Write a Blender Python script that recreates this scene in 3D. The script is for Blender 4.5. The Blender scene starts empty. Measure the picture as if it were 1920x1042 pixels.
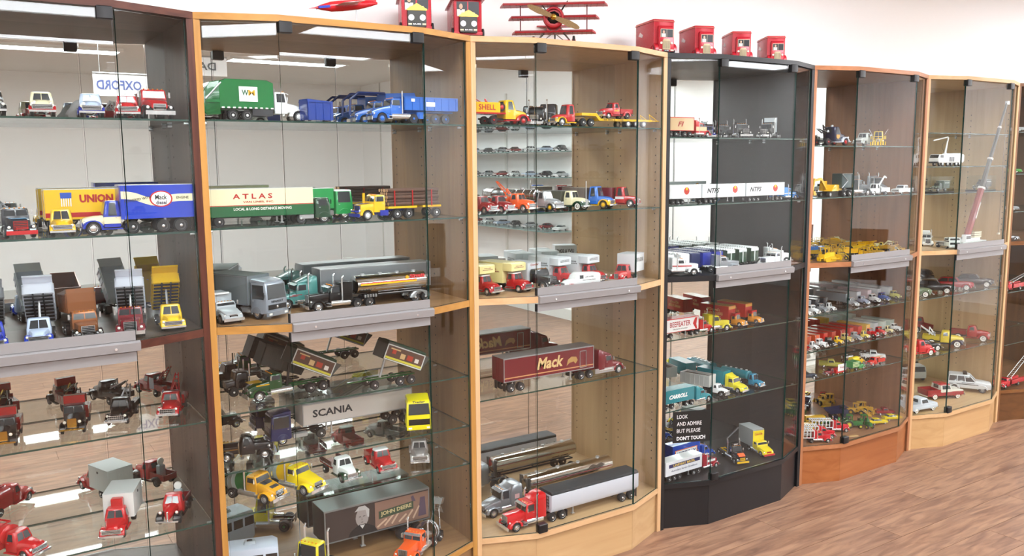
import bpy, bmesh, math, random
from math import pi, sin, cos, radians as R
from mathutils import Vector, Matrix
random.seed(7)
S = bpy.context.scene
COL = S.collection

# ------------------------------------------------------------------ camera, light, exposure
CAM = Vector((.2832, -2.4496, 1.4895)); YAW, PITCH, ROLL, F = .5788, -.1333, -.0081, 1601.35
_d = Vector((sin(YAW)*cos(PITCH), cos(YAW)*cos(PITCH), sin(PITCH)))
_r = Vector((cos(YAW), -sin(YAW), 0)); _u = _r.cross(_d)
_R = _r*cos(ROLL)+_u*sin(ROLL); _U = -_r*sin(ROLL)+_u*cos(ROLL)
cd = bpy.data.cameras.new('camera'); cam = bpy.data.objects.new('camera', cd); COL.objects.link(cam)
cd.sensor_width = 36; cd.lens = F/1920*36; cd.clip_start = .05; cd.clip_end = 60
m = Matrix((_R, _U, -_d)).transposed().to_4x4(); m.translation = CAM; cam.matrix_world = m
S.camera = cam
w = bpy.data.worlds.new('world'); S.world = w; w.use_nodes = True
w.node_tree.nodes['Background'].inputs[0].default_value = (.9, .95, 1, 1)
w.node_tree.nodes['Background'].inputs[1].default_value = .3
S.view_settings.view_transform = 'Standard'; S.view_settings.look = 'None'
S.view_settings.gamma = 1; S.view_settings.use_curve_mapping = False
S.view_settings.exposure = .4
LAMP = 15
S.cycles.transparent_max_bounces = 40; S.cycles.max_bounces = 14
S.cycles.glossy_bounces = 8; S.cycles.diffuse_bounces = 4
S.cycles.use_denoising = True
S.cycles.sample_clamp_indirect = 8

def ray(px, py): return _d+_R*((px-960)/F)-_U*((py-521)/F)
def at(px, py, z=None, y=None):
    """the place in the room seen at a pixel, on the level z or on the upright plane y"""
    v = ray(px, py)
    t = (y-CAM.y)/v.y if y is not None else (z-CAM.z)/v.z
    return CAM+v*t

# ------------------------------------------------------------------ materials
def lin(c):
    if isinstance(c, str): c = tuple(int(c[i:i+2], 16)/255 for i in (0, 2, 4))
    return tuple((x/12.92 if x <= .04045 else ((x+.055)/1.055)**2.4) for x in c)+(1,)
_M = {}
def mat(c, rough=.35, metal=0., coat=0., emit=0.):
    k = (c, rough, metal, coat, emit)
    if k in _M: return _M[k]
    m = bpy.data.materials.new('paint_'+str(len(_M))); m.use_nodes = True
    b = m.node_tree.nodes['Principled BSDF']
    b.inputs['Base Color'].default_value = lin(c); b.inputs['Roughness'].default_value = rough
    b.inputs['Metallic'].default_value = metal; b.inputs['Coat Weight'].default_value = coat
    if emit:
        b.inputs['Emission Color'].default_value = lin(c); b.inputs['Emission Strength'].default_value = emit
    if not emit and metal < .5:      # a little unevenness of paint
        nt = m.node_tree; n = nt.nodes.new('ShaderNodeTexNoise'); n.inputs['Scale'].default_value = 60
        mr = nt.nodes.new('ShaderNodeMapRange'); nt.links.new(n.outputs[0], mr.inputs[0])
        mr.inputs[3].default_value = max(.05, rough-.06); mr.inputs[4].default_value = rough+.08
        nt.links.new(mr.outputs[0], b.inputs['Roughness'])
    _M[k] = m; return m
def paint(c): return mat(c, .22, 0, .5)
CHROME = mat('eef0f2', .16, .8); STEEL = mat('c2c5c8', .3, .75); ALU = mat('949292', .42, .3); BLACKP = mat('151517', .4); TYRE = mat('1a1a1c', .7)
DARKGL = mat('14181c', .06, 0, 1); LAMPW = mat('f4f2e8', .15); RUBBER = mat('202022', .6); GOLD = mat('c8a24a', .2, 1)
AMBER = mat('e08a20', .2); REDL = mat('b01818', .2); CLEARW = mat('2c3236', .08, 0, .6)
def wood(name, c1, c2, scale=1., axis='z', rough=.42, bump=.04):
    m = bpy.data.materials.new(name); m.use_nodes = True; nt = m.node_tree; b = nt.nodes['Principled BSDF']
    tc = nt.nodes.new('ShaderNodeTexCoord'); mp = nt.nodes.new('ShaderNodeMapping')
    sc = {'z': (26, 26, 1.6), 'x': (1.6, 26, 26)}[axis]
    mp.inputs['Scale'].default_value = tuple(s*scale for s in sc)
    n = nt.nodes.new('ShaderNodeTexNoise'); n.inputs['Scale'].default_value = 1.6; n.inputs['Detail'].default_value = 7
    n.inputs['Distortion'].default_value = .8
    cr = nt.nodes.new('ShaderNodeValToRGB'); cr.color_ramp.elements[0].color = lin(c1); cr.color_ramp.elements[1].color = lin(c2)
    cr.color_ramp.elements[0].position = .3; cr.color_ramp.elements[1].position = .68
    nt.links.new(tc.outputs['Object'], mp.inputs[0]); nt.links.new(mp.outputs[0], n.inputs[0])
    nt.links.new(n.outputs[0], cr.inputs[0]); nt.links.new(cr.outputs[0], b.inputs['Base Color'])
    bp = nt.nodes.new('ShaderNodeBump'); bp.inputs['Strength'].default_value = bump; bp.inputs['Distance'].default_value = .002
    nt.links.new(n.outputs[0], bp.inputs['Height']); nt.links.new(bp.outputs[0], b.inputs['Normal'])
    b.inputs['Roughness'].default_value = rough; b.inputs['Specular IOR Level'].default_value = .35; return m
def glassmat(name, tint=(.98, .992, .986), f0=.03):
    m = bpy.data.materials.new(name); m.use_nodes = True; nt = m.node_tree; nt.nodes.remove(nt.nodes['Principled BSDF'])
    out = nt.nodes['Material Output']; tr = nt.nodes.new('ShaderNodeBsdfTransparent'); gl = nt.nodes.new('ShaderNodeBsdfGlossy')
    tr.inputs[0].default_value = tint+(1,); gl.inputs['Roughness'].default_value = 0
    lw = nt.nodes.new('ShaderNodeLayerWeight'); lw.inputs[0].default_value = .5
    p = nt.nodes.new('ShaderNodeMath'); p.operation = 'POWER'; p.inputs[1].default_value = 5
    a = nt.nodes.new('ShaderNodeMath'); a.operation = 'MULTIPLY_ADD'; a.inputs[1].default_value = 1-f0; a.inputs[2].default_value = f0
    mx = nt.nodes.new('ShaderNodeMixShader')
    nt.links.new(lw.outputs['Facing'], p.inputs[0]); nt.links.new(p.outputs[0], a.inputs[0]); nt.links.new(a.outputs[0], mx.inputs[0])
    nt.links.new(tr.outputs[0], mx.inputs[1]); nt.links.new(gl.outputs[0], mx.inputs[2]); nt.links.new(mx.outputs[0], out.inputs[0])
    return m
GLASS = glassmat('clear_glass'); SHELFG = glassmat('shelf_glass', (.93, .965, .945), .035)
GEDGE = mat('1c3a34', .12, 0, .5); GEDGE2 = mat('234038', .15, 0, .3)
BLKB = bpy.data.materials.new('black_laminate'); BLKB.use_nodes = True; _b = BLKB.node_tree.nodes['Principled BSDF']; _b.inputs['Base Color'].default_value = lin('19191b'); _b.inputs['Roughness'].default_value = .42
MIRROR = mat('eef2f0', 0.0, 1)

# ------------------------------------------------------------------ mesh building
class B:
    def __init__(s): s.v = []; s.f = []; s.mi = []; s.m = 0
    def add(s, vs, fs):
        o = len(s.v); s.v += [tuple(v) for v in vs]
        for f in fs: s.f.append(tuple(o+i for i in f)); s.mi.append(s.m)
        return s
    def box(s, x0, x1, y0, y1, z0, z1, b=0):
        if b <= 0:
            return s.add([(x, y, z) for z in (z0, z1) for y in (y0, y1) for x in (x0, x1)],
                         [(0, 2, 3, 1), (4, 5, 7, 6), (0, 1, 5, 4), (1, 3, 7, 5), (3, 2, 6, 7), (2, 0, 4, 6)])
        return s.zl([(z0, x0+b, x1-b, y0+b, y1-b, b*.5), (z0+b, x0, x1, y0, y1, b), (z1-b, x0, x1, y0, y1, b), (z1, x0+b, x1-b, y0+b, y1-b, b*.5)])
    def loft(s, rings, cap=True):
        n = len(rings[0]); vs = [p for r in rings for p in r]; fs = []
        for k in range(len(rings)-1):
            for i in range(n): j = (i+1) % n; fs.append((k*n+i, k*n+j, (k+1)*n+j, (k+1)*n+i))
        if cap: fs.append(tuple(reversed(range(n)))); fs.append(tuple(range((len(rings)-1)*n, len(rings)*n)))
        return s.add(vs, fs)
    def zl(s, lv, seg=2):                                   # rounded rectangles stacked in z: (z,x0,x1,y0,y1,r)
        return s.loft([[(x, y, l[0]) for x, y in rrect(*l[1:], seg=seg)] for l in lv])
    def xl(s, lv, seg=2):                                   # rounded rectangles along x: (x,y0,y1,z0,z1,r)
        return s.loft([[(l[0], y, z) for y, z in rrect(*l[1:], seg=seg)] for l in lv])
    def prism(s, poly, y0, y1, b=0):                         # polygon in xz pulled along y
        cx = sum(p[0] for p in poly)/len(poly); cz = sum(p[1] for p in poly)/len(poly)
        def ring(y, k): return [(x+(cx-x)*k, y, z+(cz-z)*k) for x, z in poly]
        if b:
            e = max(abs(p[0]-cx) for p in poly); k = b/e
            return s.loft([ring(y0, k), ring(y0+b, 0), ring(y1-b, 0), ring(y1, k)])
        return s.loft([ring(y0, 0), ring(y1, 0)])
    def cyl(s, p0, p1, r, n=10, r2=None, cap=True):
        p0, p1 = Vector(p0), Vector(p1); d = (p1-p0).normalized(); r2 = r if r2 is None else r2
        a = d.orthogonal().normalized(); b = d.cross(a)
        return s.loft([[tuple(p+(a*cos(t)+b*sin(t))*q) for t in (2*pi*i/n for i in range(n))] for p, q in ((p0, r), (p1, r2))], cap)
    def tube(s, pts, r, n=6):
        for a, b in zip(pts, pts[1:]): s.cyl(a, b, r, n)
        return s
    def lathe(s, prof, axis='y', c=(0, 0, 0), n=14):          # prof: (radius, along axis)
        rings = []
        for r, h in prof:
            rg = []
            for i in range(n):
                t = 2*pi*i/n; a, b = r*cos(t), r*sin(t)
                rg.append({'y': (c[0]+a, c[1]+h, c[2]+b), 'x': (c[0]+h, c[1]+a, c[2]+b), 'z': (c[0]+a, c[1]+b, c[2]+h)}[axis])
            rings.append(rg)
        return s.loft(rings)
    def ell(s, c, rx, ry, rz, n=10, k=6, z0=-1.):
        rings = []
        for j in range(k+1):
            t = z0+(1-z0)*j/k if z0 > -1 else -cos(pi*j/k)
            t = min(.999, max(-.999, t)); q = math.sqrt(1-t*t)
            rings.append([(c[0]+rx*q*cos(a), c[1]+ry*q*sin(a), c[2]+rz*t) for a in (2*pi*i/n for i in range(n))])
        return s.loft(rings)
    def slab(s, pts, t):                                    # thin plate over 4 corners, pushed out along its normal
        p = [Vector(q) for q in pts]; n = (p[1]-p[0]).cross(p[-1]-p[0]).normalized()*t; k = len(p)
        return s.loft([[tuple(q) for q in p], [tuple(q+n) for q in p]])
    def mesh(s, name):
        me = bpy.data.meshes.new(name); me.from_pydata(s.v, [], s.f)
        if any(s.mi): me.polygons.foreach_set('material_index', s.mi)
        bm = bmesh.new(); bm.from_mesh(me); bmesh.ops.recalc_face_normals(bm, faces=bm.faces)
        for e in bm.edges:
            e.smooth = len(e.link_faces) == 2 and e.calc_face_angle(0) < .62
        for f in bm.faces: f.smooth = True
        bm.to_mesh(me); bm.free(); return me
def rrect(a0, a1, b0, b1, r, seg=2):
    r = min(r, (a1-a0)/2*.98, (b1-b0)/2*.98); out = []
    if r <= 0: return [(a0, b0), (a1, b0), (a1, b1), (a0, b1)]
    for (ca, cb, t0) in ((a1-r, b0+r, -pi/2), (a1-r, b1-r, 0), (a0+r, b1-r, pi/2), (a0+r, b0+r, pi)):
        for k in range(seg+1): t = t0+pi/2*k/seg; out.append((ca+r*cos(t), cb+r*sin(t)))
    return out

_C = {}
def link(o, parent):
    COL.objects.link(o)
    if parent is not None: o.parent = parent
    return o
def P(parent, name, m, fn, *args, loc=None, rot=None, label=None):
    """one part: mesh cached by its shape, material set on the object"""
    k = (fn, args); me = _C.get(k)
    if me is None:
        b = B(); fn(b, *args); me = b.mesh(name); ms = m if isinstance(m, tuple) else (m,)
        for _ in ms: me.materials.append(None)
        _C[k] = me
    o = bpy.data.objects.new(name, me); link(o, parent)
    for i, q in enumerate(m if isinstance(m, tuple) else (m,)):
        o.material_slots[i].link = 'OBJECT'; o.material_slots[i].material = q
    if loc: o.location = loc
    if rot: o.rotation_euler = rot
    if label: o['label'] = label
    return o
def f_box(b, *a): b.box(*a)
def f_boxes(b, *rows):
    for a in rows: b.box(*a)
def f_cyl(b, *a): b.cyl(*a)
def f_zl(b, *lv): b.zl(lv)
def f_xl(b, *lv): b.xl(lv)
def f_prism(b, poly, y0, y1, bev=0): b.prism(poly, y0, y1, bev)
def f_prisms(b, *rows):
    for r in rows: b.prism(*r)
def f_tube(b, pts, r, n=6): b.tube(pts, r, n)
def f_tubes(b, r, *lines):
    for l in lines: b.tube(l, r)
def f_ell(b, *a): b.ell(*a)
def f_slab(b, pts, t): b.slab(pts, t)
def f_lathe(b, prof, axis, c=(0, 0, 0), n=14): b.lathe(prof, axis, c, n)
def thing(name, label, cat, loc=(0, 0, 0), head=0., s=1., group=None):
    o = bpy.data.objects.new(name, None); COL.objects.link(o); o.location = loc; o.rotation_euler = (0, 0, R(head))
    o.scale = (s, s, s); o['label'] = label; o['category'] = cat; o.empty_display_size = .02
    if group: o['group'] = group
    return o
def struct(name, m, fn, *a):
    o = P(None, name, m, fn, *a); o['kind'] = 'structure'; return o

_T = {}
def text(parent, s, w, h, c, loc, rot, name='lettering', bold=.03, shear=0., depth=.02):
    """flat lettering scaled to width w and height h, centred at loc"""
    k = (s, bold, shear)
    if k not in _T:
        cu = bpy.data.curves.new('t', 'FONT'); cu.body = s; cu.resolution_u = 2; cu.offset = bold; cu.shear = shear
        cu.align_x = 'CENTER'; cu.align_y = 'CENTER'; cu.space_line = .95
        t = bpy.data.objects.new('t', cu); me = bpy.data.meshes.new_from_object(t); bpy.data.objects.remove(t)
        xs = [v.co.x for v in me.vertices]; ys = [v.co.y for v in me.vertices]
        cx, cy = (max(xs)+min(xs))/2, (max(ys)+min(ys))/2; dx, dy = max(xs)-min(xs), max(ys)-min(ys)
        for v in me.vertices: v.co = ((v.co.x-cx)/dx, (v.co.y-cy)/dy, 0)
        me.materials.clear(); me.materials.append(None); _T[k] = me
    o = bpy.data.objects.new(name, _T[k]); link(o, parent)
    o.material_slots[0].link = 'OBJECT'; o.material_slots[0].material = mat(c, .45) if isinstance(c, str) else c
    o.location = loc; o.rotation_euler = rot; o.scale = (w, h, 1); return o
def sidetext(parent, s, x, z, w, h, y, c, **k):
    """lettering on both long sides of a body whose half width is y"""
    text(parent, s, w, h, c, (x, -y-.012, z), (pi/2, 0, 0), **k)
    text(parent, s, w, h, c, (x, y+.012, z), (pi/2, 0, pi), **k)

# ------------------------------------------------------------------ the room
FLOORW = bpy.data.materials.new('floor_wood'); FLOORW.use_nodes = True
nt = FLOORW.node_tree; b_ = nt.nodes['Principled BSDF']
tc = nt.nodes.new('ShaderNodeTexCoord')
mp = nt.nodes.new('ShaderNodeMapping'); mp.inputs['Scale'].default_value = (2.4, 17, 1)
n1 = nt.nodes.new('ShaderNodeTexNoise'); n1.inputs['Scale'].default_value = 2.2; n1.inputs['Detail'].default_value = 9; n1.inputs['Distortion'].default_value = .9
n2 = nt.nodes.new('ShaderNodeTexNoise'); n2.inputs['Scale'].default_value = .9; n2.inputs['Detail'].default_value = 3
cr = nt.nodes.new('ShaderNodeValToRGB'); cr.color_ramp.elements[0].color = lin('6e5040'); cr.color_ramp.elements[1].color = lin('a58268')
cr.color_ramp.elements[0].position = .28; cr.color_ramp.elements[1].position = .66
mx = nt.nodes.new('ShaderNodeMix'); mx.data_type = 'RGBA'; mx.blend_type = 'MULTIPLY'; mx.inputs[0].default_value = .55
cr2 = nt.nodes.new('ShaderNodeValToRGB'); cr2.color_ramp.elements[0].color = lin('b09080'); cr2.color_ramp.elements[1].color = (1, 1, 1, 1)
oi = nt.nodes.new('ShaderNodeObjectInfo'); ad = nt.nodes.new('ShaderNodeVectorMath'); ad.operation = 'ADD'
sc_ = nt.nodes.new('ShaderNodeVectorMath'); sc_.operation = 'SCALE'; sc_.inputs[3].default_value = 30
cmb = nt.nodes.new('ShaderNodeCombineXYZ')
for k in range(3): nt.links.new(oi.outputs['Random'], cmb.inputs[k])
nt.links.new(cmb.outputs[0], sc_.inputs[0]); nt.links.new(tc.outputs['Object'], ad.inputs[0]); nt.links.new(sc_.outputs[0], ad.inputs[1])
nt.links.new(ad.outputs[0], mp.inputs[0]); nt.links.new(mp.outputs[0], n1.inputs[0]); nt.links.new(mp.outputs[0], n2.inputs[0])
nt.links.new(n1.outputs[0], cr.inputs[0]); nt.links.new(n2.outputs[0], cr2.inputs[0])
nt.links.new(cr.outputs[0], mx.inputs[6]); nt.links.new(cr2.outputs[0], mx.inputs[7]); nt.links.new(mx.outputs[2], b_.inputs['Base Color'])
b_.inputs['Roughness'].default_value = .38
WALLM = mat('f7f6f5', .75); CEILM = mat('efeeea', .8); TRIMM = mat('cfcfcb', .5)
XL, XR, YF, YB, ZC = -3.0, 8.6, -8.2, .33, 2.56
fl = struct('floor', mat('4a3426', .6), f_box, XL, XR, YF, YB, -.05, -.004)
def f_plank(b, l, w_): b.add([(0, 0, 0), (l, 0, 0), (l, w_, 0), (0, w_, 0), (0, 0, -.003), (l, 0, -.003), (l, w_, -.003), (0, w_, -.003)],
                             [(0, 1, 2, 3), (0, 4, 5, 1), (1, 5, 6, 2), (2, 6, 7, 3), (3, 7, 4, 0), (7, 6, 5, 4)])
PW, PL = .152, 1.22; far = B(); r = 0; yy = YB
while yy > YF:
    xx = XL-(r*.437 % PL); yy -= PW
    while xx < XR:
        if yy > -1.4 and 2.0 < xx+PL and xx < 6.4:
            P(fl, 'plank', FLOORW, f_plank, PL-.0015, PW-.0015, loc=(xx, yy, 0))
        else:
            far.box(xx, xx+PL-.0015, yy, yy+PW-.0015, -.003, 0)
        xx += PL
    r += 1
me = far.mesh('far_planks'); me.materials.append(FLOORW); o = bpy.data.objects.new('plank_field', me); link(o, fl); o['kind'] = 'stuff'
struct('wall_back', WALLM, f_box, XL, XR, YB, YB+.1, 0, ZC)
struct('wall_right', WALLM, f_box, XR, XR+.1, YF, YB, 0, ZC)
struct('wall_left', WALLM, f_box, XL-.1, XL, YF, YB, 0, ZC)
struct('wall_front', WALLM, f_box, XL, XR, YF-.1, YF, 0, ZC)
struct('wall_partition', WALLM, f_box, 5.15, 5.27, YF, -3.0, 0, ZC)
struct('ceiling', CEILM, f_box, XL, XR, YF, YB, ZC, ZC+.1)
struct('baseboard_front', TRIMM, f_box, XL, 5.15, YF, YF+.015, 0, .1)
struct('baseboard_right', TRIMM, f_box, XR-.015, XR, YF, YB, 0, .1)
struct('baseboard_partition', TRIMM, f_box, 5.135, 5.15, YF, -3.0, 0, .1)
struct('trim_1', TRIMM, f_boxes, *[(5.138, 5.15, y, y+.02, .1, ZC-.0) for y in (-4.0, -5.2, -6.4, -7.6)])
EM = mat('f6faff', .5, 0, 0, LAMP)
def f_lightframe(b):
    for a in ((-.62, -.59, -.32, .32), (.59, .62, -.32, .32), (-.59, .59, -.32, -.29), (-.59, .59, .29, .32)): b.box(a[0], a[1], a[2], a[3], -.03, 0)
k = 0
for lx in (-1.2, 1.1, 3.3, 5.95, 7.8):
    for ly in (-1.0, -2.6, -4.2, -5.8):
        rowname = {-1.0: 'nearest the display cabinets', -2.6: 'in the second row', -4.2: 'in the third row', -5.8: 'added in the row farthest from the cabinets'}[ly]
        colname = {-1.2: 'first from left', 1.1: 'second from left', 3.3: 'third', 5.95: 'second from right', 7.8: 'last'}[lx]
        t = thing('ceiling_light', 'flat ceiling light panel %s, %s' % (rowname, colname), 'ceiling light', (lx, ly, ZC), group='ceiling light panels')
        P(t, 'frame', mat('f0f0f0', .5), f_lightframe); P(t, 'diffuser', EM, f_box, -.59, .59, -.29, .29, -.022, -.004)
        if ly == -5.8: t.scale = (1, .45, 1)  # narrow far row, added to brighten the far wall in the mirrors

# ------------------------------------------------------------------ display cabinets
W, H, T, A, BU, D = .8655, 1.9, .018, .2073, .0733, .287
ZM, ZB = 1.0358, .1826
def oct_(x0, x1, back, inset=0., side=0.):
    return [(x0, back), (x0, 0-side), (x0+A-T*0, -BU+inset), (x1-A, -BU+inset), (x1, 0-side), (x1, back)]
def f_plate(b, w_, inner, z0, z1, back):
    """board with the bowed front outline; inner = width taken off at each side"""
    pl = [(inner, back), (inner, inner/A*-BU*0), (A, -BU), (w_-A, -BU), (w_-inner, 0), (w_-inner, back)]
    n = len(pl); v = [(x, y, z) for z in (z0, z1) for x, y in pl]
    b.m = 0; b.add(v, [tuple(reversed(range(n))), tuple(range(n, 2*n))]); b.m = 1
    b.add(v, [(i, (i+1) % n, n+(i+1) % n, n+i) for i in range(n)])
def f_kick(b, w_, which, h):
    K = .010; t = .016
    pts = [(T, K), (A, -BU+K), (w_-A, -BU+K), (w_-T, K)]
    (xa, ya), (xb, yb) = pts[which], pts[which+1]; dx, dy = xb-xa, yb-ya; L = math.hypot(dx, dy); nx, ny = -dy/L*t, dx/L*t
    g = .0006
    b.loft([[(xa+g, ya, z), (xb-g, yb, z), (xb-g+nx, yb+ny, z), (xa+g+nx, ya+ny, z)] for z in (0, h)])
def pane_pts(w_, which):
    i = .004
    pts = [(T+.001, 0+i), (A, -BU+i), (w_-A, -BU+i), (w_-T-.001, 0+i)]
    return pts[which], pts[which+1]
def f_pane(b, w_, which, z0, z1):
    (xa, ya), (xb, yb) = pane_pts(w_, which); dx, dy = xb-xa, yb-ya; L = math.hypot(dx, dy); t = .005; nx, ny = -dy/L*t, dx/L*t
    g = .003; ux, uy = dx/L*g, dy/L*g; xa += ux; ya += uy; xb -= ux; yb -= uy
    v = [(xa, ya, z0), (xb, yb, z0), (xb+nx, yb+ny, z0), (xa+nx, ya+ny, z0)]; v += [(x, y, z1) for x, y, z in v]
    b.m = 0; b.add(v, [(0, 1, 5, 4), (2, 3, 7, 6)]); b.m = 1; b.add(v, [(1, 2, 6, 5), (3, 0, 4, 7), (0, 3, 2, 1), (4, 5, 6, 7)])
def f_gshelf(b, w_, t):
    x0, x1, y0, y1 = T+.001, w_-T-.001, .0105, D-.002
    v = [(x0, y0, 0), (x1, y0, 0), (x1, y1, 0), (x0, y1, 0)]; v += [(x, y, -t) for x, y, z in v]
    b.m = 0; b.add(v, [(0, 1, 2, 3), (7, 6, 5, 4)]); b.m = 1; b.add(v, [(0, 4, 5, 1), (1, 5, 6, 2), (2, 6, 7, 3), (3, 7, 4, 0)])
def f_pins(b, side, w_, y):
    x = T if side == 0 else w_-T; s = 1 if side == 0 else -1
    if 1:
        b.cyl((x, y, -.010), (x+s*.012, y, -.010), .0035, 8); pass
def f_holes(b, side, w_):
    x = T if side == 0 else w_-T; s = 1 if side == 0 else -1
    for y in (.04, D-.04):
        for k in range(46):
            z = .3+k*.032
            if abs(z-ZM) < .05: continue
            b.cyl((x-s*.001, y, z), (x+s*.0006, y, z), .0028, 6)
SPECS = [
 # kind, edge colours, board colours, body material colours, glass shelf heights
 ('dark walnut', '42221a', '5e3426', '43342c', '554438', (1.615, 1.311, .767, .464)),
 ('golden oak', 'a4753a', 'b98846', '856342', '98754e', (1.617, 1.315, .775, .600, .466)),
 ('pale beech', 'c8a074', 'd6b086', 'b0906a', 'be9e76', (1.619, 1.318, .678)),
 ('black', '141416', '242426', '161618', '202022', (1.586, 1.321, .783, .489)),
 ('cherry', '9c6540', 'b47a54', '7c5438', '8e6244', (1.557, 1.325, .788, .622, .484)),
 ('light maple', 'c8a070', 'd8b286', 'b49468', 'c4a478', (1.625, 1.457, 1.32, .782, .472)),
 ('brown oak', '6e4424', '84582f', '5c3c22', '704a2a', (1.64, 1.41, 1.20, .744, .44)),
]
SH = {}
def f_clip(b): b.box(-.019, .019, -.012, .012, -.026, .006, .002)
def f_rail(b, x0, x1):
    b.box(x0, x1, -.0025, 0, .004, .030)          # upper door channel
def f_lip(b, x0, x1): b.loft([[(x, y, z) for y, z in ((0, -.022), (-.012, -.022), (-.014, 0), (-.002, .004), (0, .004))] for x in (x0, x1)])
for i, (kind, e1, e2, b1, b2, gl) in enumerate(SPECS):
    dx = (0, .003, .005, .006, -.004, -.006, -.004)[i]; x0 = i*W
    zb = ZB+(.009 if i == 3 else 0); zm = ZM+(.0065 if i == 3 else 0); SH[i] = dict(g=gl, m=zm, b=zb)
    where = ('at the left edge of the picture', 'second from the left', 'third from the left', 'between pale beech and cherry ones',
             'right of the black one', 'second from the right', 'cut off by the right edge')[i]
    c = thing('display_cabinet', '%s display cabinet with mirror back, %s' % (kind, where), 'cabinet', (x0, 0, 0), group=None)
    em = wood('edge_'+kind, e1, e2, 1, 'z', .4) if i != 3 else BLKB
    ex = wood('edge_x_'+kind, e1, e2, 1, 'x', .4) if i != 3 else em
    bm_ = wood('board_'+kind, b1, b2, .8, 'z', .45) if i != 3 else BLKB
    kx = wood('kick_'+kind, {2: 'b89468', 4: '94562e', 5: 'bc9464'}.get(i, b1), {2: 'c6a478', 4: 'a8683c', 5: 'caa474'}.get(i, b2), .6, 'x', .4) if i != 3 else BLKB
    shf = wood('shelf_'+kind, b1, b2, .7, 'x', .35) if i != 3 else BLKB
    for s in (0, 1):
        xa = 0 if s == 0 else W-T
        P(c, 'side_panel', bm_, f_box, xa, xa+T-.0004, .0008, YB-.004, 0, H-T)
        P(c, 'side_edging', em, f_box, xa+.0002, xa+T-.0006, -.0006, .0008, 0, H-T)
        P(c, 'shelf_hole_rows', mat('1c120c', .7), f_holes, s, W)['kind'] = 'stuff'
    P(c, 'top_panel', (bm_, ex), f_plate, W, 0, H-T, H, YB-.004)
    P(c, 'middle_shelf', (shf, ex), f_plate, W, T+.0003, zm-.022, zm, D)
    P(c, 'base_shelf', (shf, ex), f_plate, W, T+.0003, zb-.020, zb, D)
    for k in range(3): P(c, 'kick_board', kx, f_kick, W, k, zb-.0205)
    P(c, 'mirror', MIRROR, f_box, T+.0005, W-T-.0005, D, D+.005, zb, H-T)
    for z in gl:
        if abs(z-zm) < .01: continue
        g = P(c, 'glass_shelf', (SHELFG, GEDGE2), f_gshelf, W, .005, loc=(0, 0, z))
        for s in (0, 1):
            for yp in (.04, D-.04): P(g, 'shelf_support', STEEL, f_pins, s, W, yp)
    zt = H-T-.004
    for k in (0, 2):
        P(c, 'side_glass', (GLASS, GEDGE), f_pane, W, k, zm+.001, zt); P(c, 'side_glass', (GLASS, GEDGE), f_pane, W, k, zb+.001, zm-.023)
    for up in (1, 0):
        z0, z1 = (zm+.004, zt) if up else (zb+.004, zm-.026)
        d = P(c, 'glass_door', (GLASS, GEDGE), f_pane, W, 1, z0, z1, label=None)
        yy = -BU-.002
        for k, xx in enumerate((A+.021, W-A-.021)):
            if up: P(d, 'hinge', BLACKP, f_clip, loc=(xx, -BU+.0065, z1))
            elif k == 0: P(d, 'hinge', BLACKP, f_clip, loc=(xx, -BU+.0065, z0+.02))
        P(d, 'door_channel', ALU, f_box, A, W-A, yy-.0012, yy+.004, z0 if up else z1-.026, z0+.026 if up else z1)
        P(d, 'channel_end_cap', BLACKP, f_box, A-.004, A, yy-.0012, yy+.010, z0 if up else z1-.026, z0+.026 if up else z1)
    l = P(c, 'aluminium_lip', ALU, f_lip, A+.004, W-A+.010, loc=(0, -BU-.0008, zm-.001))
    for xx in (A+.07, W-A-.05): P(l, 'screw', CHROME, f_cyl, (xx, -.012, -.012), (xx, -.0155, -.012), .0035, 10)

# ------------------------------------------------------------------ model vehicles (built at full size in metres, nose towards +x, then scaled)
def f_wheel(b, r, w_, n, dual):
    h = w_/2; b.m = 0
    b.lathe([(r*.55, -h), (r*.93, -h), (r, -h*.6), (r, h*.6), (r*.93, h), (r*.6, h)], 'y', n=n)
    b.m = 1
    for s in (-1, 1):
        if dual: b.lathe([(r*.60, s*(h-.002)), (r*.60, s*(h+.012)), (r*.5, s*(h-.04)), (r*.28, s*(h-.02)), (r*.2, s*(h+.05)), (r*.1, s*(h+.06))], 'y', n=n)
        else: b.lathe([(r*.62, s*(h-.002)), (r*.62, s*(h+.012)), (r*.52, s*(h-.01)), (r*.3, s*(h+.02)), (r*.18, s*(h+.045)), (r*.05, s*(h+.05))], 'y', n=n)
def f_wheelww(b, r, w_, n):                                   # whitewall tyre
    h = w_/2; b.m = 0; b.lathe([(r*.5, -h), (r*.93, -h), (r, -h*.6), (r, h*.6), (r*.93, h), (r*.5, h)], 'y', n=n)
    for s in (-1, 1):
        b.m = 2; b.lathe([(r*.82, s*h), (r*.8, s*(h+.012)), (r*.55, s*(h+.012)), (r*.5, s*h)], 'y', n=n)
        b.m = 1; b.lathe([(r*.54, s*(h+.01)), (r*.5, s*(h+.03)), (r*.3, s*(h+.02)), (r*.2, s*(h+.05)), (r*.05, s*(h+.055))], 'y', n=n)
def wheels(p, xs, r, y, w_=.28, rim=CHROME, n=16, dual=False, ww=False, single=()):
    for x in xs:
        for s in (-1, 1):
            if ww: P(p, 'wheel', (TYRE, rim, mat('eeece4', .5)), f_wheelww, r, w_, n, loc=(x, s*y, r))
            else: P(p, 'wheel', (TYRE, rim), f_wheel, r, w_, n, dual, loc=(x, s*y, r))
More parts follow.
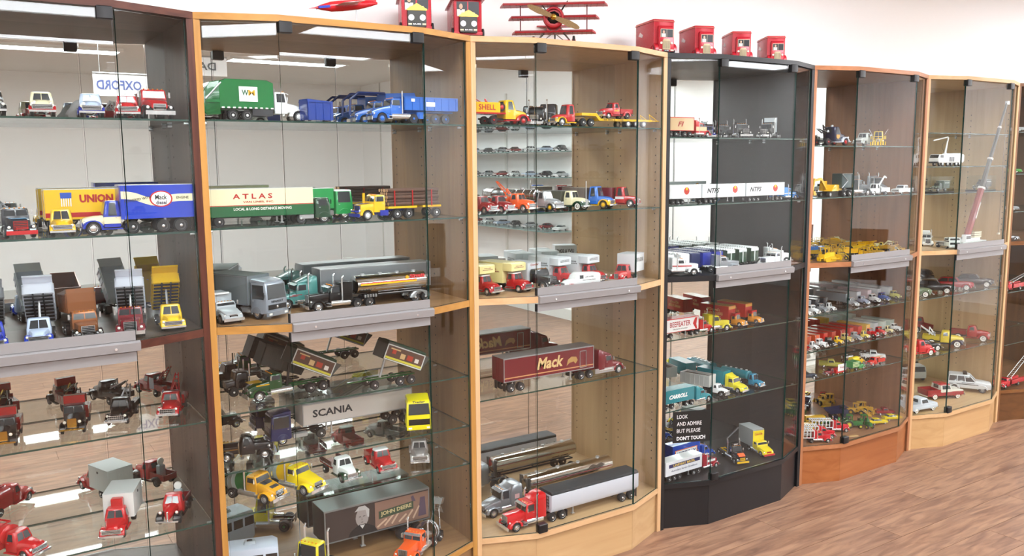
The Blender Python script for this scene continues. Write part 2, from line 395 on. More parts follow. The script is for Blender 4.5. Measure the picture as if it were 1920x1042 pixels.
def arch_poly(xc, zc, ro, ri, a0=0, a1=180, n=7, rz=None, drop=0.):
    rz = rz or ro; o = [(xc+ro*cos(R(a0+(a1-a0)*k/n)), zc+rz*sin(R(a0+(a1-a0)*k/n))) for k in range(n+1)]
    i_ = [(xc+ri*cos(R(a1+(a0-a1)*k/n)), zc+ri*sin(R(a1+(a0-a1)*k/n))) for k in range(n+1)]
    if drop: o = [(o[0][0], zc-drop)]+o+[(o[-1][0], zc-drop)]; i_ = [(i_[0][0], zc-drop)]+i_+[(i_[-1][0], zc-drop)]
    return o, i_
def f_arch(b, xc, zc, ro, ri, y0, y1, a0, a1, rz, drop, bev):
    o, i_ = arch_poly(xc, zc, ro, ri, a0, a1, 7, rz, drop); i_ = i_[::-1]; n = len(o)
    e = bev
    def sh(o_, k): return [(xc+(x-xc)*k, zc+(z-zc)*k) for x, z in o_]
    o2 = sh(o, 1-e)
    ya, yb = (y0, y1)
    for (A0, A1, Y0, Y1) in ((o, i_, ya, yb),):
        v = []
        for (oo, y) in ((o2, ya), (o, ya+(yb-ya)*.15), (o, yb-(yb-ya)*.15), (o2, yb)): v += [(x, y, z) for x, z in oo]
        for y in (ya, yb): v += [(x, y, z) for x, z in i_]
        f = []
        for r_ in range(3):
            for k in range(n-1): a = r_*n+k; f.append((a, a+1, a+n+1, a+n))
        for k in range(n-1): f.append((k, 4*n+k, 4*n+k+1, k+1)); f.append((3*n+k, 3*n+k+1, 5*n+k+1, 5*n+k)); f.append((4*n+k, 5*n+k, 5*n+k+1, 4*n+k+1))
        for k in (0, n-1): f.append((k, n+k, 2*n+k, 3*n+k, 5*n+k, 4*n+k))
        b.add(v, f)
def fenders(p, m, xc, zc, ro, ri, yi, yo, rz=None, a0=0, a1=180, drop=0., name='fender', bev=.12):
    for s in (-1, 1):
        y0, y1 = sorted((s*yi, s*yo)); P(p, name, m, f_arch, xc, zc, ro, ri, y0, y1, a0, a1, rz or ro, drop, bev)
def f_cab(b, x0, x1, hw, z0, zb, zt, rk, rr, ti, r):
    """x0 rear, x1 front, belt zb, roof zt, rake rk, rear rake rr, tumblehome ti"""
    b.zl([(z0, x0, x1, -hw, hw, r), (zb, x0, x1, -hw, hw, r), (zt-.10, x0+rr, x1-rk, -hw+ti, hw-ti, r), (zt-.03, x0+rr+.05, x1-rk-.04, -hw+ti+.05, hw-ti-.05, r), (zt, x0+rr+.2, x1-rk-.16, -hw+ti+.18, hw-ti-.18, r)])
def cabin(p, m, x0, x1, hw, z0, zb, zt, rk=.25, rr=.05, ti=.08, r=.14, split=True, gl=CLEARW, roofm=None, rear=True, lod=1):
    P(p, 'cab', m, f_cab, x0, x1, hw, z0, zb, zt, rk, rr, ti, r)
    za, zc = zb+.07, zt-.15; ka = (za-zb)/(zt-.1-zb); kb = (zc-zb)/(zt-.1-zb)
    def X(k): return x1-rk*k+.004
    def Y(k): return hw-ti*k
    def wsh(b, y0, y1):
        b.slab([(X(ka), y0*(Y(ka)-r-.02), za), (X(ka), y1*(Y(ka)-r-.02), za), (X(kb), y1*(Y(kb)-r-.04), zc), (X(kb), y0*(Y(kb)-r-.04), zc)], .012)
    def wsA(b, *a): wsh(b, -1, -.05)
    def wsB(b, *a): wsh(b, .05, 1)
    key = ('win', x0, x1, hw, z0, zb, zt, rk, rr, ti, r)
    def mk(name, kk, fn):
        if (key, kk) not in _C:
            b = B(); fn(b); me = b.mesh(name); me.materials.append(None); _C[(key, kk)] = me
        o = bpy.data.objects.new(name, _C[(key, kk)]); link(o, p); o.material_slots[0].link = 'OBJECT'; o.material_slots[0].material = gl
    if split: mk('windshield', 'a', wsA); mk('windshield', 'b', wsB)
    else: mk('windshield', 'c', lambda b: wsh(b, -1, 1))
    for s in (-1, 1):
        def sd(b, s=s):
            q = [(x0+r+.1, s*(Y(ka)+.003), za), (X(ka)-r-.12, s*(Y(ka)+.003), za), (X(kb)-r-.05, s*(Y(kb)+.003), zc-.02), (x0+rr*kb+r+.08, s*(Y(kb)+.003), zc-.02)]
            b.slab(q if s < 0 else q[::-1], .012)
        mk('side_window', 's%d' % s, sd)
    if rear: mk('rear_window', 'r', lambda b: b.slab([(x0+rr*ka-.004, .45*hw, za+.05), (x0+rr*ka-.004, -.45*hw, za+.05), (x0+rr*kb-.004, -.45*hw, zc), (x0+rr*kb-.004, .45*hw, zc)], .012))
    if roofm: P(p, 'roof', roofm, f_zl, (zt-.12, x0+rr-.01, x1-rk+.02, -hw+ti-.01, hw-ti+.01, r), (zt-.01, x0+rr+.04, x1-rk-.03, -hw+ti+.04, hw-ti-.04, r), (zt+.02, x0+rr+.2, x1-rk-.16, -hw+ti+.18, hw-ti-.18, r))
    if lod:
        for s in (-1, 1):
            P(p, 'door_line', BLACKP, f_boxes, (x0+r+.05, x0+r+.065, s*hw-.004, s*hw+.004, z0+.12, zb), (x1-r-.11, x1-r-.095, s*hw-.004, s*hw+.004, z0+.12, zb)) if False else None
            P(p, 'door_handle', CHROME, f_box, x0+r+.12, x0+r+.28, s*hw-.01 if s > 0 else -hw-.03, hw+.03 if s > 0 else -hw+.01, zb-.12, zb-.08)
def f_grille(b, x, hw, z0, z1, n, vert):
    b.box(x-.03, x+.02, -hw, -hw+.04, z0, z1); b.box(x-.03, x+.02, hw-.04, hw, z0, z1)
    b.box(x-.03, x+.02, -hw, hw, z1-.04, z1); b.box(x-.03, x+.02, -hw, hw, z0, z0+.04)
    for k in range(1, n):
        if vert: y = -hw+2*hw*k/n; b.box(x-.02, x+.015, y-.012, y+.012, z0, z1)
        else: z = z0+(z1-z0)*k/n; b.box(x-.02, x+.02, -hw, hw, z-.018, z+.018)
def grille(p, x, hw, z0, z1, n=5, vert=False, m=CHROME, back=BLACKP):
    P(p, 'radiator', back, f_box, x-.06, x-.01, -hw+.02, hw-.02, z0+.01, z1-.01); P(p, 'grille', m, f_grille, x, hw, z0, z1, n, vert)
def f_hlamp(b, r): 
    b.m = 0; b.lathe([(r*.4, -r*1.2), (r*.9, -r*.5), (r*1.08, 0), (r, .02)], 'x', n=12); b.m = 1; b.lathe([(r*.98, .012), (r*.7, .05), (r*.2, .07)], 'x', n=12)
def lamps(p, x, y, z, r=.11, m=CHROME):
    for s in (-1, 1): P(p, 'headlight', (m, LAMPW), f_hlamp, r, loc=(x, s*y, z))
def bumper(p, x, hw, z, h=.18, m=CHROME, t=.1, wrap=.0):
    P(p, 'bumper', m, f_zl, (z-h/2, x-t, x, -hw, hw, .04), (z+h/2, x-t, x, -hw, hw, .04))
def mirrors(p, x, y, z, m=CHROME):
    for s in (-1, 1): P(p, 'side_mirror', m, f_boxes, (x-.03, x+.03, min(s*y, s*(y+.22)), max(s*y, s*(y+.22)), z-.01, z+.01), (x-.03, x+.03, s*(y+.2)-.07, s*(y+.2)+.07, z-.22, z+.22))
def plate(p, x, z): P(p, 'number_plate', mat('e8e4d8', .5), f_box, x, x+.01, -.16, .16, z-.06, z+.06)

# ---- load bodies, all children of the vehicle
def van(p, x0, x1, z0, z1, hw, m, roof=None, rail=None, r=.06, name='cargo_box', doors=True):
    o = P(p, name, m, f_zl, (z0, x0, x1, -hw, hw, r), (z1, x0, x1, -hw, hw, r))
    P(p, 'roof_panel', roof or m, f_zl, (z1, x0-.01, x1+.01, -hw-.01, hw+.01, r), (z1+.04, x0, x1, -hw, hw, r))
    if rail: P(p, 'frame_rail', rail, f_boxes, *[(x0-.015, x1+.015, s*hw-.02, s*hw+.02, z, z+.10) for s in (-1, 1) for z in (z0, z1-.1)], *[(x-.05, x+.05, s*hw-.018, s*hw+.018, z0, z1) for s in (-1, 1) for x in (x0+.05, x1-.05)])
    if doors: P(p, 'rear_door', m, f_boxes, (x0-.03, x0, -hw+.06, -.01, z0+.08, z1-.08), (x0-.03, x0, .01, hw-.06, z0+.08, z1-.08), (x0-.06, x0-.03, -.3, -.27, z0+.1, z1-.1), (x0-.06, x0-.03, .27, .3, z0+.1, z1-.1))
    return o
def chassis(p, x0, x1, z=.75, m=BLACKP, hw=.45): P(p, 'chassis', m, f_boxes, (x0, x1, -hw, -hw+.12, z-.16, z), (x0, x1, hw-.12, hw, z-.16, z), *[(x, x+.1, -hw, hw, z-.12, z-.03) for x in (x0, (x0+x1)/2, x1-.1)])
def f_tank(b, x0, x1, zc, rz, ry, n):
    b.lathe([(.55, x0-.14), (.9, x0-.05), (1, x0), (1, x1), (.9, x1+.05), (.55, x1+.14)], 'x', n=n)
    b.v = [(x, y*ry, z*rz+zc) for x, y, z in b.v]
def tank(p, x0, x1, zc, rz, ry, m, bands=0, stripes=None, hatches=2, n=20, name='tank'):
    t = P(p, name, m, f_tank, x0, x1, zc, rz, ry, n)
    for k in range(bands):
        x = x0+(x1-x0)*(k+.5)/bands; P(p, 'tank_band', CHROME, f_tank, x-.02, x+.02, zc, rz*1.015, ry*1.015, n)
    for k in range(hatches):
        x = x0+(x1-x0)*(k+.5)/hatches; P(p, 'hatch', STEEL, f_cyl, (x, 0, zc+rz-.02), (x, 0, zc+rz+.12), .22, 12)
    return t
def f_band(b, x0, x1, zc, rz, ry, t0, t1, s):           # painted stripe plate lying on a tank flank
    n = 3; rg = []
    for q in (1.0, 1.02): rg.append([(x, s*ry*q*cos(R(t0+(t1-t0)*k/n)), zc+rz*q*sin(R(t0+(t1-t0)*k/n))) for k in range(n+1) for x in (x0, x1)])
    for k in range(n): b.loft([[rg[q][2*k], rg[q][2*k+1], rg[q][2*k+3], rg[q][2*k+2]] for q in (0, 1)])
def band(p, x0, x1, zc, rz, ry, t0, t1, m):
    for s in (-1, 1): P(p, 'stripe', m, f_band, x0, x1, zc, rz, ry, t0, t1, s)
def f_tub(b, L, hw, h, slope, ribs, hf):
    # open box, rear at x=0, floor at z=0; scow end at the rear if slope
    t = .06
    for s in (-1, 1):
        y0, y1 = sorted((s*hw, s*(hw-t))); b.prism([(0, 0), (L, 0), (L, hf), (slope*.5 if slope else 0, h), (-slope if slope else 0, h)], y0, y1)
        for k in range(ribs): x = .15+(L-.3)*k/(ribs-1); b.box(x-.05, x+.05, min(s*hw, s*(hw+.07)), max(s*hw, s*(hw+.07)), 0, h)
        b.box(-.02, L, min(s*(hw-.03), s*(hw+.09)), max(s*(hw-.03), s*(hw+.09)), h-.1, h+.02)
    b.box(0, L, -hw, hw, -.06, .02); b.box(L-t, L, -hw, hw, 0, hf)
    if not slope: b.box(-t, 0, -hw, hw, 0, h)
def dumpbed(p, xr, zr, L, hw, h, m, ang=0, slope=0, ribs=6, canopy=0, hf=None, name='dump_bed'):
    o = P(p, name, m, f_tub, L, hw, h, slope, ribs, hf or h+.15, loc=(xr, 0, zr), rot=(0, -R(ang), 0))
    if canopy: P(o, 'cab_guard', m, f_boxes, (L-.06, L+canopy, -hw, hw, (hf or h+.15), (hf or h+.15)+.06), (L+canopy-.06, L+canopy, -hw, hw, (hf or h+.15)-.12, (hf or h+.15)))
    if canopy: P(o, 'bed_underframe', BLACKP, f_boxes, *[(x, x+.12, -hw+.05, hw-.05, -.2, -.06) for x in [.3+k*(L-.6)/7 for k in range(8)]], (0, L, -.45, -.33, -.3, -.06), (0, L, .33, .45, -.3, -.06))
    if ang:
        a = Vector((xr+cos(R(ang))*L*.72, 0, zr+sin(R(ang))*L*.72)); P(p, 'hoist', STEEL, f_cyl, (xr+L*.62, 0, .8), tuple(a), .11, 8)
    return o
def pickbed(p, x0, x1, hw, z0, z1, m, inner=None):
    P(p, 'pickup_bed', m, f_boxes, (x0, x1, -hw, -hw+.09, z0, z1), (x0, x1, hw-.09, hw, z0, z1), (x0, x0+.07, -hw, hw, z0, z1), (x1-.06, x1, -hw, hw, z0, z1), (x0, x1, -hw, hw, z0, z0+.08))
    P(p, 'bed_rail', m, f_boxes, (x0-.02, x1, -hw-.03, -hw+.1, z1, z1+.05), (x0-.02, x1, hw-.1, hw+.03, z1, z1+.05))
def flat(p, x0, x1, hw, z, m, stakes=0, sm=None, h=.9):
    P(p, 'flat_deck', m, f_box, x0, x1, -hw, hw, z-.14, z)
    if stakes:
        P(p, 'stake_side', sm or m, f_boxes, *[(x0+(x1-x0-.06)*k/(stakes-1), x0+(x1-x0-.06)*k/(stakes-1)+.06, s*hw-.03, s*hw+.03, z, z+h) for k in range(stakes) for s in (-1, 1)],
          *[(x0, x1, s*hw-.02, s*hw+.02, z+h*q, z+h*q+.12) for q in (.25, .55, .85) for s in (-1, 1)])
def f_boom(b, L, w0, w1, n):                                # lattice-free boom, two beams with rungs
    for s in (-1, 1): b.cyl((0, s*w0, 0), (L, s*w1, 0), .06, 6)
    for k in range(n): x = L*(k+.5)/n; q = w0+(w1-w0)*x/L; b.cyl((x, -q, 0), (x, q, 0), .04, 5)
def towrig(p, x, z, L=2.4, ang=35, m=BLACKP, m2=None, hook=True):
    P(p, 'tow_boom', m, f_boom, L, .42, .12, 5, loc=(x, 0, z), rot=(0, -R(ang), pi))
    ex, ez = x-L*cos(R(ang)), z+L*sin(R(ang))
    P(p, 'boom_mast', m2 or m, f_tubes, .06, ((x+.25, -.4, z-.1), (x-.45, 0, z+.95)), ((x+.25, .4, z-.1), (x-.45, 0, z+.95)), ((x-.45, -.35, z), (x-.45, 0, z+.95)))
    P(p, 'winch', STEEL, f_cyl, (x+.1, -.35, z+.18), (x+.1, .35, z+.18), .17, 10)
    if hook: P(p, 'tow_hook', STEEL, f_tube, ((ex, 0, ez), (ex, 0, ez-.7), (ex-.1, 0, ez-.85), (ex-.2, 0, ez-.75)), .035)
def utilbody(p, x0, x1, hw, z0, z1, m):
    P(p, 'service_body', m, f_boxes, (x0, x1, -hw, -hw+.5, z0, z1), (x0, x1, hw-.5, hw, z0, z1), (x0, x1, -hw+.5, hw-.5, z0, z0+.2), (x1-.08, x1, -hw, hw, z0, z1+.25))
    P(p, 'locker_door', m, f_boxes, *[(x0+.1+k*(x1-x0-.1)/3, x0+(k+1)*(x1-x0-.1)/3, s*hw-.02, s*hw+.02, z0+.25, z1-.08) for k in range(3) for s in (-1, 1)])
def f_drum(b, L, r):
    b.lathe([(r*.45, 0), (r*.62, .12), (r*.95, L*.28), (r, L*.42), (r*.97, L*.55), (r*.42, L*.95), (r*.36, L)], 'x', n=20)
def mixer(p, x, z, L, r, m, m2=None, stripe=None):
    # drum rising to the rear
    a = R(16); o = P(p, 'mixing_drum', m, f_drum, L, r, loc=(x, 0, z), rot=(0, a, pi))
    if stripe:
        P(o, 'drum_band', stripe, f_lathe, ((r*.64, .1), (r*.97, L*.275), (r*1.005, L*.3), (r*.9, L*.3)), 'x', (0, 0, 0), 20)
    for q in (.42, .56): P(o, 'drum_ring', m2 or STEEL, f_lathe, ((r*.99, L*q-.04), (r*1.025, L*q-.03), (r*1.025, L*q+.03), (r*.99, L*q+.04)), 'x', (0, 0, 0), 20)
    xe, ze = x-L*cos(a), z+L*sin(a)
    P(p, 'hopper', m2 or STEEL, f_prism, ((xe+.2, ze+.3), (xe-.3, ze+.8), (xe-.75, ze+.75), (xe-.45, ze+.15)), -.5, .5)
    P(p, 'chute', m2 or STEEL, f_slab, ((xe-.4, -.25, ze-.2), (xe-.4, .25, ze-.2), (xe-.95, .25, ze-1.1), (xe-.95, -.25, ze-1.1)), .06)
    P(p, 'drum_support', m2 or STEEL, f_tubes, .07, ((xe+.6, -.6, .9), (xe+.2, -.3, ze-.2), (xe-.4, -.3, ze+.5)), ((xe+.6, .6, .9), (xe+.2, .3, ze-.2), (xe-.4, .3, ze+.5)), ((x+.15, -.5, .9), (x+.1, 0, z)), ((x+.15, .5, .9), (x+.1, 0, z)))
def f_log(b, L, r, k):
    b.m = 0; b.lathe([(r, 0), (r*(1.02-.03*(k % 3)), L*.5), (r*.94, L)], 'x', n=9); b.m = 1; b.lathe([(r*.9, -.004), (r*.1, -.006)], 'x', n=9); b.lathe([(r*.88, L+.002), (r*.1, L+.006)], 'x', n=9)
def logload(p, x0, x1, z, hw, rows=4):
    bark = mat('5d4438', .85); cut = mat('d0a880', .7); r = .19; k = 0
    for j in range(rows):
        n = int(2*hw/(2*r)) - (j % 2)
        for i in range(n):
            y = -hw+r+i*2*r+(r if j % 2 else 0); k += 1
            P(p, 'log', (bark, cut), f_log, x1-x0+.1*((k*7) % 5)/4, r*.97, k % 3, loc=(x0-.1*((k*3) % 4)/4, y, z+r+j*r*1.75))
    for x in (x0+.9, (x0+x1)/2+.2, x1-.7):
        P(p, 'stake', REDL, f_boxes, (x-.05, x+.05, hw+.01, hw+.1, z-.1, z+rows*r*1.6), (x-.05, x+.05, -hw-.1, -hw-.01, z-.1, z+rows*r*1.6))
def marker(p, x, zt, hw, m=AMBER, n=5): P(p, 'marker_lights', m, f_boxes, *[(x-.05, x+.05, y-.05, y+.05, zt, zt+.06) for y in [(-hw+2*hw*k/(n-1)) for k in range(n)]])['kind'] = 'stuff'

# ---- tractors and trucks. local origin: ground under the front axle
def classic(t, body, fend=None, roof=None, wb=3.4, grl='bars', rim=CHROME, rear=1, chrome=CHROME, ww=False, hw=.92, r=.42, round_=True, cabh=2.05, hoodm=None, rearf=None, lod=1):
    """rounded 1940s-50s truck front: hood, cab, four fenders or bare rear axle"""
    fend = fend or body
    cabin(t, body, -1.95, -.72, hw-.08, .55, 1.32, cabh, .22, .10, .12, .2, True, roofm=roof)
    P(t, 'hood', hoodm or body, f_xl, (-.78, -.78, .78, .6, 1.40, .30), (-.2, -.66, .66, .6, 1.38, .30), (.35, -.52, .52, .62, 1.30, .28), (.58, -.46, .46, .66, 1.2, .24), (.68, -.38, .38, .72, 1.08, .18))
    fenders(t, fend, 0, r, .72, r+.04, .42, hw+.03, rz=.60, drop=.0)
    P(t, 'front_panel', fend, f_xl, (.2, -hw+.15, hw-.15, .45, 1.0, .22), (.60, -hw+.2, hw-.2, .48, .98, .22), (.70, -hw+.34, hw-.34, .55, .9, .15))
    if grl == 'bars': grille(t, .74, .52, .58, .95, 4, False, chrome)
    elif grl == 'wide': grille(t, .74, .72, .62, .98, 3, False, chrome)
    elif grl == 'tall': grille(t, .73, .26, .6, 1.18, 7, True, chrome)
    elif grl == 'mesh': grille(t, .74, .66, .55, .95, 8, True, chrome); P(t, 'grille_bar', chrome, f_boxes, (.72, .77, -.66, .66, .73, .77))
    lamps(t, .60, hw-.2, .92, .12, chrome); bumper(t, .92, hw+.02, .46, .16, chrome)
    P(t, 'running_board', fend, f_boxes, (-2.0, -.55, -hw-.02, -hw+.35, .38, .46), (-2.0, -.55, hw-.35, hw+.02, .38, .46))
    chassis(t, -wb-.9*rear, .6, .62, BLACKP, .38)
    wheels(t, (0,), r, hw-.18, .26, rim, 16, False, ww)
    ax = (-wb,) if rear == 1 else (-wb, -wb-1.15)
    wheels(t, ax, r, hw-.12 if rear else hw-.2, .34, rim, 16, not ww, ww)
    if rearf: fenders(t, fend, -wb, r, .66, r+.05, hw-.2, hw+.06, rz=.58, name='rear_fender')
    return t
def pickup50(t, body, fend=None, roof=None, grl='bars', ww=False, bedm=None, rim=CHROME, load=None):
    classic(t, body, fend, roof, 3.0, grl, rim, 1, CHROME, ww, .92, .38, rearf=True)
    pickbed(t, -4.1, -2.02, .72, .68, 1.22, bedm or body); bumper(t, -4.15, .85, .5, .14)
def bigrig(t, body, frame=BLACKP, hood='long', sleeper=1.3, roofm=None, stacks=True, rearax=2, r=.5, chromeg=CHROME, fair=False, wb=5.2, visor=True, fend=None, stripe=None, rim=CHROME, tanks=True, cabz=2.55, moose=False, wide=False, lod=1):
    """conventional heavy tractor with square or sloping hood"""
    fend = fend or body
    if hood == 'long':
        P(t, 'hood', body, f_xl, (-1.35, -.72, .72, .85, 1.80, .14), (.62, -.60, .60, .85, 1.66, .14), (.74, -.56, .56, .88, 1.62, .12))
        grille(t, .79, .50, .72, 1.62, 9, True, chromeg); x1 = -1.25
        fenders(t, fend, 0, r, .86, r+.08, .56, 1.14, rz=.70, name='fender')
    elif hood == 'slope':
        P(t, 'hood', body, f_xl, (-1.1, -.95, .95, .8, 1.78, .25), (-.2, -.86, .86, .8, 1.62, .28), (.45, -.74, .74, .8, 1.42, .26), (.82, -.62, .62, .82, 1.20, .2))
        grille(t, .86, .48, .72, 1.22, 6, False, chromeg); x1 = -1.0
        fenders(t, fend, 0, r, .88, r+.08, .5, 1.16, rz=.68)
    elif hood == 'aero':
        P(t, 'hood', body, f_xl, (-1.0, -1.08, 1.08, .55, 1.62, .3), (-.2, -1.06, 1.06, .9, 1.5, .3), (.5, -.95, .95, .95, 1.3, .3), (.85, -.75, .75, .95, 1.12, .15))
        P(t, 'front_panel', body, f_xl, (.45, -1.12, 1.12, .35, 1.0, .2), (.85, -1.05, 1.05, .38, .95, .2), (.98, -.9, .9, .42, .85, .15))
        grille(t, .95, .42, .55, 1.05, 6, False, chromeg); x1 = -.9
        fenders(t, fend, 0, r, .84, r+.07, .6, 1.16, rz=.72)
    elif hood == 'short':                                    # blunt utility nose
        P(t, 'hood', body, f_xl, (-.9, -.85, .85, .8, 1.62, .12), (.40, -.76, .76, .8, 1.52, .12), (.52, -.72, .72, .82, 1.48, .1))
        grille(t, .57, .52, .72, 1.42, 5, False, chromeg); x1 = -.8
        fenders(t, fend, 0, r, .78, r+.07, .5, 1.16, rz=.64)
    cw = 1.0 if hood != 'aero' else 1.12
    x0 = x1-1.25
    cabin(t, body, x0, x1, cw, .75, 1.72, cabz, .18, .02, .06, .1, hood in ('long', 'short'), roofm=roofm, lod=lod)
    if visor: P(t, 'sun_visor', chromeg if hood == 'long' else body, f_slab, ((x1-.17, -cw+.1, cabz-.1), (x1+.12, -cw+.1, cabz-.24), (x1+.12, cw-.1, cabz-.24), (x1-.17, cw-.1, cabz-.1)), .04)
    if sleeper:
        xs = x0-sleeper
        if fair: P(t, 'sleeper', body, f_zl, (.8, xs, x0+.02, -1.14, 1.14, .12), (2.3, xs, x0+.02, -1.14, 1.14, .12), (3.0, xs, x0-.15, -1.10, 1.10, .15), (3.15, xs+.1, x0-.4, -1.0, 1.0, .2)); P(t, 'roof_fairing', body, f_xl, (x0-.3, -1.0, 1.0, 2.3, 3.1, .25), (x0+.3, -.95, .95, 2.35, 2.85, .2), (x1-.25, -.8, .8, 2.4, 2.55, .06))
        else: P(t, 'sleeper', body, f_zl, (.85, xs, x0, -1.08, 1.08, .08), (cabz+.18, xs, x0, -1.08, 1.08, .08), (cabz+.26, xs+.08, x0-.1, -1.0, 1.0, .1))
        if stripe: sidestripe = [P(t, 'body_stripe', stripe, f_boxes, (xs+.05, x1+.9, s*1.1-.01 if s > 0 else -1.11, 1.11 if s > 0 else -1.09, 1.35, 1.5)) for s in (-1, 1)]
    else: xs = x0
    if stacks:
        for s in (-1, 1): P(t, 'exhaust_stack', CHROME, f_tubes, .085, ((x0-.02, s*1.14, .9), (x0-.02, s*1.14, cabz+.75), (x0-.2, s*1.14, cabz+.95)))
    if tanks:
        for s in (-1, 1): P(t, 'fuel_tank', CHROME, f_cyl, (x0-.9, s*.86, .72), (x1-.1, s*.86, .72), .30, 14); P(t, 'step', STEEL, f_boxes, (x1-.15, x1+.35, min(s*.6, s*1.12), max(s*.6, s*1.12), .42, .5), (x1-.12, x1+.3, min(s*.65, s*1.1), max(s*.65, s*1.1), .72, .78))
    lamps(t, .66 if hood == 'long' else .74, .82 if hood == 'long' else .88, 1.02 if hood == 'long' else .95, .12)
    bumper(t, 1.12 if hood != 'short' else .95, 1.14, .5, .32, chromeg); marker(t, x1-.35, cabz, .7)
    mirrors(t, x1-.08, cw, 2.05)
    xr = -wb-(1.3 if rearax == 2 else 0)
    chassis(t, xr-.7, 1.0, .95, frame, .45)
    wheels(t, (0,), r, .98, .3, rim); wheels(t, (-wb, xr) if rearax == 2 else (-wb,), r, .92, .5, rim, 16, True)
    P(t, 'mudflap', BLACKP, f_boxes, (xr-.62, xr-.59, -1.15, -.6, .2, .95), (xr-.62, xr-.59, .6, 1.15, .2, .95))
    return xs, xr
def coe(t, body, wb=3.6, z=3.0, rearax=1, r=.5, hw=1.18, roofm=None, grl='slats', rim=CHROME, x1=1.3, depth=1.9, bump=None, dark=None, rnd=.16, ztop=None):
    """flat-fronted cab over the engine"""
    x0 = x1-depth
    cabin(t, body, x0, x1, hw, .55, 1.65, z, .14, .0, .05, rnd, False, roofm=roofm)
    if ztop: P(t, 'roof_fairing', body, f_xl, (x0, -hw+.08, hw-.08, z-.15, ztop, .2), (x0+.5, -hw+.1, hw-.1, z-.15, ztop-.02, .2), (x1-.32, -hw+.16, hw-.16, z-.1, z+.12, .08))
    if grl == 'slats': grille(t, x1+.02, hw-.2, .75, 1.3, 5, False, dark or BLACKP, BLACKP)
    elif grl == 'chrome': grille(t, x1+.02, hw-.45, .8, 1.4, 5, False, CHROME)
    elif grl == 'dark': P(t, 'grille', BLACKP, f_boxes, (x1-.02, x1+.03, -hw+.2, hw-.2, .85, 1.25))
    bumper(t, x1+.12, hw, .5, .36, bump or body, .2)
    for s in (-1, 1): P(t, 'headlight', LAMPW, f_box, x1+.12, x1+.14, s*.85-.16, s*.85+.16, .42, .58)
    mirrors(t, x1-.1, hw, 2.1, BLACKP); P(t, 'windshield_wiper', BLACKP, f_boxes, (x1-.02, x1+.03, -.7, -.1, 1.76, 1.79), (x1-.02, x1+.03, .1, .7, 1.76, 1.79))
    fenders(t, body, 0, r, .72, r+.07, .85, hw+.02, rz=.66, name='wheel_arch')
    xr = -wb-(1.3 if rearax == 2 else 0); chassis(t, xr-.7, x1-.2, .95)
    wheels(t, (0,), r, hw-.2, .3, rim); wheels(t, (-wb, xr) if rearax == 2 else (-wb,), r, hw-.24, .5, rim, 16, True)
    for s in (-1, 1): P(t, 'fuel_tank', STEEL, f_boxes, (-2.6, -1.1, min(s*.6, s*1.1), max(s*.6, s*1.1), .42, .95, .08))
    return x0, xr
def trailer(t, xf, L, kind='van', m=None, z0=1.15, z1=4.0, hw=1.25, roof=None, rail=None, txt=None, tc='8c1a1a', axles=2, r=.5, lower=None, th=.8, tx=0, tz=None, tw=None, rim=CHROME, shear=0., lod=1):
    """semi-trailer behind x=xf; returns its rear x"""
    xr = xf-L
    if kind == 'van':
        van(t, xr, xf, z0, z1, hw, m, roof, rail, name='trailer')
        if lower: P(t, 'lower_band', lower, f_boxes, (xr-.01, xf+.01, -hw-.008, hw+.008, z0-.02, z0+(z1-z0)*.38))
        if txt: sidetext(t, txt, (xr+xf)/2+tx, tz or (z0+z1)/2, tw or L*.6, th, hw, tc, shear=shear)
    elif kind == 'hopper':
        P(t, 'trailer', m, f_zl, (z0-.35, xr+.05, xf-.05, -hw+.25, hw-.25, .08), (z0+.1, xr, xf, -hw, hw, .06), (z1-.2, xr, xf, -hw, hw, .06))
        P(t, 'tarp', roof, f_xl, *[(x, -hw+.03, hw-.03, z1-.3, z1-.2+h+(.05 if k % 2 else 0), .35) for k, (x, h) in enumerate([(xr+.05+(xf-xr-.1)*q/10, .34) for q in range(11)])])
    chassis(t, xr+.1, xf-1.5, z0, BLACKP, .5)
    ax = [xr+1.0+1.3*k for k in range(axles)]
    wheels(t, ax, r, .92, .5, rim, 16, True)
    P(t, 'landing_leg', STEEL, f_boxes, *[(xf-3.2, xf-3.05, s*.75-.07, s*.75+.07, .25, z0) for s in (-1, 1)], *[(xf-3.3, xf-2.95, s*.75-.15, s*.75+.15, .18, .25) for s in (-1, 1)])
    P(t, 'mudflap', BLACKP, f_boxes, (xr+.25, xr+.28, -1.15, -.6, .2, z0-.1), (xr+.25, xr+.28, .6, 1.15, .2, z0-.1))
    return xr
def f_carbody(b, L, hw, zs):
    b.xl([(x*L, -hw*q, hw*q, z0, z1, r_) for x, q, z0, z1, r_ in zs])
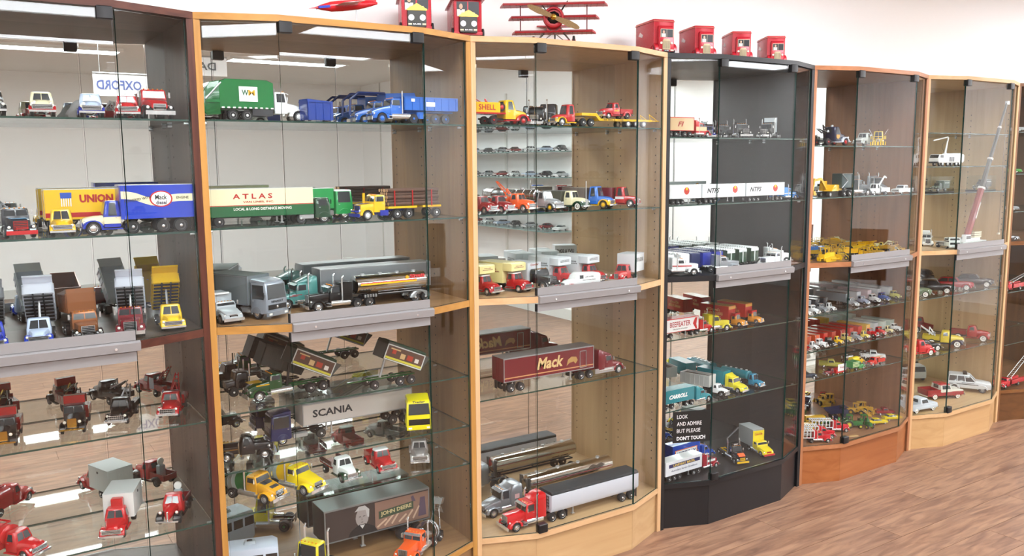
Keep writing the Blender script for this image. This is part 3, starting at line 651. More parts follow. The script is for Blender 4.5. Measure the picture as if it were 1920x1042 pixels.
def sedan(t, m, L=4.8, hw=.88, roof=None, style='40', rim=CHROME, ww=False, r=.34, grl=True):
    """closed car; origin under the front axle"""
    n = .19*L; rl = -.58*L
    if style == '40':
        P(t, 'body', m, f_xl, (-.80*L, -.45, .45, .42, .70, .12), (-.74*L, -.68, .68, .3, .95, .3), (-.55*L, -hw+.05, hw-.05, .28, 1.02, .3), (-.2*L, -hw+.02, hw-.02, .28, 1.02, .25), (-.02*L, -.62, .62, .3, 1.04, .35), (.11*L, -.5, .5, .35, .98, .35), (.16*L, -.35, .35, .4, .85, .2))
        P(t, 'greenhouse', CLEARW, f_zl, (.98, -.68*L, -.17*L, -.7, .7, .25), (1.40, -.58*L, -.25*L, -.58, .58, .25)); P(t, 'roof', roof or m, f_zl, (1.38, -.60*L, -.24*L, -.62, .62, .25), (1.47, -.56*L, -.28*L, -.5, .5, .25), (1.5, -.5*L, -.33*L, -.3, .3, .2))
        P(t, 'roof_pillar', m, f_tubes, .045, *[((a*L, s*.71, .98), (c*L, s*.6, 1.4)) for s in (-1, 1) for a, c in ((-.17, -.25), (-.66, -.57), (-.42, -.42))])
        fenders(t, m, 0, r, .58, r+.04, .4, hw+.02, rz=.52); fenders(t, m, rl, r, .56, r+.0, .5, hw+.0, rz=.46, name='rear_fender')
        lamps(t, .30, .66, .74, .11); grille(t, .16*L+.02, .34, .42, .8, 6, True); bumper(t, .19*L+.05, hw-.02, .4, .14); bumper(t, -.8*L, hw-.05, .42, .14)
    elif style == 'suv':
        P(t, 'body', m, f_xl, (-.72*L, -hw+.03, hw-.03, .4, 1.15, .1), (-.16*L, -hw, hw, .38, 1.15, .1), (.0, -hw, hw, .38, 1.08, .12), (.15*L, -hw+.04, hw-.04, .4, 1.0, .12), (.18*L, -hw+.08, hw-.08, .42, .92, .1))
        P(t, 'greenhouse', CLEARW, f_zl, (1.13, -.72*L, -.14*L, -hw+.06, hw-.06, .1), (1.72, -.70*L, -.27*L, -hw+.18, hw-.18, .1)); P(t, 'roof', roof or m, f_zl, (1.70, -.715*L, -.26*L, -hw+.14, hw-.14, .12), (1.82, -.69*L, -.29*L, -hw+.2, hw-.2, .14))
        P(t, 'roof_pillar', m, f_tubes, .05, *[((a*L, s*(hw-.07), 1.13), (c*L, s*(hw-.17), 1.72)) for s in (-1, 1) for a, c in ((-.145, -.265), (-.715, -.70), (-.36, -.38), (-.53, -.53))])
        fenders(t, m, 0, r+.04, .52, r+.08, .55, hw+.05, rz=.52); fenders(t, m, rl, r+.04, .52, r+.08, .55, hw+.05, rz=.52, name='rear_fender')
        r += .04; grille(t, .18*L+.03, .5, .6, .88, 4, False); bumper(t, .22*L+.02, hw, .48, .24, STEEL, .16)
        for s in (-1, 1): P(t, 'headlight', LAMPW, f_box, .18*L-.02, .18*L+.04, s*.68-.12, s*.68+.12, .64, .86)
    else:
        P(t, 'body', m, f_xl, (-.80*L, -hw+.06, hw-.06, .34, .92, .1), (-.6*L, -hw, hw, .28, .96, .12), (-.1*L, -hw, hw, .28, .95, .12), (.14*L, -hw+.02, hw-.02, .3, .88, .12), (.18*L, -hw+.06, hw-.06, .34, .78, .1))
        P(t, 'greenhouse', CLEARW, f_zl, (.92, -.64*L, -.14*L, -hw+.08, hw-.08, .1), (1.32, -.54*L, -.26*L, -hw+.2, hw-.2, .12)); P(t, 'roof', roof or m, f_zl, (1.3, -.56*L, -.25*L, -hw+.18, hw-.18, .12), (1.40, -.53*L, -.29*L, -hw+.24, hw-.24, .14))
        lamps(t, .175*L, hw-.18, .66, .1); grille(t, .18*L+.02, hw-.32, .5, .74, 4, False); bumper(t, .2*L+.05, hw, .42, .14); bumper(t, -.8*L, hw, .42, .14)
    wheels(t, (0, rl), r, hw-.12, .2, rim, 14, False, ww)
    return t
def pickup60(t, m, m2=None, roof=None, crew=False, r=.36, ww=True, bedtop=None, rim=CHROME):
    m2 = m2 or m; hw = .98
    P(t, 'body', m, f_xl, (-4.1, -hw+.03, hw-.03, .45, .92, .08), (.1, -hw, hw, .42, .92, .08), (.78, -hw+.03, hw-.03, .46, .9, .08))
    P(t, 'hood', m2, f_xl, (-1.0, -hw+.02, hw-.02, .88, 1.18, .12), (.3, -hw+.04, hw-.04, .88, 1.13, .12), (.78, -hw+.1, hw-.1, .86, 1.05, .08))
    cabin(t, m2, -2.35, -.75, hw-.03, .8, 1.18, 1.85, .28, .02, .12, .12, False, roofm=roof)
    pickbed(t, -4.15, -2.38, hw-.02, .7, 1.18, m)
    grille(t, .82, hw-.2, .66, .92, 4, False); lamps(t, .76, hw-.2, .8, .11); bumper(t, .98, hw, .5, .18); bumper(t, -4.15, hw, .5, .16)
    fenders(t, m, 0, r, .52, r+.05, .6, hw+.02, rz=.5); fenders(t, m, -3.1, r, .52, r+.05, .6, hw+.02, rz=.5, name='rear_fender')
    wheels(t, (0, -3.1), r, hw-.14, .22, rim, 16, False, ww)
    return t

# ------------------------------------------------------------------ putting the models on their shelves
def V(name, label, cat, px, py, ci, sh, head=None, s=1/32, y=None, face=None, group=None, dz=0.):
    """front axle at the spot seen at (px,py) on that cabinet's shelf; y fixes the depth on shelves near eye height"""
    q = SH[ci]; z = q['m'] if sh == 'm' else q['b'] if sh == 'b' else (H if sh == 't' else q['g'][sh])
    p = at(px, py, z=z) if y is None else at(px, py, y=y); p = Vector((p.x, p.y, z+.0003+dz))
    if face is not None: head = math.degrees(math.atan2(CAM.y-p.y, CAM.x-p.x))+face
    return thing(name, label, cat, tuple(p), head, s, group)
WHITE = paint('e8eaea'); RED = paint('b81c20'); DRED = paint('8c1418'); YEL = paint('e8b818'); BLUE = paint('1c5cc0'); NAVY = paint('1c2858')
BLK = paint('141416'); GRN = paint('1a6a34'); DGRN = paint('143c24'); CREAM = paint('e8e0b8'); SILV = mat('a8acb0', .3, .7); GREY = paint('8a8e92')
ORG = paint('e85a1c'); MAR = paint('6c1420'); LBLUE = paint('b8c8e0'); TEAL = paint('4e8c88'); BRN = mat('8a5634', .3, .5); DGREY = paint('3a3c40'); LGREY = paint('c4c8ca')

# ===== dark walnut cabinet
t = V('pickup_truck', 'white-topped red-fendered model pickup on the top glass shelf, farthest left', 'model truck', 80, 212, 0, 0, s=1/31, y=.05, face=1)
pickup50(t, CREAM, RED, None, 'wide', bedm=DRED)
t = V('pickup_truck', 'pale blue model pickup with dark blue fenders on the top glass shelf', 'model truck', 172, 212, 0, 0, s=1/31, y=.05, face=3)
pickup50(t, LBLUE, paint('2438a0'), None, 'wide', bedm=paint('2438a0'))
t = V('pickup_truck', 'red model pickup between the pale blue pickup and the dark-based red truck', 'model truck', 240, 213, 0, 0, s=1/31, y=.05, face=2)
pickup50(t, RED, RED, WHITE, 'wide', bedm=RED); towrig(t, -2.6, 1.3, 1.6, 30, WHITE)
t = V('cab_truck', 'red model truck with tall black chassis at the right end of the top shelf', 'model truck', 296, 213, 0, 0, s=1/30, y=.05, face=12)
bigrig(t, RED, BLK, 'slope', 0, stacks=False, rearax=1, wb=3.6, fend=BLK, cabz=2.5, visor=False, tanks=False); van(t, -4.6, -2.6, 1.1, 2.2, 1.0, DRED)
o = P(None, 'crumpled_sheet', mat('9c9c9a', .8), lambda b: (b.ell((0, 0, .018), .030, .020, .030, 9, 6), setattr(b, 'v', [(x*(1+.35*sin(60*z+9*x*40)), y*(1+.3*cos(90*x)), max(0, z*(1+.3*sin(70*x+50*y)))) for x, y, z in b.v])))
p = at(140, 200, y=.17); o.location = (p.x, p.y, SH[0]['g'][0]+.0005); o['label'] = 'crumpled grey sheet behind the pale blue pickup on the top shelf'; o['category'] = 'sheet'
t = V('tow_truck', 'dark model truck cut off by the left picture edge, top shelf', 'model truck', -14, 212, 0, 0, s=1/31, y=.05, face=2)
pickup50(t, BLK, BLK, LGREY, 'bars')
t = V('crane_truck', 'black and sky-blue model truck with red bumper on the second shelf', 'model truck', 37, 434, 0, 1, s=1/32, face=12, y=.04)
bigrig(t, paint('20242c'), RED, 'short', 0, stacks=False, rearax=2, wb=3.8, cabz=2.4, chromeg=RED, visor=False); P(t, 'hood_stripe', paint('58a8d8'), f_box, -.7, .5, -.6, .6, 1.615, 1.63)
flat(t, -5.8, -2.3, 1.1, 1.3, BLK); towrig(t, -3.2, 1.5, 2.8, 25, GREY)
t = V('cab_truck', 'yellow model tractor truck facing out before the yellow trailer', 'model truck', 118, 428, 0, 1, s=1/32, face=2, y=.03)
classic(t, YEL, grl='wide', cabh=2.2, rim=BLACKP, wb=2.5); flat(t, -3.2, -2.1, .8, 1.0, BLK)
z = SH[0]['g'][1]; pa, pb = at(84, 415, y=.2), at(262, 415, y=.2)
t = thing('semi_trailer', 'yellow model trailer with red lettering and shield behind the yellow truck', 'model trailer', (pb.x, .2, z+.0003), 0, 1/32)
trailer(t, 0, (pb.x-pa.x)*32, 'van', paint('f0c020'), 1.15, 3.75, 1.2, LGREY, None, None, axles=1)
P(t, 'red_band', RED, f_boxes, (-(pb.x-pa.x)*32, 0, -1.215, 1.215, 1.35, 1.75)); sidetext(t, 'UNION PACIFIC', -2.05, 2.95, 5.9, .72, 1.21, 'b0201a', bold=.05)
for s_ in (-1,):
    P(t, 'shield', mat('2450b0', .4), f_prism, ((-6.5, 3.5), (-5.6, 3.5), (-5.62, 3.0), (-6.48, 3.0)), -1.23, -1.21); P(t, 'shield_stripes', mat('e8e8f0', .4), f_boxes, *[(-6.45+k*.18, -6.37+k*.18, -1.235, -1.21, 2.3, 3.0) for k in range(5)])
t = V('semi_truck', 'blue and cream model semi with wave-striped trailer on the second shelf', 'model truck', 193, 428, 0, 1, 180, 1/28, y=.045)
classic(t, paint('2038a8'), wb=2.7, grl='tall', cabh=2.5, r=.5, hoodm=CREAM); P(t, 'door_panel', CREAM, f_boxes, (-1.9, -.75, .85, .87, .8, 1.3), (-1.9, -.75, -.87, -.85, .8, 1.3))
trailer(t, -1.9, 5.2, 'van', paint('1c3cb4'), 1.1, 3.6, 1.15, LGREY, None, axles=2, r=.5)
def f_wave(b, x0, x1, y, n=10):
    for k in range(n):
        a, c = k/n, (k+1)/n; za = 2.9-.7/(1+math.exp(-14*(a-.28)))*.9+(.0 if a < .6 else .35*min(1, (a-.6)*9)); zc = 2.9-.7/(1+math.exp(-14*(c-.28)))*.9+(.0 if c < .6 else .35*min(1, (c-.6)*9))
        xa, xc = x0+(x1-x0)*a, x0+(x1-x0)*c; b.add([(xa, y, za-.28), (xc, y, zc-.28), (xc, y, zc+.28), (xa, y, za+.28)], [(0, 1, 2, 3)])
P(t, 'wave_stripe', CREAM, f_wave, -1.95, -7.05, 1.163)
P(t, 'emblem_ring', RED, f_zl, (2.0, -5.75, -4.25, 1.155, 1.17, .0), (3.2, -5.75, -4.25, 1.155, 1.17, 0)) if False else None
P(t, 'emblem', (RED, mat('f0efe8', .4)), lambda b: (b.lathe([(.72, 1.15), (.72, 1.172), (.01, 1.172)], 'y', (0, 0, 0), 24), setattr(b, 'm', 1), b.lathe([(.62, 1.15), (.62, 1.182), (.01, 1.182)], 'y', (0, 0, 0), 24), setattr(b, 'v', [(x*1.15-4.75, y, z*.85+2.55) for x, y, z in b.v])))
text(t, 'Mack', .85, .38, '101014', (-4.75, 1.19, 2.68), (pi/2, 0, pi), bold=.02); text(t, 'diesel', .75, .30, '182040', (-4.75, 1.19, 2.28), (pi/2, 0, pi))
text(t, 'POWERED WITH', 1.9, .20, '3a3a30', (-3.1, 1.172, 2.55), (pi/2, R(-9), pi)); text(t, 'ENGINE', .9, .2, '3a3a30', (-6.3, 1.172, 2.62), (pi/2, 0, pi))
# tipped dump trucks on the wooden middle shelf
def dumper(px, py, label, body, fend, bedc, ang, face, ci=0, style='classic', s=1/32, sh='m', head=None):
    t = V('dump_truck', label, 'model truck', px, py, ci, sh, head, s, .0 if sh == 'm' else None, face)
    if style == 'classic': classic(t, body, fend, None, 3.6, 'wide', cabh=2.2, rear=2, hw=1.0)
    else: bigrig(t, body, BLK, 'short', 0, stacks=False, rearax=2, wb=3.6, cabz=2.4, fend=fend, visor=False, tanks=False)
    dumpbed(t, -5.7, 1.15, 3.7, 1.12, 1.0, bedc, ang, .5, 6, .9)
    return t
dumper(-14, 628, 'blue tipped dump truck cut off by the left edge, middle shelf', paint('2038a8'), paint('2038a8'), SILV, 48, 2)
dumper(72, 618, 'white and blue tipped dump truck with silver bed on the middle shelf', LBLUE, paint('2440b0'), mat('d4d8e2', .3, .25), 50, -3)
t = V('dump_truck', 'brown coal dump truck with long copper bed on the middle shelf', 'model truck', 163, 612, 0, 'm', None, 1/32, .0, 8)
bigrig(t, BRN, BLK, 'short', 0, stacks=False, rearax=2, wb=3.8, cabz=2.4, fend=BLK, visor=False, tanks=False); dumpbed(t, -7.2, 1.7, 5.0, 1.1, 1.6, BRN, 6, 0, 9, .0, 2.0)
dumper(244, 600, 'maroon tipped dump truck with silver bed beside the yellow dumper', MAR, MAR, mat('d4d8e2', .3, .25), 50, -2, style='rig')
dumper(327, 598, 'yellow tipped dump truck at the right end of the middle shelf', paint('ecc010'), paint('ecc010'), paint('ecc010'), 50, 6)
# tow trucks under the aluminium lip
def antique_tow(px, py, label, y=None, face=-8):
    t = V('tow_truck', label, 'model truck', px, py, 0, 2, None, 1/30, y, face)
    P(t, 'hood', BLK, f_xl, (-1.0, -.5, .5, .6, 1.45, .2), (.4, -.42, .42, .6, 1.35, .2)); grille(t, .45, .34, .62, 1.35, 8, True, GOLD, GOLD)
    cabin(t, BLK, -2.0, -.95, .78, .6, 1.4, 2.1, .05, .0, .03, .06, True); fenders(t, BLK, 0, .42, .62, .46, .4, .95, rz=.56)
    lamps(t, .35, .55, 1.05, .14, GOLD); bumper(t, .75, .9, .5, .12, GOLD); chassis(t, -4.2, .6, .62)
    wheels(t, (0, -3.4), .42, .8, .2, BLACKP); utilbody(t, -4.3, -2.05, .95, .7, 1.5, DRED); P(t, 'red_box', RED, f_box, -2.3, -1.7, -.8, .8, 2.1, 2.75)
    towrig(t, -2.8, 1.5, 2.2, 32, BLK, GOLD)
    P(t, 'running_board', BLK, f_boxes, (-2.2, -.5, -.95, -.7, .42, .5), (-2.2, -.5, .7, .95, .42, .5)); return t
antique_tow(8, 838, 'black antique tow truck with brass radiator, cut by left edge, third shelf')
antique_tow(138, 812, 'black antique tow truck with brass radiator, red box and full front visible')
t = V('tow_truck', 'black tow truck with wide chrome mesh grille on the lower glass shelf', 'model truck', 222, 795, 0, 2, None, 1/31, None, -14)
classic(t, BLK, grl='mesh', rim=CHROME, wb=3.1); utilbody(t, -4.3, -2.05, .95, .7, 1.25, BLK); towrig(t, -2.7, 1.5, 2.2, 25, STEEL)
t = V('tow_truck', 'red tow truck with wide chrome mesh grille on the lower glass shelf', 'model truck', 318, 782, 0, 2, None, 1/31, None, -12)
classic(t, RED, grl='mesh', rim=CHROME, wb=3.1); utilbody(t, -4.3, -2.05, .95, .7, 1.25, RED); towrig(t, -2.7, 1.5, 2.2, 45, RED); P(t, 'white_panel', mat('d8d8e8', .4), f_box, -2.9, -2.2, -.99, -.96, .8, 1.9)
t = V('tanker_truck', 'red model fuel tanker with ladder rack at the lower left', 'model truck', 60, 1012, 0, 3, None, 1/30, .05, 42)
classic(t, RED, rear=1, wb=3.9, grl='wide', cabh=2.1); tank(t, -5.6, -2.2, 1.55, .78, .95, RED, 0, None, 0); P(t, 'tank_skirt', RED, f_box, -5.5, -2.3, -.96, .96, .6, 1.5)
P(t, 'tank_rack', RED, f_boxes, (-5.2, -2.6, -.5, -.42, 2.35, 2.5), (-5.2, -2.6, .42, .5, 2.35, 2.5), *[(-5.2+k*.85, -5.12+k*.85, -.45, .45, 2.38, 2.46) for k in range(4)]); P(t, 'silver_stripe', STEEL, f_boxes, (-5.3, -2.4, -.99, -.96, 1.2, 1.5))
t = V('box_truck', 'red-nosed model truck with tall white cargo box on the lowest glass shelf', 'model truck', 212, 985, 0, 3, None, 1/29, .055, -14)
classic(t, RED, rear=1, wb=3.6, grl='wide', cabh=2.1); van(t, -5.4, -2.1, .85, 2.9, 1.2, mat('dcdcd8', .4), mat('c8cac8', .5)); P(t, 'refrigerator_unit', RED, f_box, -2.05, -1.5, -.45, .45, 2.0, 2.7, .06)
P(t, 'box_vent', BLACKP, f_boxes, (-3.8, -3.6, 1.2, 1.23, 2.4, 2.6), (-3.8, -3.6, -1.23, -1.2, 2.4, 2.6)); sidetext(t, 'FURNITURE\nDELIVERY', -3.7, 1.9, 1.8, .55, 1.2, '7a4a44') if False else None
t = V('pickup_truck', 'red vintage pickup with black fenders carrying a petrol pump', 'model truck', 318, 962, 0, 3, None, 1/27, .07, -16)
P(t, 'hood', RED, f_xl, (-.8, -.5, .5, .6, 1.35, .3), (.3, -.36, .36, .62, 1.25, .25), (.62, -.16, .16, .5, 1.1, .14)); cabin(t, RED, -2.0, -.75, .78, .5, 1.25, 1.95, .3, .15, .14, .22)
fenders(t, BLK, 0, .4, .66, .42, .35, .92, rz=.58); fenders(t, BLK, -3.0, .4, .6, .42, .6, .92, rz=.54, name='rear_fender'); pickbed(t, -3.9, -2.05, .68, .6, 1.1, DRED); lamps(t, .3, .62, 1.02, .13, RED)
P(t, 'grille', CHROME, f_box, .55, .68, -.05, .05, .5, 1.15); bumper(t, .85, .85, .45, .12); wheels(t, (0, -3.0), .4, .72, .22, BLACKP)
P(t, 'running_board', BLK, f_boxes, (-2.4, -.5, -.92, -.7, .38, .45), (-2.4, -.5, .7, .92, .38, .45))
t = V('petrol_pump', 'small grey petrol pump with round globe standing in the red pickup bed', 'petrol pump', 318, 962, 0, 3, None, 1/27, .07, -16)
h_ = R(math.degrees(t.rotation_euler.z)); t.location = (t.location.x-2.7/27*cos(h_), t.location.y-2.7/27*sin(h_), t.location.z+.0256)
P(t, 'pump_body', mat('a8b0b4', .4), f_zl, (0, -.25, .25, -.3, .3, .05), (1.0, -.25, .25, -.3, .3, .05), (1.1, -.15, .15, -.2, .2, .05)); P(t, 'globe', mat('f0f0ea', .3), f_lathe, ((.02, -.1), (.3, -.08), (.3, .08), (.02, .1)), 'x', (0, 0, 1.38), 14); P(t, 'pump_dial', BLACKP, f_box, .25, .27, -.15, .15, .6, .85)

# ===== golden oak cabinet
t = V('garbage_truck', 'green model garbage truck with white cab on the top glass shelf', 'model truck', 553, 219, 1, 0, 0, 1/32, y=.10)
bigrig(t, WHITE, BLK, 'slope', 0, stacks=False, rearax=2, wb=4.9, cabz=2.75, visor=True, tanks=False, rim=WHITE)
P(t, 'refuse_body', paint('187038'), f_prism, ((-2.4, 1.1), (-2.4, 3.5), (-3.0, 3.75), (-6.8, 3.75), (-7.4, 3.5), (-7.4, 1.1)), -1.22, 1.22, .05)
P(t, 'tailgate_hopper', paint('156434'), f_prism, ((-7.3, .55), (-7.3, 3.6), (-8.2, 3.4), (-9.0, 2.2), (-9.1, 1.0), (-8.5, .45)), -1.2, 1.2, .05)
P(t, 'tailgate_arm', paint('187038'), f_boxes, (-8.6, -7.3, -1.3, -1.22, 1.6, 1.85), (-8.6, -7.3, 1.22, 1.3, 1.6, 1.85)); P(t, 'tailgate_cylinder', STEEL, f_tubes, .07, ((-7.2, -1.28, 3.4), (-8.6, -1.28, 1.9)), ((-7.2, 1.28, 3.4), (-8.6, 1.28, 1.9)))
P(t, 'reflector_tape', mat('e8e0e0', .5), f_boxes, *[(-7.2+k*.5, -6.95+k*.5, -1.235, 1.235, 1.12, 1.25) for k in range(10)])
P(t, 'side_cabinet', DGREY, f_boxes, (-4.4, -2.5, -1.15, 1.15, .5, 1.08)); P(t, 'sign_panel', WHITE, f_boxes, (-5.6, -3.9, -1.245, -1.22, 1.75, 3.1), (-5.6, -3.9, 1.22, 1.245, 1.75, 3.1))
text(t, 'W', .62, .5, '1c5a34', (-5.05, -1.255, 2.55), (pi/2, 0, 0), bold=.03); text(t, 'M', .62, .5, 'e0a820', (-4.45, -1.255, 2.55), (pi/2, 0, 0), bold=.02)
text(t, 'W', .62, .5, '1c5a34', (-4.45, 1.255, 2.55), (pi/2, 0, pi), bold=.02); text(t, 'M', .62, .5, 'e0a820', (-5.05, 1.255, 2.55), (pi/2, 0, pi), bold=.02)
P(t, 'hand_rail', STEEL, f_tube, ((-2.3, -1.1, 1.0), (-2.3, -1.1, 3.0)), .04)
SB = paint('2a68c4')
t = V('semi_truck', 'bright blue model semi with tipper trailer at right of the top shelf', 'model truck', 708, 224, 1, 0, 180, 1/32, y=.065)
bigrig(t, SB, SB, 'slope', 0, stacks=False, rearax=1, wb=3.5, cabz=2.5, visor=False, rim=SB); dumpbed(t, -8.6, 1.4, 6.2, 1.15, 1.25, SB, 0, 0, 8, 0, 1.3); chassis(t, -8.4, -3, 1.3, SB)
wheels(t, (-6.0, -7.2), .5, .92, .5, SB, 16, True); P(t, 'exhaust_stack', CHROME, f_tube, ((-2.25, 1.1, 1.0), (-2.25, 1.1, 3.2)), .08); P(t, 'bed_front', SB, f_prism, ((-1.9, 2.7), (-2.5, 1.4), (-2.3, 2.7)), -1.15, 1.15) if False else None
P(t, 'white_decal', WHITE, f_boxes, (-5.9, -4.9, 1.225, 1.24, 1.75, 2.2), (-3.6, -3.2, 1.225, 1.24, 2.2, 2.5)); P(t, 'frame_stand', SB, f_boxes, (-4.6, -3.9, .9, 1.1, .5, 1.15))
t = V('roll_off_truck', 'second blue model truck with curved lift arm, behind the blue semi', 'model truck', 676, 219, 1, 0, 180, 1/32, y=.205)
bigrig(t, SB, SB, 'slope', 0, stacks=False, rearax=2, wb=4.4, cabz=2.5, visor=False, rim=SB); P(t, 'lift_arm', paint('1a3470'), f_tubes, .13, ((1.6, -1.0, 1.0), (1.5, -1.0, 2.6), (.6, -1.0, 3.3), (-2.4, -1.0, 3.3)), ((1.6, 1.0, 1.0), (1.5, 1.0, 2.6), (.6, 1.0, 3.3), (-2.4, 1.0, 3.3)))
P(t, 'hopper_body', SB, f_prism, ((-2.4, 1.1), (-2.4, 3.3), (-5.8, 3.5), (-6.8, 1.1)), -1.15, 1.15, .04)
t = V('waste_container', 'small dark blue waste container left of the blue trucks', 'container', 616, 222, 1, 0, 185, 1/32, y=.05)
P(t, 'bin', paint('1c3c90'), f_tub, 2.6, .9, 1.7, .0, 4, 1.9); P(t, 'bin_foot', BLACKP, f_boxes, *[(x, x+.2, y, y+.2, -.06-.1, -.06) for x in (.1, 2.2) for y in (-.8, .6)]); t.location.z += .006
t = V('semi_truck', 'dark green model semi with cream and green moving-van trailer', 'model truck', 601, 415, 1, 1, 0, 1/33, y=.075)
coe(t, DGRN, 2.4, 2.5, 1, grl='chrome', x1=.75, depth=1.7, rnd=.3, hw=1.05)
trailer(t, -1.15, 10.2, 'van', CREAM, .95, 3.55, 1.2, LGREY, None, 'A T L A S', 'b02020', axles=1, th=.5, tw=3.8, tx=-.9, tz=2.85, lower=paint('1a5c34'))
P(t, 'red_line', RED, f_boxes, (-11.36, -1.14, -1.212, 1.212, 1.95, 2.02)); sidetext(t, 'VAN LINES, INC.', -6.6, 2.3, 3.0, .22, 1.2, 'b02020'); sidetext(t, 'LOCAL & LONG DISTANCE MOVING', -6.2, 1.65, 5.6, .26, 1.208, 'f0f0e8', bold=.02)
t = V('semi_truck', 'bright green model semi with white roof behind the dark green cab', 'model truck', 638, 405, 1, 1, 0, 1/32, y=.205)
coe(t, paint('169048'), 2.6, 3.0, 1, grl='dark', roofm=WHITE, x1=1.0, ztop=None); trailer(t, -1.1, 5.0, 'van', paint('169048'), 1.15, 3.2, 1.2, WHITE)
t = V('logging_truck', 'yellow and blue model logging truck loaded with brown logs', 'model truck', 680, 415, 1, 1, 184, 1/31, y=.085)
bigrig(t, YEL, paint('20309c'), 'short', 0, stacks=False, rearax=2, wb=3.3, cabz=2.45, chromeg=mat('2a3aa0', .3), visor=False, rim=WHITE, tanks=False); P(t, 'hood_panel', paint('20309c'), f_box, -.6, .35, -.4, .4, 1.615, 1.63)
P(t, 'fuel_box', paint('20309c'), f_boxes, (-2.3, -1.4, -1.1, -.6, .4, .95), (-2.3, -1.4, .6, 1.1, .4, .95)); P(t, 'air_cleaner', YEL, f_cyl, (-.7, -1.0, 1.5), (-.7, -1.0, 2.6), .14, 10)
P(t, 'log_frame', YEL, f_boxes, (-5.6, -2.3, -1.1, 1.1, 1.05, 1.25)); logload(t, -8.3, -2.4, 1.3, .95, 5); P(t, 'dolly', YEL, f_boxes, (-8.6, -6.4, -.9, .9, 1.05, 1.25)); wheels(t, (-7.9,), .5, .92, .5, WHITE, 16, True)
# middle shelf
t = V('ambulance_truck', 'white boxy rescue truck at the left end of the oak middle shelf', 'model truck', 412, 585, 1, 'm', -82, 1/37, .05)
bigrig(t, mat('b8bec2', .3, .2), BLK, 'aero', 0, stacks=False, rearax=1, wb=3.7, cabz=2.2, visor=False, tanks=False); van(t, -5.1, -2.1, .7, 2.9, 1.15, mat('b4babe', .3)); P(t, 'light_bar', WHITE, f_box, -2.2, -1.9, -.8, .8, 2.9, 3.1)
t = V('semi_truck', 'silver flat-nosed semi with grey tarpaulin trailer facing out, oak middle shelf', 'model truck', 500, 577, 1, 'm', -64, 1/28, .08)
coe(t, mat('9aa2ac', .3, .5), 3.6, 3.05, 1, grl='dark', x1=1.2, ztop=3.35); trailer(t, -.9, 5.0, 'van', mat('6c7478', .6), 1.1, 3.55, 1.2, mat('59615f', .7), mat('9aa2ac', .3, .5), axles=3)
text(t, 'RENAULT', 1.3, .17, '16181c', (1.225, 0, 1.5), (pi/2, 0, pi/2), bold=.03); P(t, 'badge', CHROME, f_prism, ((1.22, .92), (1.26, 1.05), (1.22, 1.18), (1.23, 1.05)), -.09, .09)
t = V('semi_truck', 'black model semi with mirror-chrome tanker striped red and yellow', 'model truck', 590, 577, 1, 'm', 181, 1/32, .105)
bigrig(t, BLK, BLK, 'long', 1.2, rearax=2, wb=4.2, cabz=2.5)
tk = tank(t, -12.2, -4.3, 2.25, .95, 1.1, mat('d8d8d4', .1, 1), 0, None, 4, 28); chassis(t, -12.2, -5, 1.15); wheels(t, (-10.8, -12.0), .5, .92, .5, CHROME, 16, True)
band(tk, -11.0, -4.6, 2.25, .95, 1.1, 8, 16, RED); band(tk, -11.0, -4.6, 2.25, .95, 1.1, -2, 8, YEL); band(tk, -12.1, -10.4, 2.25, .95, 1.1, 34, 40, RED)
text(tk, 'Shell', 1.7, .42, 'c01c1c', (-11.1, 1.0, 2.78), (R(62), 0, pi), bold=.03); P(tk, 'shell_emblem', mat('e8b020', .4), f_lathe, ((.2, 0), (.2, .02), (.02, .03)), 'y', (-9.9, 1.05, 2.72), 10)
P(t, 'tank_rail', STEEL, f_boxes, (-11.5, -6.5, 1.1, 1.18, 1.25, 1.33), (-11.5, -6.5, 1.1, 1.18, 1.5, 1.56), (-11.5, -6.5, -1.18, -1.1, 1.25, 1.33)); fenders(t, mat('a8acae', .3, .8), -11.4, .5, 1.25, .58, .65, 1.2, rz=.75, name='tandem_fender')
P(t, 'valve_rack', STEEL, f_boxes, *[(-6.3+k*.3, -6.15+k*.3, 1.0, 1.2, 1.0, 1.3) for k in range(5)])
t = V('semi_truck', 'teal model semi with long silver box trailer behind the chrome tanker', 'model truck', 532, 562, 1, 'm', 180, 1/31, y=.207)
bigrig(t, TEAL, BLK, 'aero', 1.0, rearax=2, wb=4.6, cabz=2.5, fair=True); trailer(t, -3.4, 12.4, 'van', mat('8c9094', .35, .6), 1.15, 3.7, 1.15, mat('9a9ea0', .3, .7), SILV)
P(t, 'red_swirl', mat('9c2030', .4), f_boxes, (-1.5, -.5, 1.1, 1.135, 1.35, 1.42), (-1.1, -.2, 1.1, 1.135, 1.25, 1.30))
# first lower glass shelf
GJ = paint('164a22')
t = V('dump_truck', 'green model dump truck with yellow hood stripe and tipped picture-sided bed', 'model truck', 479, 749, 1, 2, 184, 1/30)
bigrig(t, GJ, GJ, 'slope', 0, stacks=False, rearax=2, wb=5.0, cabz=2.35, visor=False); P(t, 'hood_stripe', YEL, f_boxes, (-1.9, .2, .93, .97, 1.42, 1.52), (-1.9, .2, -.97, -.93, 1.42, 1.52), (-.9, .7, -.5, .5, 1.66, 1.68)) 
bd = P(t, 'dump_bed', mat('4a4c48', .4), f_tub, 4.4, 1.15, 1.5, .6, 5, 1.7, loc=(-7.0, 0, 1.2), rot=(0, -R(27), 0)); P(t, 'hoist', BLACKP, f_cyl, (-3.1, 0, .9), (-3.4, 0, 3.0), .13, 8)
def f_pic(b, *a):
    for s in (-1, 1):
        for r_ in a[0]: b.box(r_[0], r_[1], min(s*1.23, s*(1.23+r_[4])), max(s*1.23, s*(1.23+r_[4])), r_[2], r_[3])
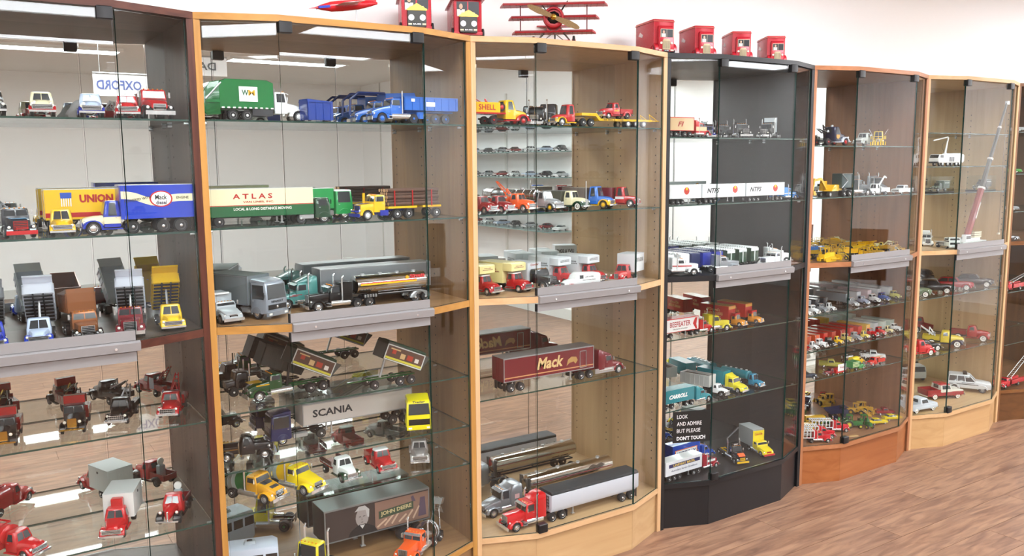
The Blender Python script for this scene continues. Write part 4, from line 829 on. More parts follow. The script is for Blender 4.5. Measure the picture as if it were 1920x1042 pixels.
def picpanel(bd, L):
    P(bd, 'picture_panel', mat('5a4034', .5), f_pic, ((.15, L-.1, .1, 1.4, .02),)); P(bd, 'picture_border', mat('c8ccc8', .4), f_pic, ((.05, L, -.02, .08, .03), (.05, L, 1.4, 1.5, .03), (.05, .15, 0, 1.5, .03), (L-.1, L, 0, 1.5, .03)))
    P(bd, 'yellow_stripe', mat('c8c040', .5), f_pic, ((.15, L-.1, .12, .32, .035),)); P(bd, 'picture_shape', mat('a83c28', .5), f_pic, ((L*.3, L*.45, .5, 1.0, .035), (L*.75, L*.85, .7, 1.1, .035)))
    P(bd, 'picture_shape', mat('c8a878', .5), f_pic, ((L*.5, L*.62, .45, .95, .035), (L*.65, L*.9, 1.1, 1.22, .035))); P(bd, 'picture_shape', mat('d8d0c8', .5), f_pic, ((L*.14, L*.24, .5, .9, .035),))
    P(bd, 'tarp', mat('1e3a24', .7), f_xl, *[(L*k/8, -1.15, 1.15, 1.4, 1.75+(.08 if k % 2 else 0), .2) for k in range(9)])
picpanel(bd, 4.4)
z = SH[1]['g'][2]; pp = at(697, 728, z=z)
t = thing('pup_trailer', 'green drawbar trailer with tipped picture-sided bed behind the dump truck', 'model trailer', (pp.x, pp.y, z+.0003), 181, 1/30)
chassis(t, -4.6, .5, .95, GJ); wheels(t, (0, -2.7, -3.9), .46, .92, .4, CHROME, 16, True); P(t, 'drawbar', GJ, f_boxes, (.4, 2.4, -.08, .08, .72, .86)); bd = P(t, 'dump_bed', mat('4a4c48', .4), f_tub, 4.4, 1.15, 1.5, .6, 5, 1.7, loc=(-4.9, 0, 1.25), rot=(0, -R(24), 0)); picpanel(bd, 4.4)
P(t, 'hoist', STEEL, f_cyl, (-1.0, 0, .9), (-1.6, 0, 2.6), .12, 8)
t = V('semi_truck', 'black model semi with grey ribbed trailer at left behind the green dump truck', 'model truck', 440, 745, 1, 2, 180, 1/32, y=.225)
bigrig(t, BLK, BLK, 'slope', 1.0, rearax=2, wb=4.0, cabz=2.5) if False else None
P(t, 'trailer', mat('50524e', .5, .2), f_tub, 4.6, 1.15, 1.9, .4, 7, 2.1, loc=(-6.6, 0, 1.3), rot=(0, -R(22), 0)); cabin(t, BLK, -1.2, .1, 1.0, .75, 1.6, 2.4, .15, .02, .05, .1); P(t, 'hood', BLK, f_xl, (.05, -.7, .7, .8, 1.5, .1), (.95, -.6, .6, .8, 1.4, .1)); chassis(t, -6.6, .8, .95); wheels(t, (.3, -4.2, -5.4), .48, .92, .4, CHROME, 16, True); P(t, 'exhaust_stack', CHROME, f_tubes, .08, ((-1.3, -1.0, 1), (-1.3, -1.0, 3.2)), ((-1.3, 1.0, 1), (-1.3, 1.0, 3.2)))
# second lower glass shelf
t = V('semi_truck', 'dark blue flat-nosed semi with white lettered trailer, second lower shelf', 'model truck', 524, 829, 1, 3, 180, 1/31, .205)
coe(t, paint('1a2454'), 4.0, 3.0, 1, grl='dark', x1=1.15, depth=2.1, ztop=3.35); trailer(t, -2.1, 12.2, 'van', mat('ccc4c0', .4), 1.5, 3.7, 1.15, mat('8a8c8c', .4, .4), SILV, 'SCANIA', '20242c', axles=2, th=.78, tw=4.3, tx=2.9, tz=2.65)
t = V('semi_truck', 'yellow high-roofed flat-nosed semi facing out, right end of shelf', 'model truck', 784, 797, 1, 3, None, 1/28, .07, 6)
coe(t, paint('e8dc14'), 1.6, 2.9, 1, grl='slats', x1=1.1, ztop=3.3); text(t, 'Trailer', 1.2, .2, '202020', (1.06, 0, 2.95), (R(80), 0, pi/2), shear=.3)
t = V('pickup_truck', 'glossy black vintage pickup nosing right on the second lower shelf', 'model truck', 490, 852, 1, 3, -14, 1/27, .105)
P(t, 'hood', BLK, f_xl, (-.8, -.5, .5, .6, 1.35, .3), (.3, -.36, .36, .62, 1.25, .25), (.72, -.2, .2, .5, 1.0, .14)); cabin(t, BLK, -2.0, -.75, .78, .5, 1.25, 1.95, .3, .15, .14, .22)
fenders(t, BLK, 0, .4, .68, .42, .35, .92, rz=.58); fenders(t, BLK, -3.0, .4, .6, .42, .6, .92, rz=.54, name='rear_fender'); pickbed(t, -3.9, -2.05, .68, .6, 1.1, BLK); lamps(t, .38, .6, 1.0, .13); grille(t, .76, .2, .5, 1.0, 6, False); bumper(t, .95, .85, .45, .12); wheels(t, (0, -3.0), .4, .72, .22)
P(t, 'bed_stripe', GOLD, f_boxes, (-3.85, -2.1, -.69, -.68, .95, 1.0))
# third lower glass shelf
def mixtruck(px, py, label, c, drum, stripe, face, s=1/30, sh=4, hoodp=None):
    t = V('mixer_truck', label, 'model truck', px, py, 1, sh, None, s, .025, face)
    bigrig(t, c, BLK, 'slope', 0, stacks=False, rearax=2, wb=3.9, cabz=2.4, visor=False, fend=c, rim=STEEL)
    P(t, 'exhaust_stack', CHROME, f_tube, ((-2.35, -1.05, 1.0), (-2.35, -1.05, 3.1)), .09)
    mixer(t, -2.4, 1.7, 3.9, 1.0, drum, None, stripe)
    if hoodp: P(t, 'hood_cover', hoodp, f_xl, (-.95, -.62, .62, 1.66, 1.80, .05), (.45, -.5, .5, 1.3, 1.44, .05))
    return t
mixtruck(518, 928, 'amber-yellow mixer truck with green and white drum and dark hood', paint('dca020'), mat('b8c4c0', .4), GRN, 48, hoodp=DGREY)
mixtruck(592, 915, 'lemon-yellow mixer truck with white and yellow drum, behind the amber one', paint('e8cc18'), mat('b8c4c0', .4), YEL, 46)
t = V('pickup_truck', 'white and dark green vintage truck with chrome grille on third lower shelf', 'model truck', 655, 893, 1, 4, None, 1/29, .085, 26)
classic(t, WHITE, DGRN, None, 3.4, 'bars'); flat(t, -4.6, -2.1, .85, .95, DRED, 5, mat('5c2c24', .6), .5)
t = V('pickup_truck', 'red vintage pickup with white roof right of the white and green truck', 'model truck', 724, 873, 1, 4, None, 1/29, .09, 22)
pickup50(t, RED, None, WHITE, 'wide')
t = V('pickup_truck', 'silver-white vintage pickup at the right end of third lower shelf', 'model truck', 787, 856, 1, 4, None, 1/29, .1, 2)
pickup50(t, mat('b8b4b4', .3, .4), None, None, 'wide')
# base
t = V('motor_coach', 'long white model coach with roof vent at the bottom left', 'model bus', 470, 1062, 1, 'b', -16, 1/26, .13)
P(t, 'body', mat('c8d0e0', .3), f_xl, (-3.4, -1.2, 1.2, .5, 3.4, .25), (.7, -1.2, 1.2, .5, 3.4, .25), (1.1, -1.1, 1.1, .6, 3.2, .3)); P(t, 'roof_vent', mat('b0b8c0', .3), f_zl, (3.38, -1.6, -.6, -.35, .35, .15), (3.62, -1.5, -.7, -.28, .28, .15)); P(t, 'vent_cap', BLACKP, f_zl, (3.6, -1.35, -.85, -.15, .15, .1), (3.68, -1.3, -.9, -.12, .12, .1)); wheels(t, (0, -2.4), .5, 1.05, .3); P(t, 'side_window', DARKGL, f_boxes, *[(-3.2+k*1.1, -2.3+k*1.1, s*1.2-.01, s*1.2+.01, 2.0, 2.8) for k in range(4) for s in (-1, 1)])
t = V('tractor_truck', 'yellow conventional tractor truck with chrome stacks at the cabinet bottom', 'model truck', 560, 1072, 1, 'b', 212, 1/25, .01)
bigrig(t, paint('d8c81c'), BLK, 'slope', 0, rearax=1, wb=3.6, cabz=3.3, visor=False, rim=mat('3a7a4a', .3, .4))
z = SH[1]['b']; pf = at(598, 1000, y=.205)
t = thing('semi_trailer', 'silver-topped trailer printed with a grey-haired man and farm scene', 'model trailer', (pf.x, .205, z+.0003), 180, 1/22)
hd = trailer(t, 0, 8.6, 'van', mat('3c3230', .5), 1.2, 3.7, 1.2, mat('8a9292', .35, .4), mat('8c9092', .35, .6), axles=2)
def f_head(b):
    b.loft([[(x, y, z) for x, z in pl] for y, pl in [(y, [(-2.95+.52*sx*cos(a)*(1 if z_ else 1), 2.62+.72*sin(a)) for a in [2*pi*k/14 for k in range(14)] for sx, z_ in ((1, 1),)]) for y in (1.2, 1.222)]])
P(t, 'printed_face', mat('9a908e', .6), f_head); P(t, 'printed_hair', mat('b4b0b0', .7), f_prism, ((-3.5, 2.55), (-3.54, 3.15), (-3.2, 3.5), (-2.7, 3.5), (-2.38, 3.15), (-2.7, 3.2), (-3.25, 3.15), (-3.36, 2.6)), 1.2, 1.228)
P(t, 'printed_suit', mat('1c1a1c', .6), f_prism, ((-4.2, 1.3), (-3.9, 1.75), (-3.2, 2.1), (-2.7, 2.1), (-2.0, 1.7), (-1.8, 1.3)), 1.2, 1.224); P(t, 'printed_collar', mat('c8c4c4', .6), f_prism, ((-3.15, 2.05), (-2.95, 1.75), (-2.75, 2.05)), 1.2, 1.228)
P(t, 'printed_eyes', mat('4c4442', .6), f_boxes, (-3.2, -3.02, 1.2, 1.228, 2.68, 2.74), (-2.86, -2.7, 1.2, 1.228, 2.68, 2.74), (-3.02, -2.86, 1.2, 1.228, 2.25, 2.29)); P(t, 'printed_nose', mat('847a78', .6), f_prism, ((-2.99, 2.42), (-2.87, 2.42), (-2.92, 2.7)), 1.2, 1.23)
P(t, 'printed_scene', mat('8a6a5c', .6), f_boxes, (-8.5, -4.0, 1.2, 1.212, 1.35, 3.5)); P(t, 'printed_beams', mat('c4a48c', .6), f_prisms, *[(((-4.2-k*.6, 1.5), (-5.0-k*.55, 2.0+.2*(k % 3)), (-4.9-k*.55, 2.1+.2*(k % 3)), (-4.1-k*.6, 1.6)), 1.2, 1.22) for k in range(6)])
P(t, 'printed_smith', mat('5a4a5c', .6), f_prisms, (((-8.3, 1.6), (-8.2, 3.1), (-7.8, 3.1), (-7.6, 1.6)), 1.2, 1.22), (((-7.4, 2.9), (-7.2, 3.4), (-7.0, 3.3), (-7.1, 2.9)), 1.2, 1.22)); P(t, 'printed_banner', mat('3c4a38', .6), f_prism, ((-4.3, 2.15), (-4.3, 2.75), (-7.2, 2.95), (-7.2, 2.35)), 1.2, 1.224)
text(t, 'JOHN DEERE', 2.6, .40, 'c8b888', (-5.75, 1.235, 2.56), (pi/2, R(-3.5), pi), bold=.03)
t = V('mixer_truck', 'orange conventional mixer truck with polished steel drum at bottom right', 'model truck', 765, 1052, 1, 'b', 216, 1/30, -.02)
bigrig(t, ORG, BLK, 'long', 0, rearax=2, wb=4.2, cabz=2.5); mixer(t, -2.7, 1.8, 4.6, 1.1, mat('a0a0a0', .15, 1), CHROME); lad = P(t, 'ladder', CHROME, f_boxes, (-7.7, -7.65, -.6, -.55, 2.2, 3.9), (-7.7, -7.65, -.1, -.05, 2.2, 3.9), *[(-7.7, -7.65, -.6, -.05, 2.3+k*.3, 2.35+k*.3) for k in range(6)])

# ===== pale beech cabinet
t = V('tow_truck', 'yellow and red model tow truck nosing right on the pale beech top shelf', 'model truck', 971, 233, 2, 0, 0, 1/27, y=.06)
classic(t, YEL, RED, None, 3.3, 'bars', rim=RED, cabh=2.3); flat(t, -5.4, -2.0, .95, 1.1, RED); P(t, 'yellow_side', YEL, f_boxes, (-5.4, -2.6, .9, .96, 1.1, 2.0), (-5.4, -2.6, -.96, -.9, 1.1, 2.0)); towrig(t, -3.2, 1.4, 2.4, 30, RED); P(t, 'spare_wheel', (TYRE, RED), f_wheel, .4, .22, 14, False, loc=(-2.4, -.8, 1.6)); sidetext(t, 'SHELL', -4.0, 1.55, 1.8, .5, .965, 'b01818', bold=.02)
t = V('cab_truck', 'black and grey model truck behind the yellow tow truck', 'model truck', 1003, 234, 2, 0, None, 1/34, y=.13, face=-10)
bigrig(t, BLK, BLK, 'short', 0, rearax=1, wb=2.6, cabz=2.5)
t = V('cab_truck', 'black model truck with yellow flank beside the red and yellow semi', 'model truck', 1026, 234, 2, 0, None, 1/32, y=.20, face=-12)
bigrig(t, BLK, YEL, 'short', 0, rearax=1, wb=1.2, cabz=2.9, tanks=False) if False else (cabin(t, BLK, -1.6, -.3, 1.0, .7, 1.8, 2.9, .1, .0, .05, .1), P(t, 'hood', BLK, f_xl, (-.35, -.8, .8, .8, 1.8, .1), (.7, -.7, .7, .8, 1.7, .1)), P(t, 'flank_panel', YEL, f_boxes, (-1.4, -.4, -1.02, -1.0, .8, 1.7), (-1.4, -.4, 1.0, 1.02, .8, 1.7)), grille(t, .75, .5, .8, 1.6, 6, True), lamps(t, .6, .8, 1.0, .13), bumper(t, .95, 1.0, .5, .25), chassis(t, -1.7, .8, .9), wheels(t, (0, -1.4), .46, .8, .26))
t = V('semi_truck', 'red and yellow model semi with long yellow lowboy trailer', 'model truck', 1049, 234, 2, 0, 180, 1/32, y=.055)
classic(t, RED, YEL, None, 3.0, 'bars', rear=2, cabh=2.5, r=.48); P(t, 'lowboy_deck', YEL, f_prism, ((-2.6, 1.55), (-4.8, 1.55), (-5.4, .95), (-13.4, .95), (-13.4, .7), (-5.2, .7), (-4.7, 1.2), (-2.6, 1.25)), -1.15, 1.15)
wheels(t, (-9.6, -10.9, -12.1), .42, .95, .4, WHITE, 14); P(t, 'loading_ramp', YEL, f_boxes, (-14.6, -13.4, -1.1, -.5, .75, .88), (-14.6, -13.4, .5, 1.1, .75, .88)); P(t, 'ramp_frame', YEL, f_tubes, .05, ((-13.4, .8, .95), (-13.2, .8, 1.6), (-14.5, .8, .9)), ((-13.4, -.8, .95), (-13.2, -.8, 1.6), (-14.5, -.8, .9)))
sidetext(t, 'SHELL OIL', -7.4, .83, 3.2, .16, 1.155, '202020')
lz = SH[2]['g'][0]+.95/32+.0008; p = at(1133, 214, y=.055)
t = thing('pickup_truck', 'red model pickup riding on the yellow lowboy trailer', 'model truck', (p.x, .055, lz), 180, 1/34); pickup50(t, RED, None, None, 'bars')
P(t, 'door_lettering', mat('e8c040', .5), f_boxes, *[(-1.7+k*.2, -1.58+k*.2, .85, .865, .95, 1.15) for k in range(4)])
Z2 = [(918, 'dark red round-nosed model truck at the left end of the second beech shelf', DRED, DRED, 'bars', None), (950, 'dark red round-nosed model truck next to the orange tow truck', DRED, DRED, 'bars', None)]
for px, lb, c1, c2, g, rf in Z2:
    t = V('cab_truck', lb, 'model truck', px, 400, 2, 1, -78, 1/34, y=.045); classic(t, c1, c2, None, 3.2, g); flat(t, -4.6, -2.1, .9, 1.0, DRED, 5, RED, .6)
t = V('tow_truck', 'orange model wrecker with raised boom on the second beech shelf', 'model truck', 990, 400, 2, 1, -72, 1/31, y=.05)
classic(t, ORG, None, None, 3.3, 'mesh'); utilbody(t, -4.6, -2.05, .95, .7, 1.4, ORG); towrig(t, -2.5, 1.6, 2.6, 42, ORG)
t = V('tanker_truck', 'silver model fuel truck with yellow wheels on the second beech shelf', 'model truck', 1040, 398, 2, 1, -74, 1/31, y=.05)
classic(t, mat('b4b8bc', .25, .5), None, None, 3.6, 'wide', rim=YEL, cabh=2.2); tank(t, -5.6, -2.3, 1.7, .7, 1.0, mat('b8bcc0', .15, 1), 3)
t = V('cab_truck', 'cream model delivery truck with dark green fenders, chrome grille', 'model truck', 1090, 396, 2, 1, -70, 1/31, y=.05)
classic(t, CREAM, DGRN, None, 3.4, 'tall', ww=True, cabh=2.15); van(t, -5.2, -2.1, .8, 2.1, 1.05, mat('4c4a3c', .5), mat('50524c', .5))
t = V('cab_truck', 'blue model truck with yellow fenders and chrome stack', 'model truck', 1138, 392, 2, 1, -66, 1/30, y=.05)
classic(t, paint('2c6cc8'), YEL, None, 3.4, 'bars', rim=YEL, cabh=2.5, r=.48); van(t, -5.2, -2.2, 1.0, 2.3, 1.1, mat('6c6058', .5), mat('7c7468', .5)); P(t, 'exhaust_stack', CHROME, f_tube, ((-2.1, -1.0, .9), (-2.1, -1.0, 3.1)), .08)
t = V('cab_truck', 'red and white model truck with big chrome radiator at shelf right', 'model truck', 1190, 389, 2, 1, -62, 1/31, y=.04)
classic(t, RED, paint('a01018'), None, 3.4, 'tall', cabh=2.45, r=.48); van(t, -5.2, -2.2, 1.0, 2.3, 1.05, MAR, MAR); P(t, 'white_band', WHITE, f_boxes, (-1.9, -.8, .85, .87, 1.0, 1.3), (-1.9, -.8, -.87, -.85, 1.0, 1.3))
# beech middle shelf
def mover(px, y, label, cabc, boxc, txt, tc, head=-76, s=1/31, L=6.0, style='classic', cabm=None):
    t = V('moving_truck', label, 'model truck', px, 530, 2, 'm', head, s, y)
    if style == 'classic': classic(t, cabc, None, cabm, 4.0, 'bars', cabh=2.1, rear=1)
    else: bigrig(t, cabc, BLK, 'short', 0, rearax=1, wb=4.0, cabz=2.4, stacks=False, visor=False, tanks=False)
    van(t, -L, -2.1, .9, 3.1, 1.18, boxc, boxc); P(t, 'over_cab_box', boxc, f_zl, (2.3, -2.12, -.7, -1.18, 1.18, .1), (3.1, -2.12, -.7, -1.18, 1.18, .1), (3.2, -2.1, -.9, -1.1, 1.1, .1))
    if txt:
        text(t, txt, 1.6, .3, tc, (-.69, 0, 2.75), (pi/2, 0, pi/2)); sidetext(t, txt, -L/2-1, 2.3, 2.8, .45, 1.18, tc)
    return t
mover(922, .05, 'leftmost red-nosed moving truck with pale yellow box, beech middle shelf', paint('a8181c'), paint('e8dc98'), 'North\nAmerican', '8a3a28', cabm=WHITE)
mover(982, .045, 'second red-nosed moving truck with pale yellow over-cab box', paint('a8181c'), paint('e8dc98'), 'North\nAmerican', '8a3a28', cabm=WHITE)
t = V('cab_truck', 'black model truck with silver grille and white box in front of the movers', 'model truck', 1030, 530, 2, 'm', -76, 1/31, .03)
bigrig(t, BLK, BLK, 'short', 0, rearax=1, wb=3.8, cabz=2.3, stacks=False, visor=False, tanks=False); van(t, -5.6, -2.2, .9, 2.9, 1.15, mat('c8ccd0', .4), mat('b0b6ba', .4)); text(t, 'Chevalier', 1.4, .25, 'a03020', (-2.19, 0, 2.7), (pi/2, 0, pi/2))
mover(1068, .085, 'white over-cab moving truck with red nose, left of the two', RED, mat('d4dade', .4), 'J. LEVY & SONS\nMoving & Storage', '1c1c20', L=5.4)
mover(1122, .075, 'white over-cab moving truck with red nose, right of the two', RED, mat('d4dade', .4), 'J. LEVY & SONS\nMoving & Storage', '1c1c20', L=5.4)
t = V('panel_van', 'small white panel van with red fenders before the moving trucks', 'model van', 1065, 531, 2, 'm', 180, 1/31, -.03)
P(t, 'body', WHITE, f_xl, (-3.9, -.85, .85, .5, 1.85, .3), (-1.2, -.85, .85, .5, 2.0, .3), (-.75, -.82, .82, .5, 1.75, .3), (-.5, -.74, .74, .5, 1.32, .25), (.5, -.45, .45, .55, 1.15, .25), (.68, -.35, .35, .6, .95, .2)); fenders(t, RED, 0, .38, .6, .42, .4, .9, rz=.52); fenders(t, RED, -2.8, .38, .55, .42, .6, .9, rz=.5, name='rear_fender')
wheels(t, (0, -2.8), .38, .72, .22, CHROME, 14, False, True); lamps(t, .4, .62, .85, .11); bumper(t, .85, .85, .42, .12); P(t, 'side_window', CLEARW, f_boxes, (-1.5, -1.0, -.86, .86, 1.35, 1.75)); grille(t, .74, .3, .6, .95, 5, False)
sidetext(t, 'J. LEVY & SONS', -2.3, 1.5, 1.2, .22, .86, '202024'); sidetext(t, 'Packing & Crating Division', -2.3, 1.18, 1.8, .14, .86, '202024')
t = V('semi_truck', 'red-nosed model semi with white lettered trailer, right end of middle shelf', 'model truck', 1160, 520, 2, 'm', 206, 1/31, .02)
classic(t, RED, None, None, 3.0, 'tall', cabh=2.1); t2 = van(t, -5.0, -2.1, 1.1, 3.2, 1.15, mat('d4dade', .4), mat('c0c8cc', .4)); sidetext(t, 'LEVY & SONS', -3.5, 2.5, 2.3, .5, 1.15, '1c1c20'); text(t, 'J. LEVY & SONS\nMoving & Storage', 1.4, .4, '1c1c20', (-5.1, 0, 2.4), (pi/2, 0, -pi/2))
P(t, 'palm_print', mat('2c7a50', .5), f_boxes, (-2.6, -2.35, 1.15, 1.165, 2.3, 2.5), (-2.5, -2.45, 1.15, 1.165, 1.8, 2.3))
# maroon semi
MC = paint('6c1824')
t = V('semi_truck', 'maroon model semi with silver-framed lettered trailer on the glass shelf', 'model truck', 1149, 688, 2, 2, 0, 1/31, .075)
bigrig(t, MC, MC, 'aero', 1.0, rearax=2, wb=4.4, cabz=2.5, fair=True, stacks=False, visor=False); P(t, 'side_skirt', STEEL, f_boxes, (-3.6, -.8, -1.13, -1.05, .4, .95), (-3.6, -.8, 1.05, 1.13, .4, .95))
trailer(t, -3.9, 12.6, 'van', MC, 1.25, 3.9, 1.2, mat('8c8c8c', .4, .5), SILV, None, axles=2); sidetext(t, 'Mack', -10.2, 2.75, 3.7, 1.35, 1.2, 'd8b880', bold=.03, shear=.25)
P(t, 'gold_stripe', mat('c89060', .4), f_boxes, (-16.4, -4.0, -1.212, 1.212, 1.62, 1.74)); P(t, 'dog_print', mat('b08850', .5), f_prisms, *[(((-7.9, 2.0), (-7.7, 2.7), (-7.2, 3.0), (-6.5, 2.9), (-6.3, 2.5), (-6.6, 2.1), (-6.9, 2.4), (-7.5, 2.3)), y0, y0+.012) for y0 in (-1.212, 1.2)])
P(t, 'side_door_frame', SILV, f_boxes, *[(a, b, y0, y0+.03, c, d) for y0 in (-1.23, 1.2) for a, b, c, d in ((-6.0, -5.93, 1.5, 3.5), (-5.1, -5.03, 1.5, 3.5), (-6.0, -5.03, 3.43, 3.5), (-6.0, -5.03, 1.5, 1.57))])
# beech base
t = V('semi_truck', 'bright red long-nosed semi with white hopper trailer on the beech base', 'model truck', 958, 984, 2, 'b', 180, 1/29, .015)
bigrig(t, paint('c8141c'), BLK, 'long', 1.3, rearax=2, wb=4.6, cabz=2.65); P(t, 'sleeper_roof', paint('c8141c'), f_xl, (-3.8, -1.0, 1.0, 2.6, 3.35, .25), (-3.0, -.95, .95, 2.6, 3.3, .3), (-2.3, -.8, .8, 2.5, 2.7, .06))
trailer(t, -4.4, 12.2, 'hopper', mat('d4d8e4', .3), 1.35, 3.1, 1.2, mat('2c3034', .6), axles=2); P(t, 'front_ladder', BLACKP, f_boxes, (-4.38, -4.33, .3, .35, 1.4, 2.8), (-4.38, -4.33, .7, .75, 1.4, 2.8), *[(-4.38, -4.33, .3, .75, 1.6+k*.35, 1.66+k*.35) for k in range(4)])
t = V('semi_truck', 'silver-grey model semi with mirror-polished tanker behind the red semi', 'model truck', 916, 955, 2, 'b', 180, 1/29, .165)
SG = mat('9a9ea4', .25, .6)
bigrig(t, SG, SG, 'slope', 1.5, rearax=2, wb=4.6, cabz=2.8, fair=True, stacks=False); tank(t, -16.6, -4.9, 2.55, .95, 1.1, mat('d4cfc8', .1, 1), 0, None, 4, 28); band(t, -16.4, -5.1, 2.55, .95, 1.1, 2, 6, MAR); chassis(t, -16.5, -5, 1.3); wheels(t, (-14.6, -15.9), .5, .92, .5, CHROME, 16, True)
P(t, 'tank_end_frame', mat('54504c', .4, .5), f_boxes, (-4.95, -4.75, -1.0, -.6, 1.3, 3.3), (-4.95, -4.75, .6, 1.0, 1.3, 3.3)); P(t, 'wings_emblem', mat('5a5048', .4), f_prism, ((-13.0, 2.9), (-13.6, 3.25), (-14.2, 3.05), (-14.8, 3.25), (-15.4, 2.9), (-14.4, 2.8), (-14.2, 2.55), (-14.0, 2.8)), 1.04, 1.09)
P(t, 'flower_decal', mat('c8a0a0', .4), f_boxes, (-3.3, -2.7, 1.14, 1.155, 1.6, 2.1))

# ===== black cabinet
t = V('semi_truck', 'red and tan small semi nosing right on the black cabinet top shelf', 'model truck', 1316, 258, 3, 0, 0, 1/47, .045)
bigrig(t, RED, RED, 'aero', .9, rearax=2, wb=4.6, cabz=2.6, fair=True, stacks=True, lod=0); P(t, 'tan_panel', paint('d8b890'), f_boxes, (-3.0, -.3, -1.16, -1.12, 1.2, 1.95)); trailer(t, -3.6, 6.8, 'van', paint('cdb088'), 1.15, 3.6, 1.2, RED, RED, 'FI', '9c2a20', tw=1.6, th=.9, shear=.3)
t = V('cab_truck', 'dark blue small truck right of the red and tan semi', 'model truck', 1330, 258, 3, 0, None, 1/47, .14, 10)
bigrig(t, paint('20308c'), BLK, 'long', 0, rearax=1, wb=3.2, lod=0); van(t, -5.8, -2.6, 1.0, 2.9, 1.1, BLK)
for px, y, hd, lb in ((1360, .19, -112, 'small black rig with chrome trim, leftmost of three on the black shelf'), (1396, .05, -118, 'black and chrome long-nosed rig facing out, middle of three'), ):
    t = V('tractor_truck', lb, 'model truck', px, 258, 3, 0, hd, 1/42, y); bigrig(t, BLK, BLK, 'long', 1.0, rearax=1, wb=3.6, cabz=2.6)
t = V('tractor_truck', 'black and chrome rig with white headboard, right of three', 'model truck', 1433, 258, 3, 0, 205, 1/42, .05)
bigrig(t, BLK, BLK, 'long', 1.0, rearax=2, wb=4.8, cabz=2.7); P(t, 'headboard', mat('c4ccd0', .4), f_box, -3.9, -3.8, -1.15, 1.15, 1.2, 3.8)
t = V('semi_truck', 'blue tractor pulling three white lettered trailers along the second shelf', 'model truck', 1484, 373, 3, 1, 0, 1/50, .055)
bigrig(t, paint('3c84cc'), paint('3c84cc'), 'long', 1.2, rearax=2, wb=4.9, cabz=2.5, stripe=CREAM); xf = -3.9
for k, (L_, tx) in enumerate(((12.0, 'NTFS'), (12.4, 'NTFS'), (8.6, None))):
    trailer(t, xf, L_, 'van', mat('e4e8ea', .35), 1.2, 3.85, 1.2, WHITE, None, tx, '202020', axles=3, tw=3.6, th=1.0, tx=-3.2, shear=.3, tz=2.6); P(t, 'round_badge', paint('b83020'), f_lathe, ((.75, -1.215), (.75, 1.215), (.02, 1.22)), 'y', (xf-3.0 if tx else xf-4.0, 0, 2.7), 14); P(t, 'badge_centre', YEL, f_lathe, ((.3, -1.225), (.3, 1.225), (.02, 1.23)), 'y', ((xf-3.0 if tx else xf-4.0), 0, 3.1), 10)
    xf -= L_+.5
# rows of ribbed tipper trailers end-on
ROW = [(1254, .03, WHITE, WHITE), (1283, .03, WHITE, WHITE), (1303, .03, NAVY, NAVY), (1324, .035, paint('24349c'), NAVY), (1346, .04, paint('24349c'), NAVY), (1369, .045, DGRN, WHITE), (1391, .05, DGRN, WHITE), (1413, .055, DGRN, WHITE)]
for k, (px, y, c, rf) in enumerate(ROW):
    nm = {0: 'white', 2: 'dark blue', 5: 'dark green'}[0 if k < 2 else 2 if k < 5 else 5]; od = ['left', 'right', 'left', 'middle', 'right', 'left', 'middle', 'right'][k]
    t = V('tipper_trailer', '%s ribbed trailer, %s one of its colour, black middle shelf' % (nm, od), 'model trailer', px, 500, 3, 'm', -90, 1/47, y+.02)
    van(t, -9.2, .2, .8, 3.5, 1.15, c, rf, None); P(t, 'roof_ribs', rf, f_boxes, *[(-9.1+q*.62, -8.8+q*.62, -1.2, 1.2, 3.5, 3.68) for q in range(15)]); chassis(t, -9.0, 0, .8); wheels(t, (-.8, -7.2, -8.4), .42, .85, .4, WHITE, 12, True)
    if k > 4: P(t, 'centre_bar', WHITE, f_boxes, (.2, .23, -.12, .12, .9, 3.2), (.2, .23, -1.1, 1.1, 2.9, 3.45))
for px, y, hd, c, lb, s_ in ((1300, -.01, -28, WHITE, 'white long-nosed tractor with red side stripe before the white trailers', 1/37), (1378, -.035, -24, mat('aeb2b8', .25, .6), 'silver tractor before the dark blue trailers', 1/38), (1436, -.03, 186, WHITE, 'white flat-nosed tractor on the black middle shelf', 1/38), (1470, .05, -30, WHITE, 'white tractor with twin stacks farthest right on the black middle shelf', 1/38)):
    t = V('tractor_truck', lb, 'model truck', px, 500, 3, 'm', hd, s_, y); bigrig(t, c, WHITE, 'long', .8, rearax=1, wb=4.0, cabz=2.4, stripe=RED if px == 1300 else None)
for px, py, w_, h_, a, lb in ((1282, 514, .072, .036, 6, 'white printed card lying at the front of the black middle shelf'), (1328, 506, .04, .03, 0, 'small white card lying near the black cabinet door edge'), (1487, 493, .05, .03, -38, 'white printed card at the right end of the black middle shelf')):
    p = at(px, py, z=SH[3]['m']); t = thing('card', lb, 'card', (p.x, p.y+.004, SH[3]['m']+.0003), a)
    P(t, 'paper', mat('ecebe6', .6), f_box, -w_/2, w_/2, -h_/2, h_/2, 0, .0006); P(t, 'printed_lines', mat('55585c', .6), f_boxes, *[(-w_*.38, w_*(.38-.1*(q % 3)), h_*(.3-.16*q), h_*(.35-.16*q), .0006, .0008) for q in range(4)])
t = V('semi_truck', 'red semi with white lettered trailer nosing right on the black lower shelf', 'model truck', 1326, 622, 3, 2, 0, 1/47, .055)
bigrig(t, RED, RED, 'slope', .9, rearax=2, wb=4.0, cabz=2.5); trailer(t, -3.6, 9.5, 'van', mat('e4e2e0', .35), 1.15, 3.7, 1.2, RED, RED, None, axles=2); sidetext(t, 'BEEFEATER', -8.5, 2.65, 5.4, 1.0, 1.2, 'a01820', bold=.02); sidetext(t, 'The Spirit of London', -8.5, 1.7, 3.8, .3, 1.2, '282828', shear=.3)
P(t, 'red_swirl', RED, f_prism, ((-4.0, 1.3), (-4.3, 2.2), (-4.0, 3.5), (-4.6, 3.5), (-5.2, 2.4), (-4.4, 1.3)), -1.215, 1.215)
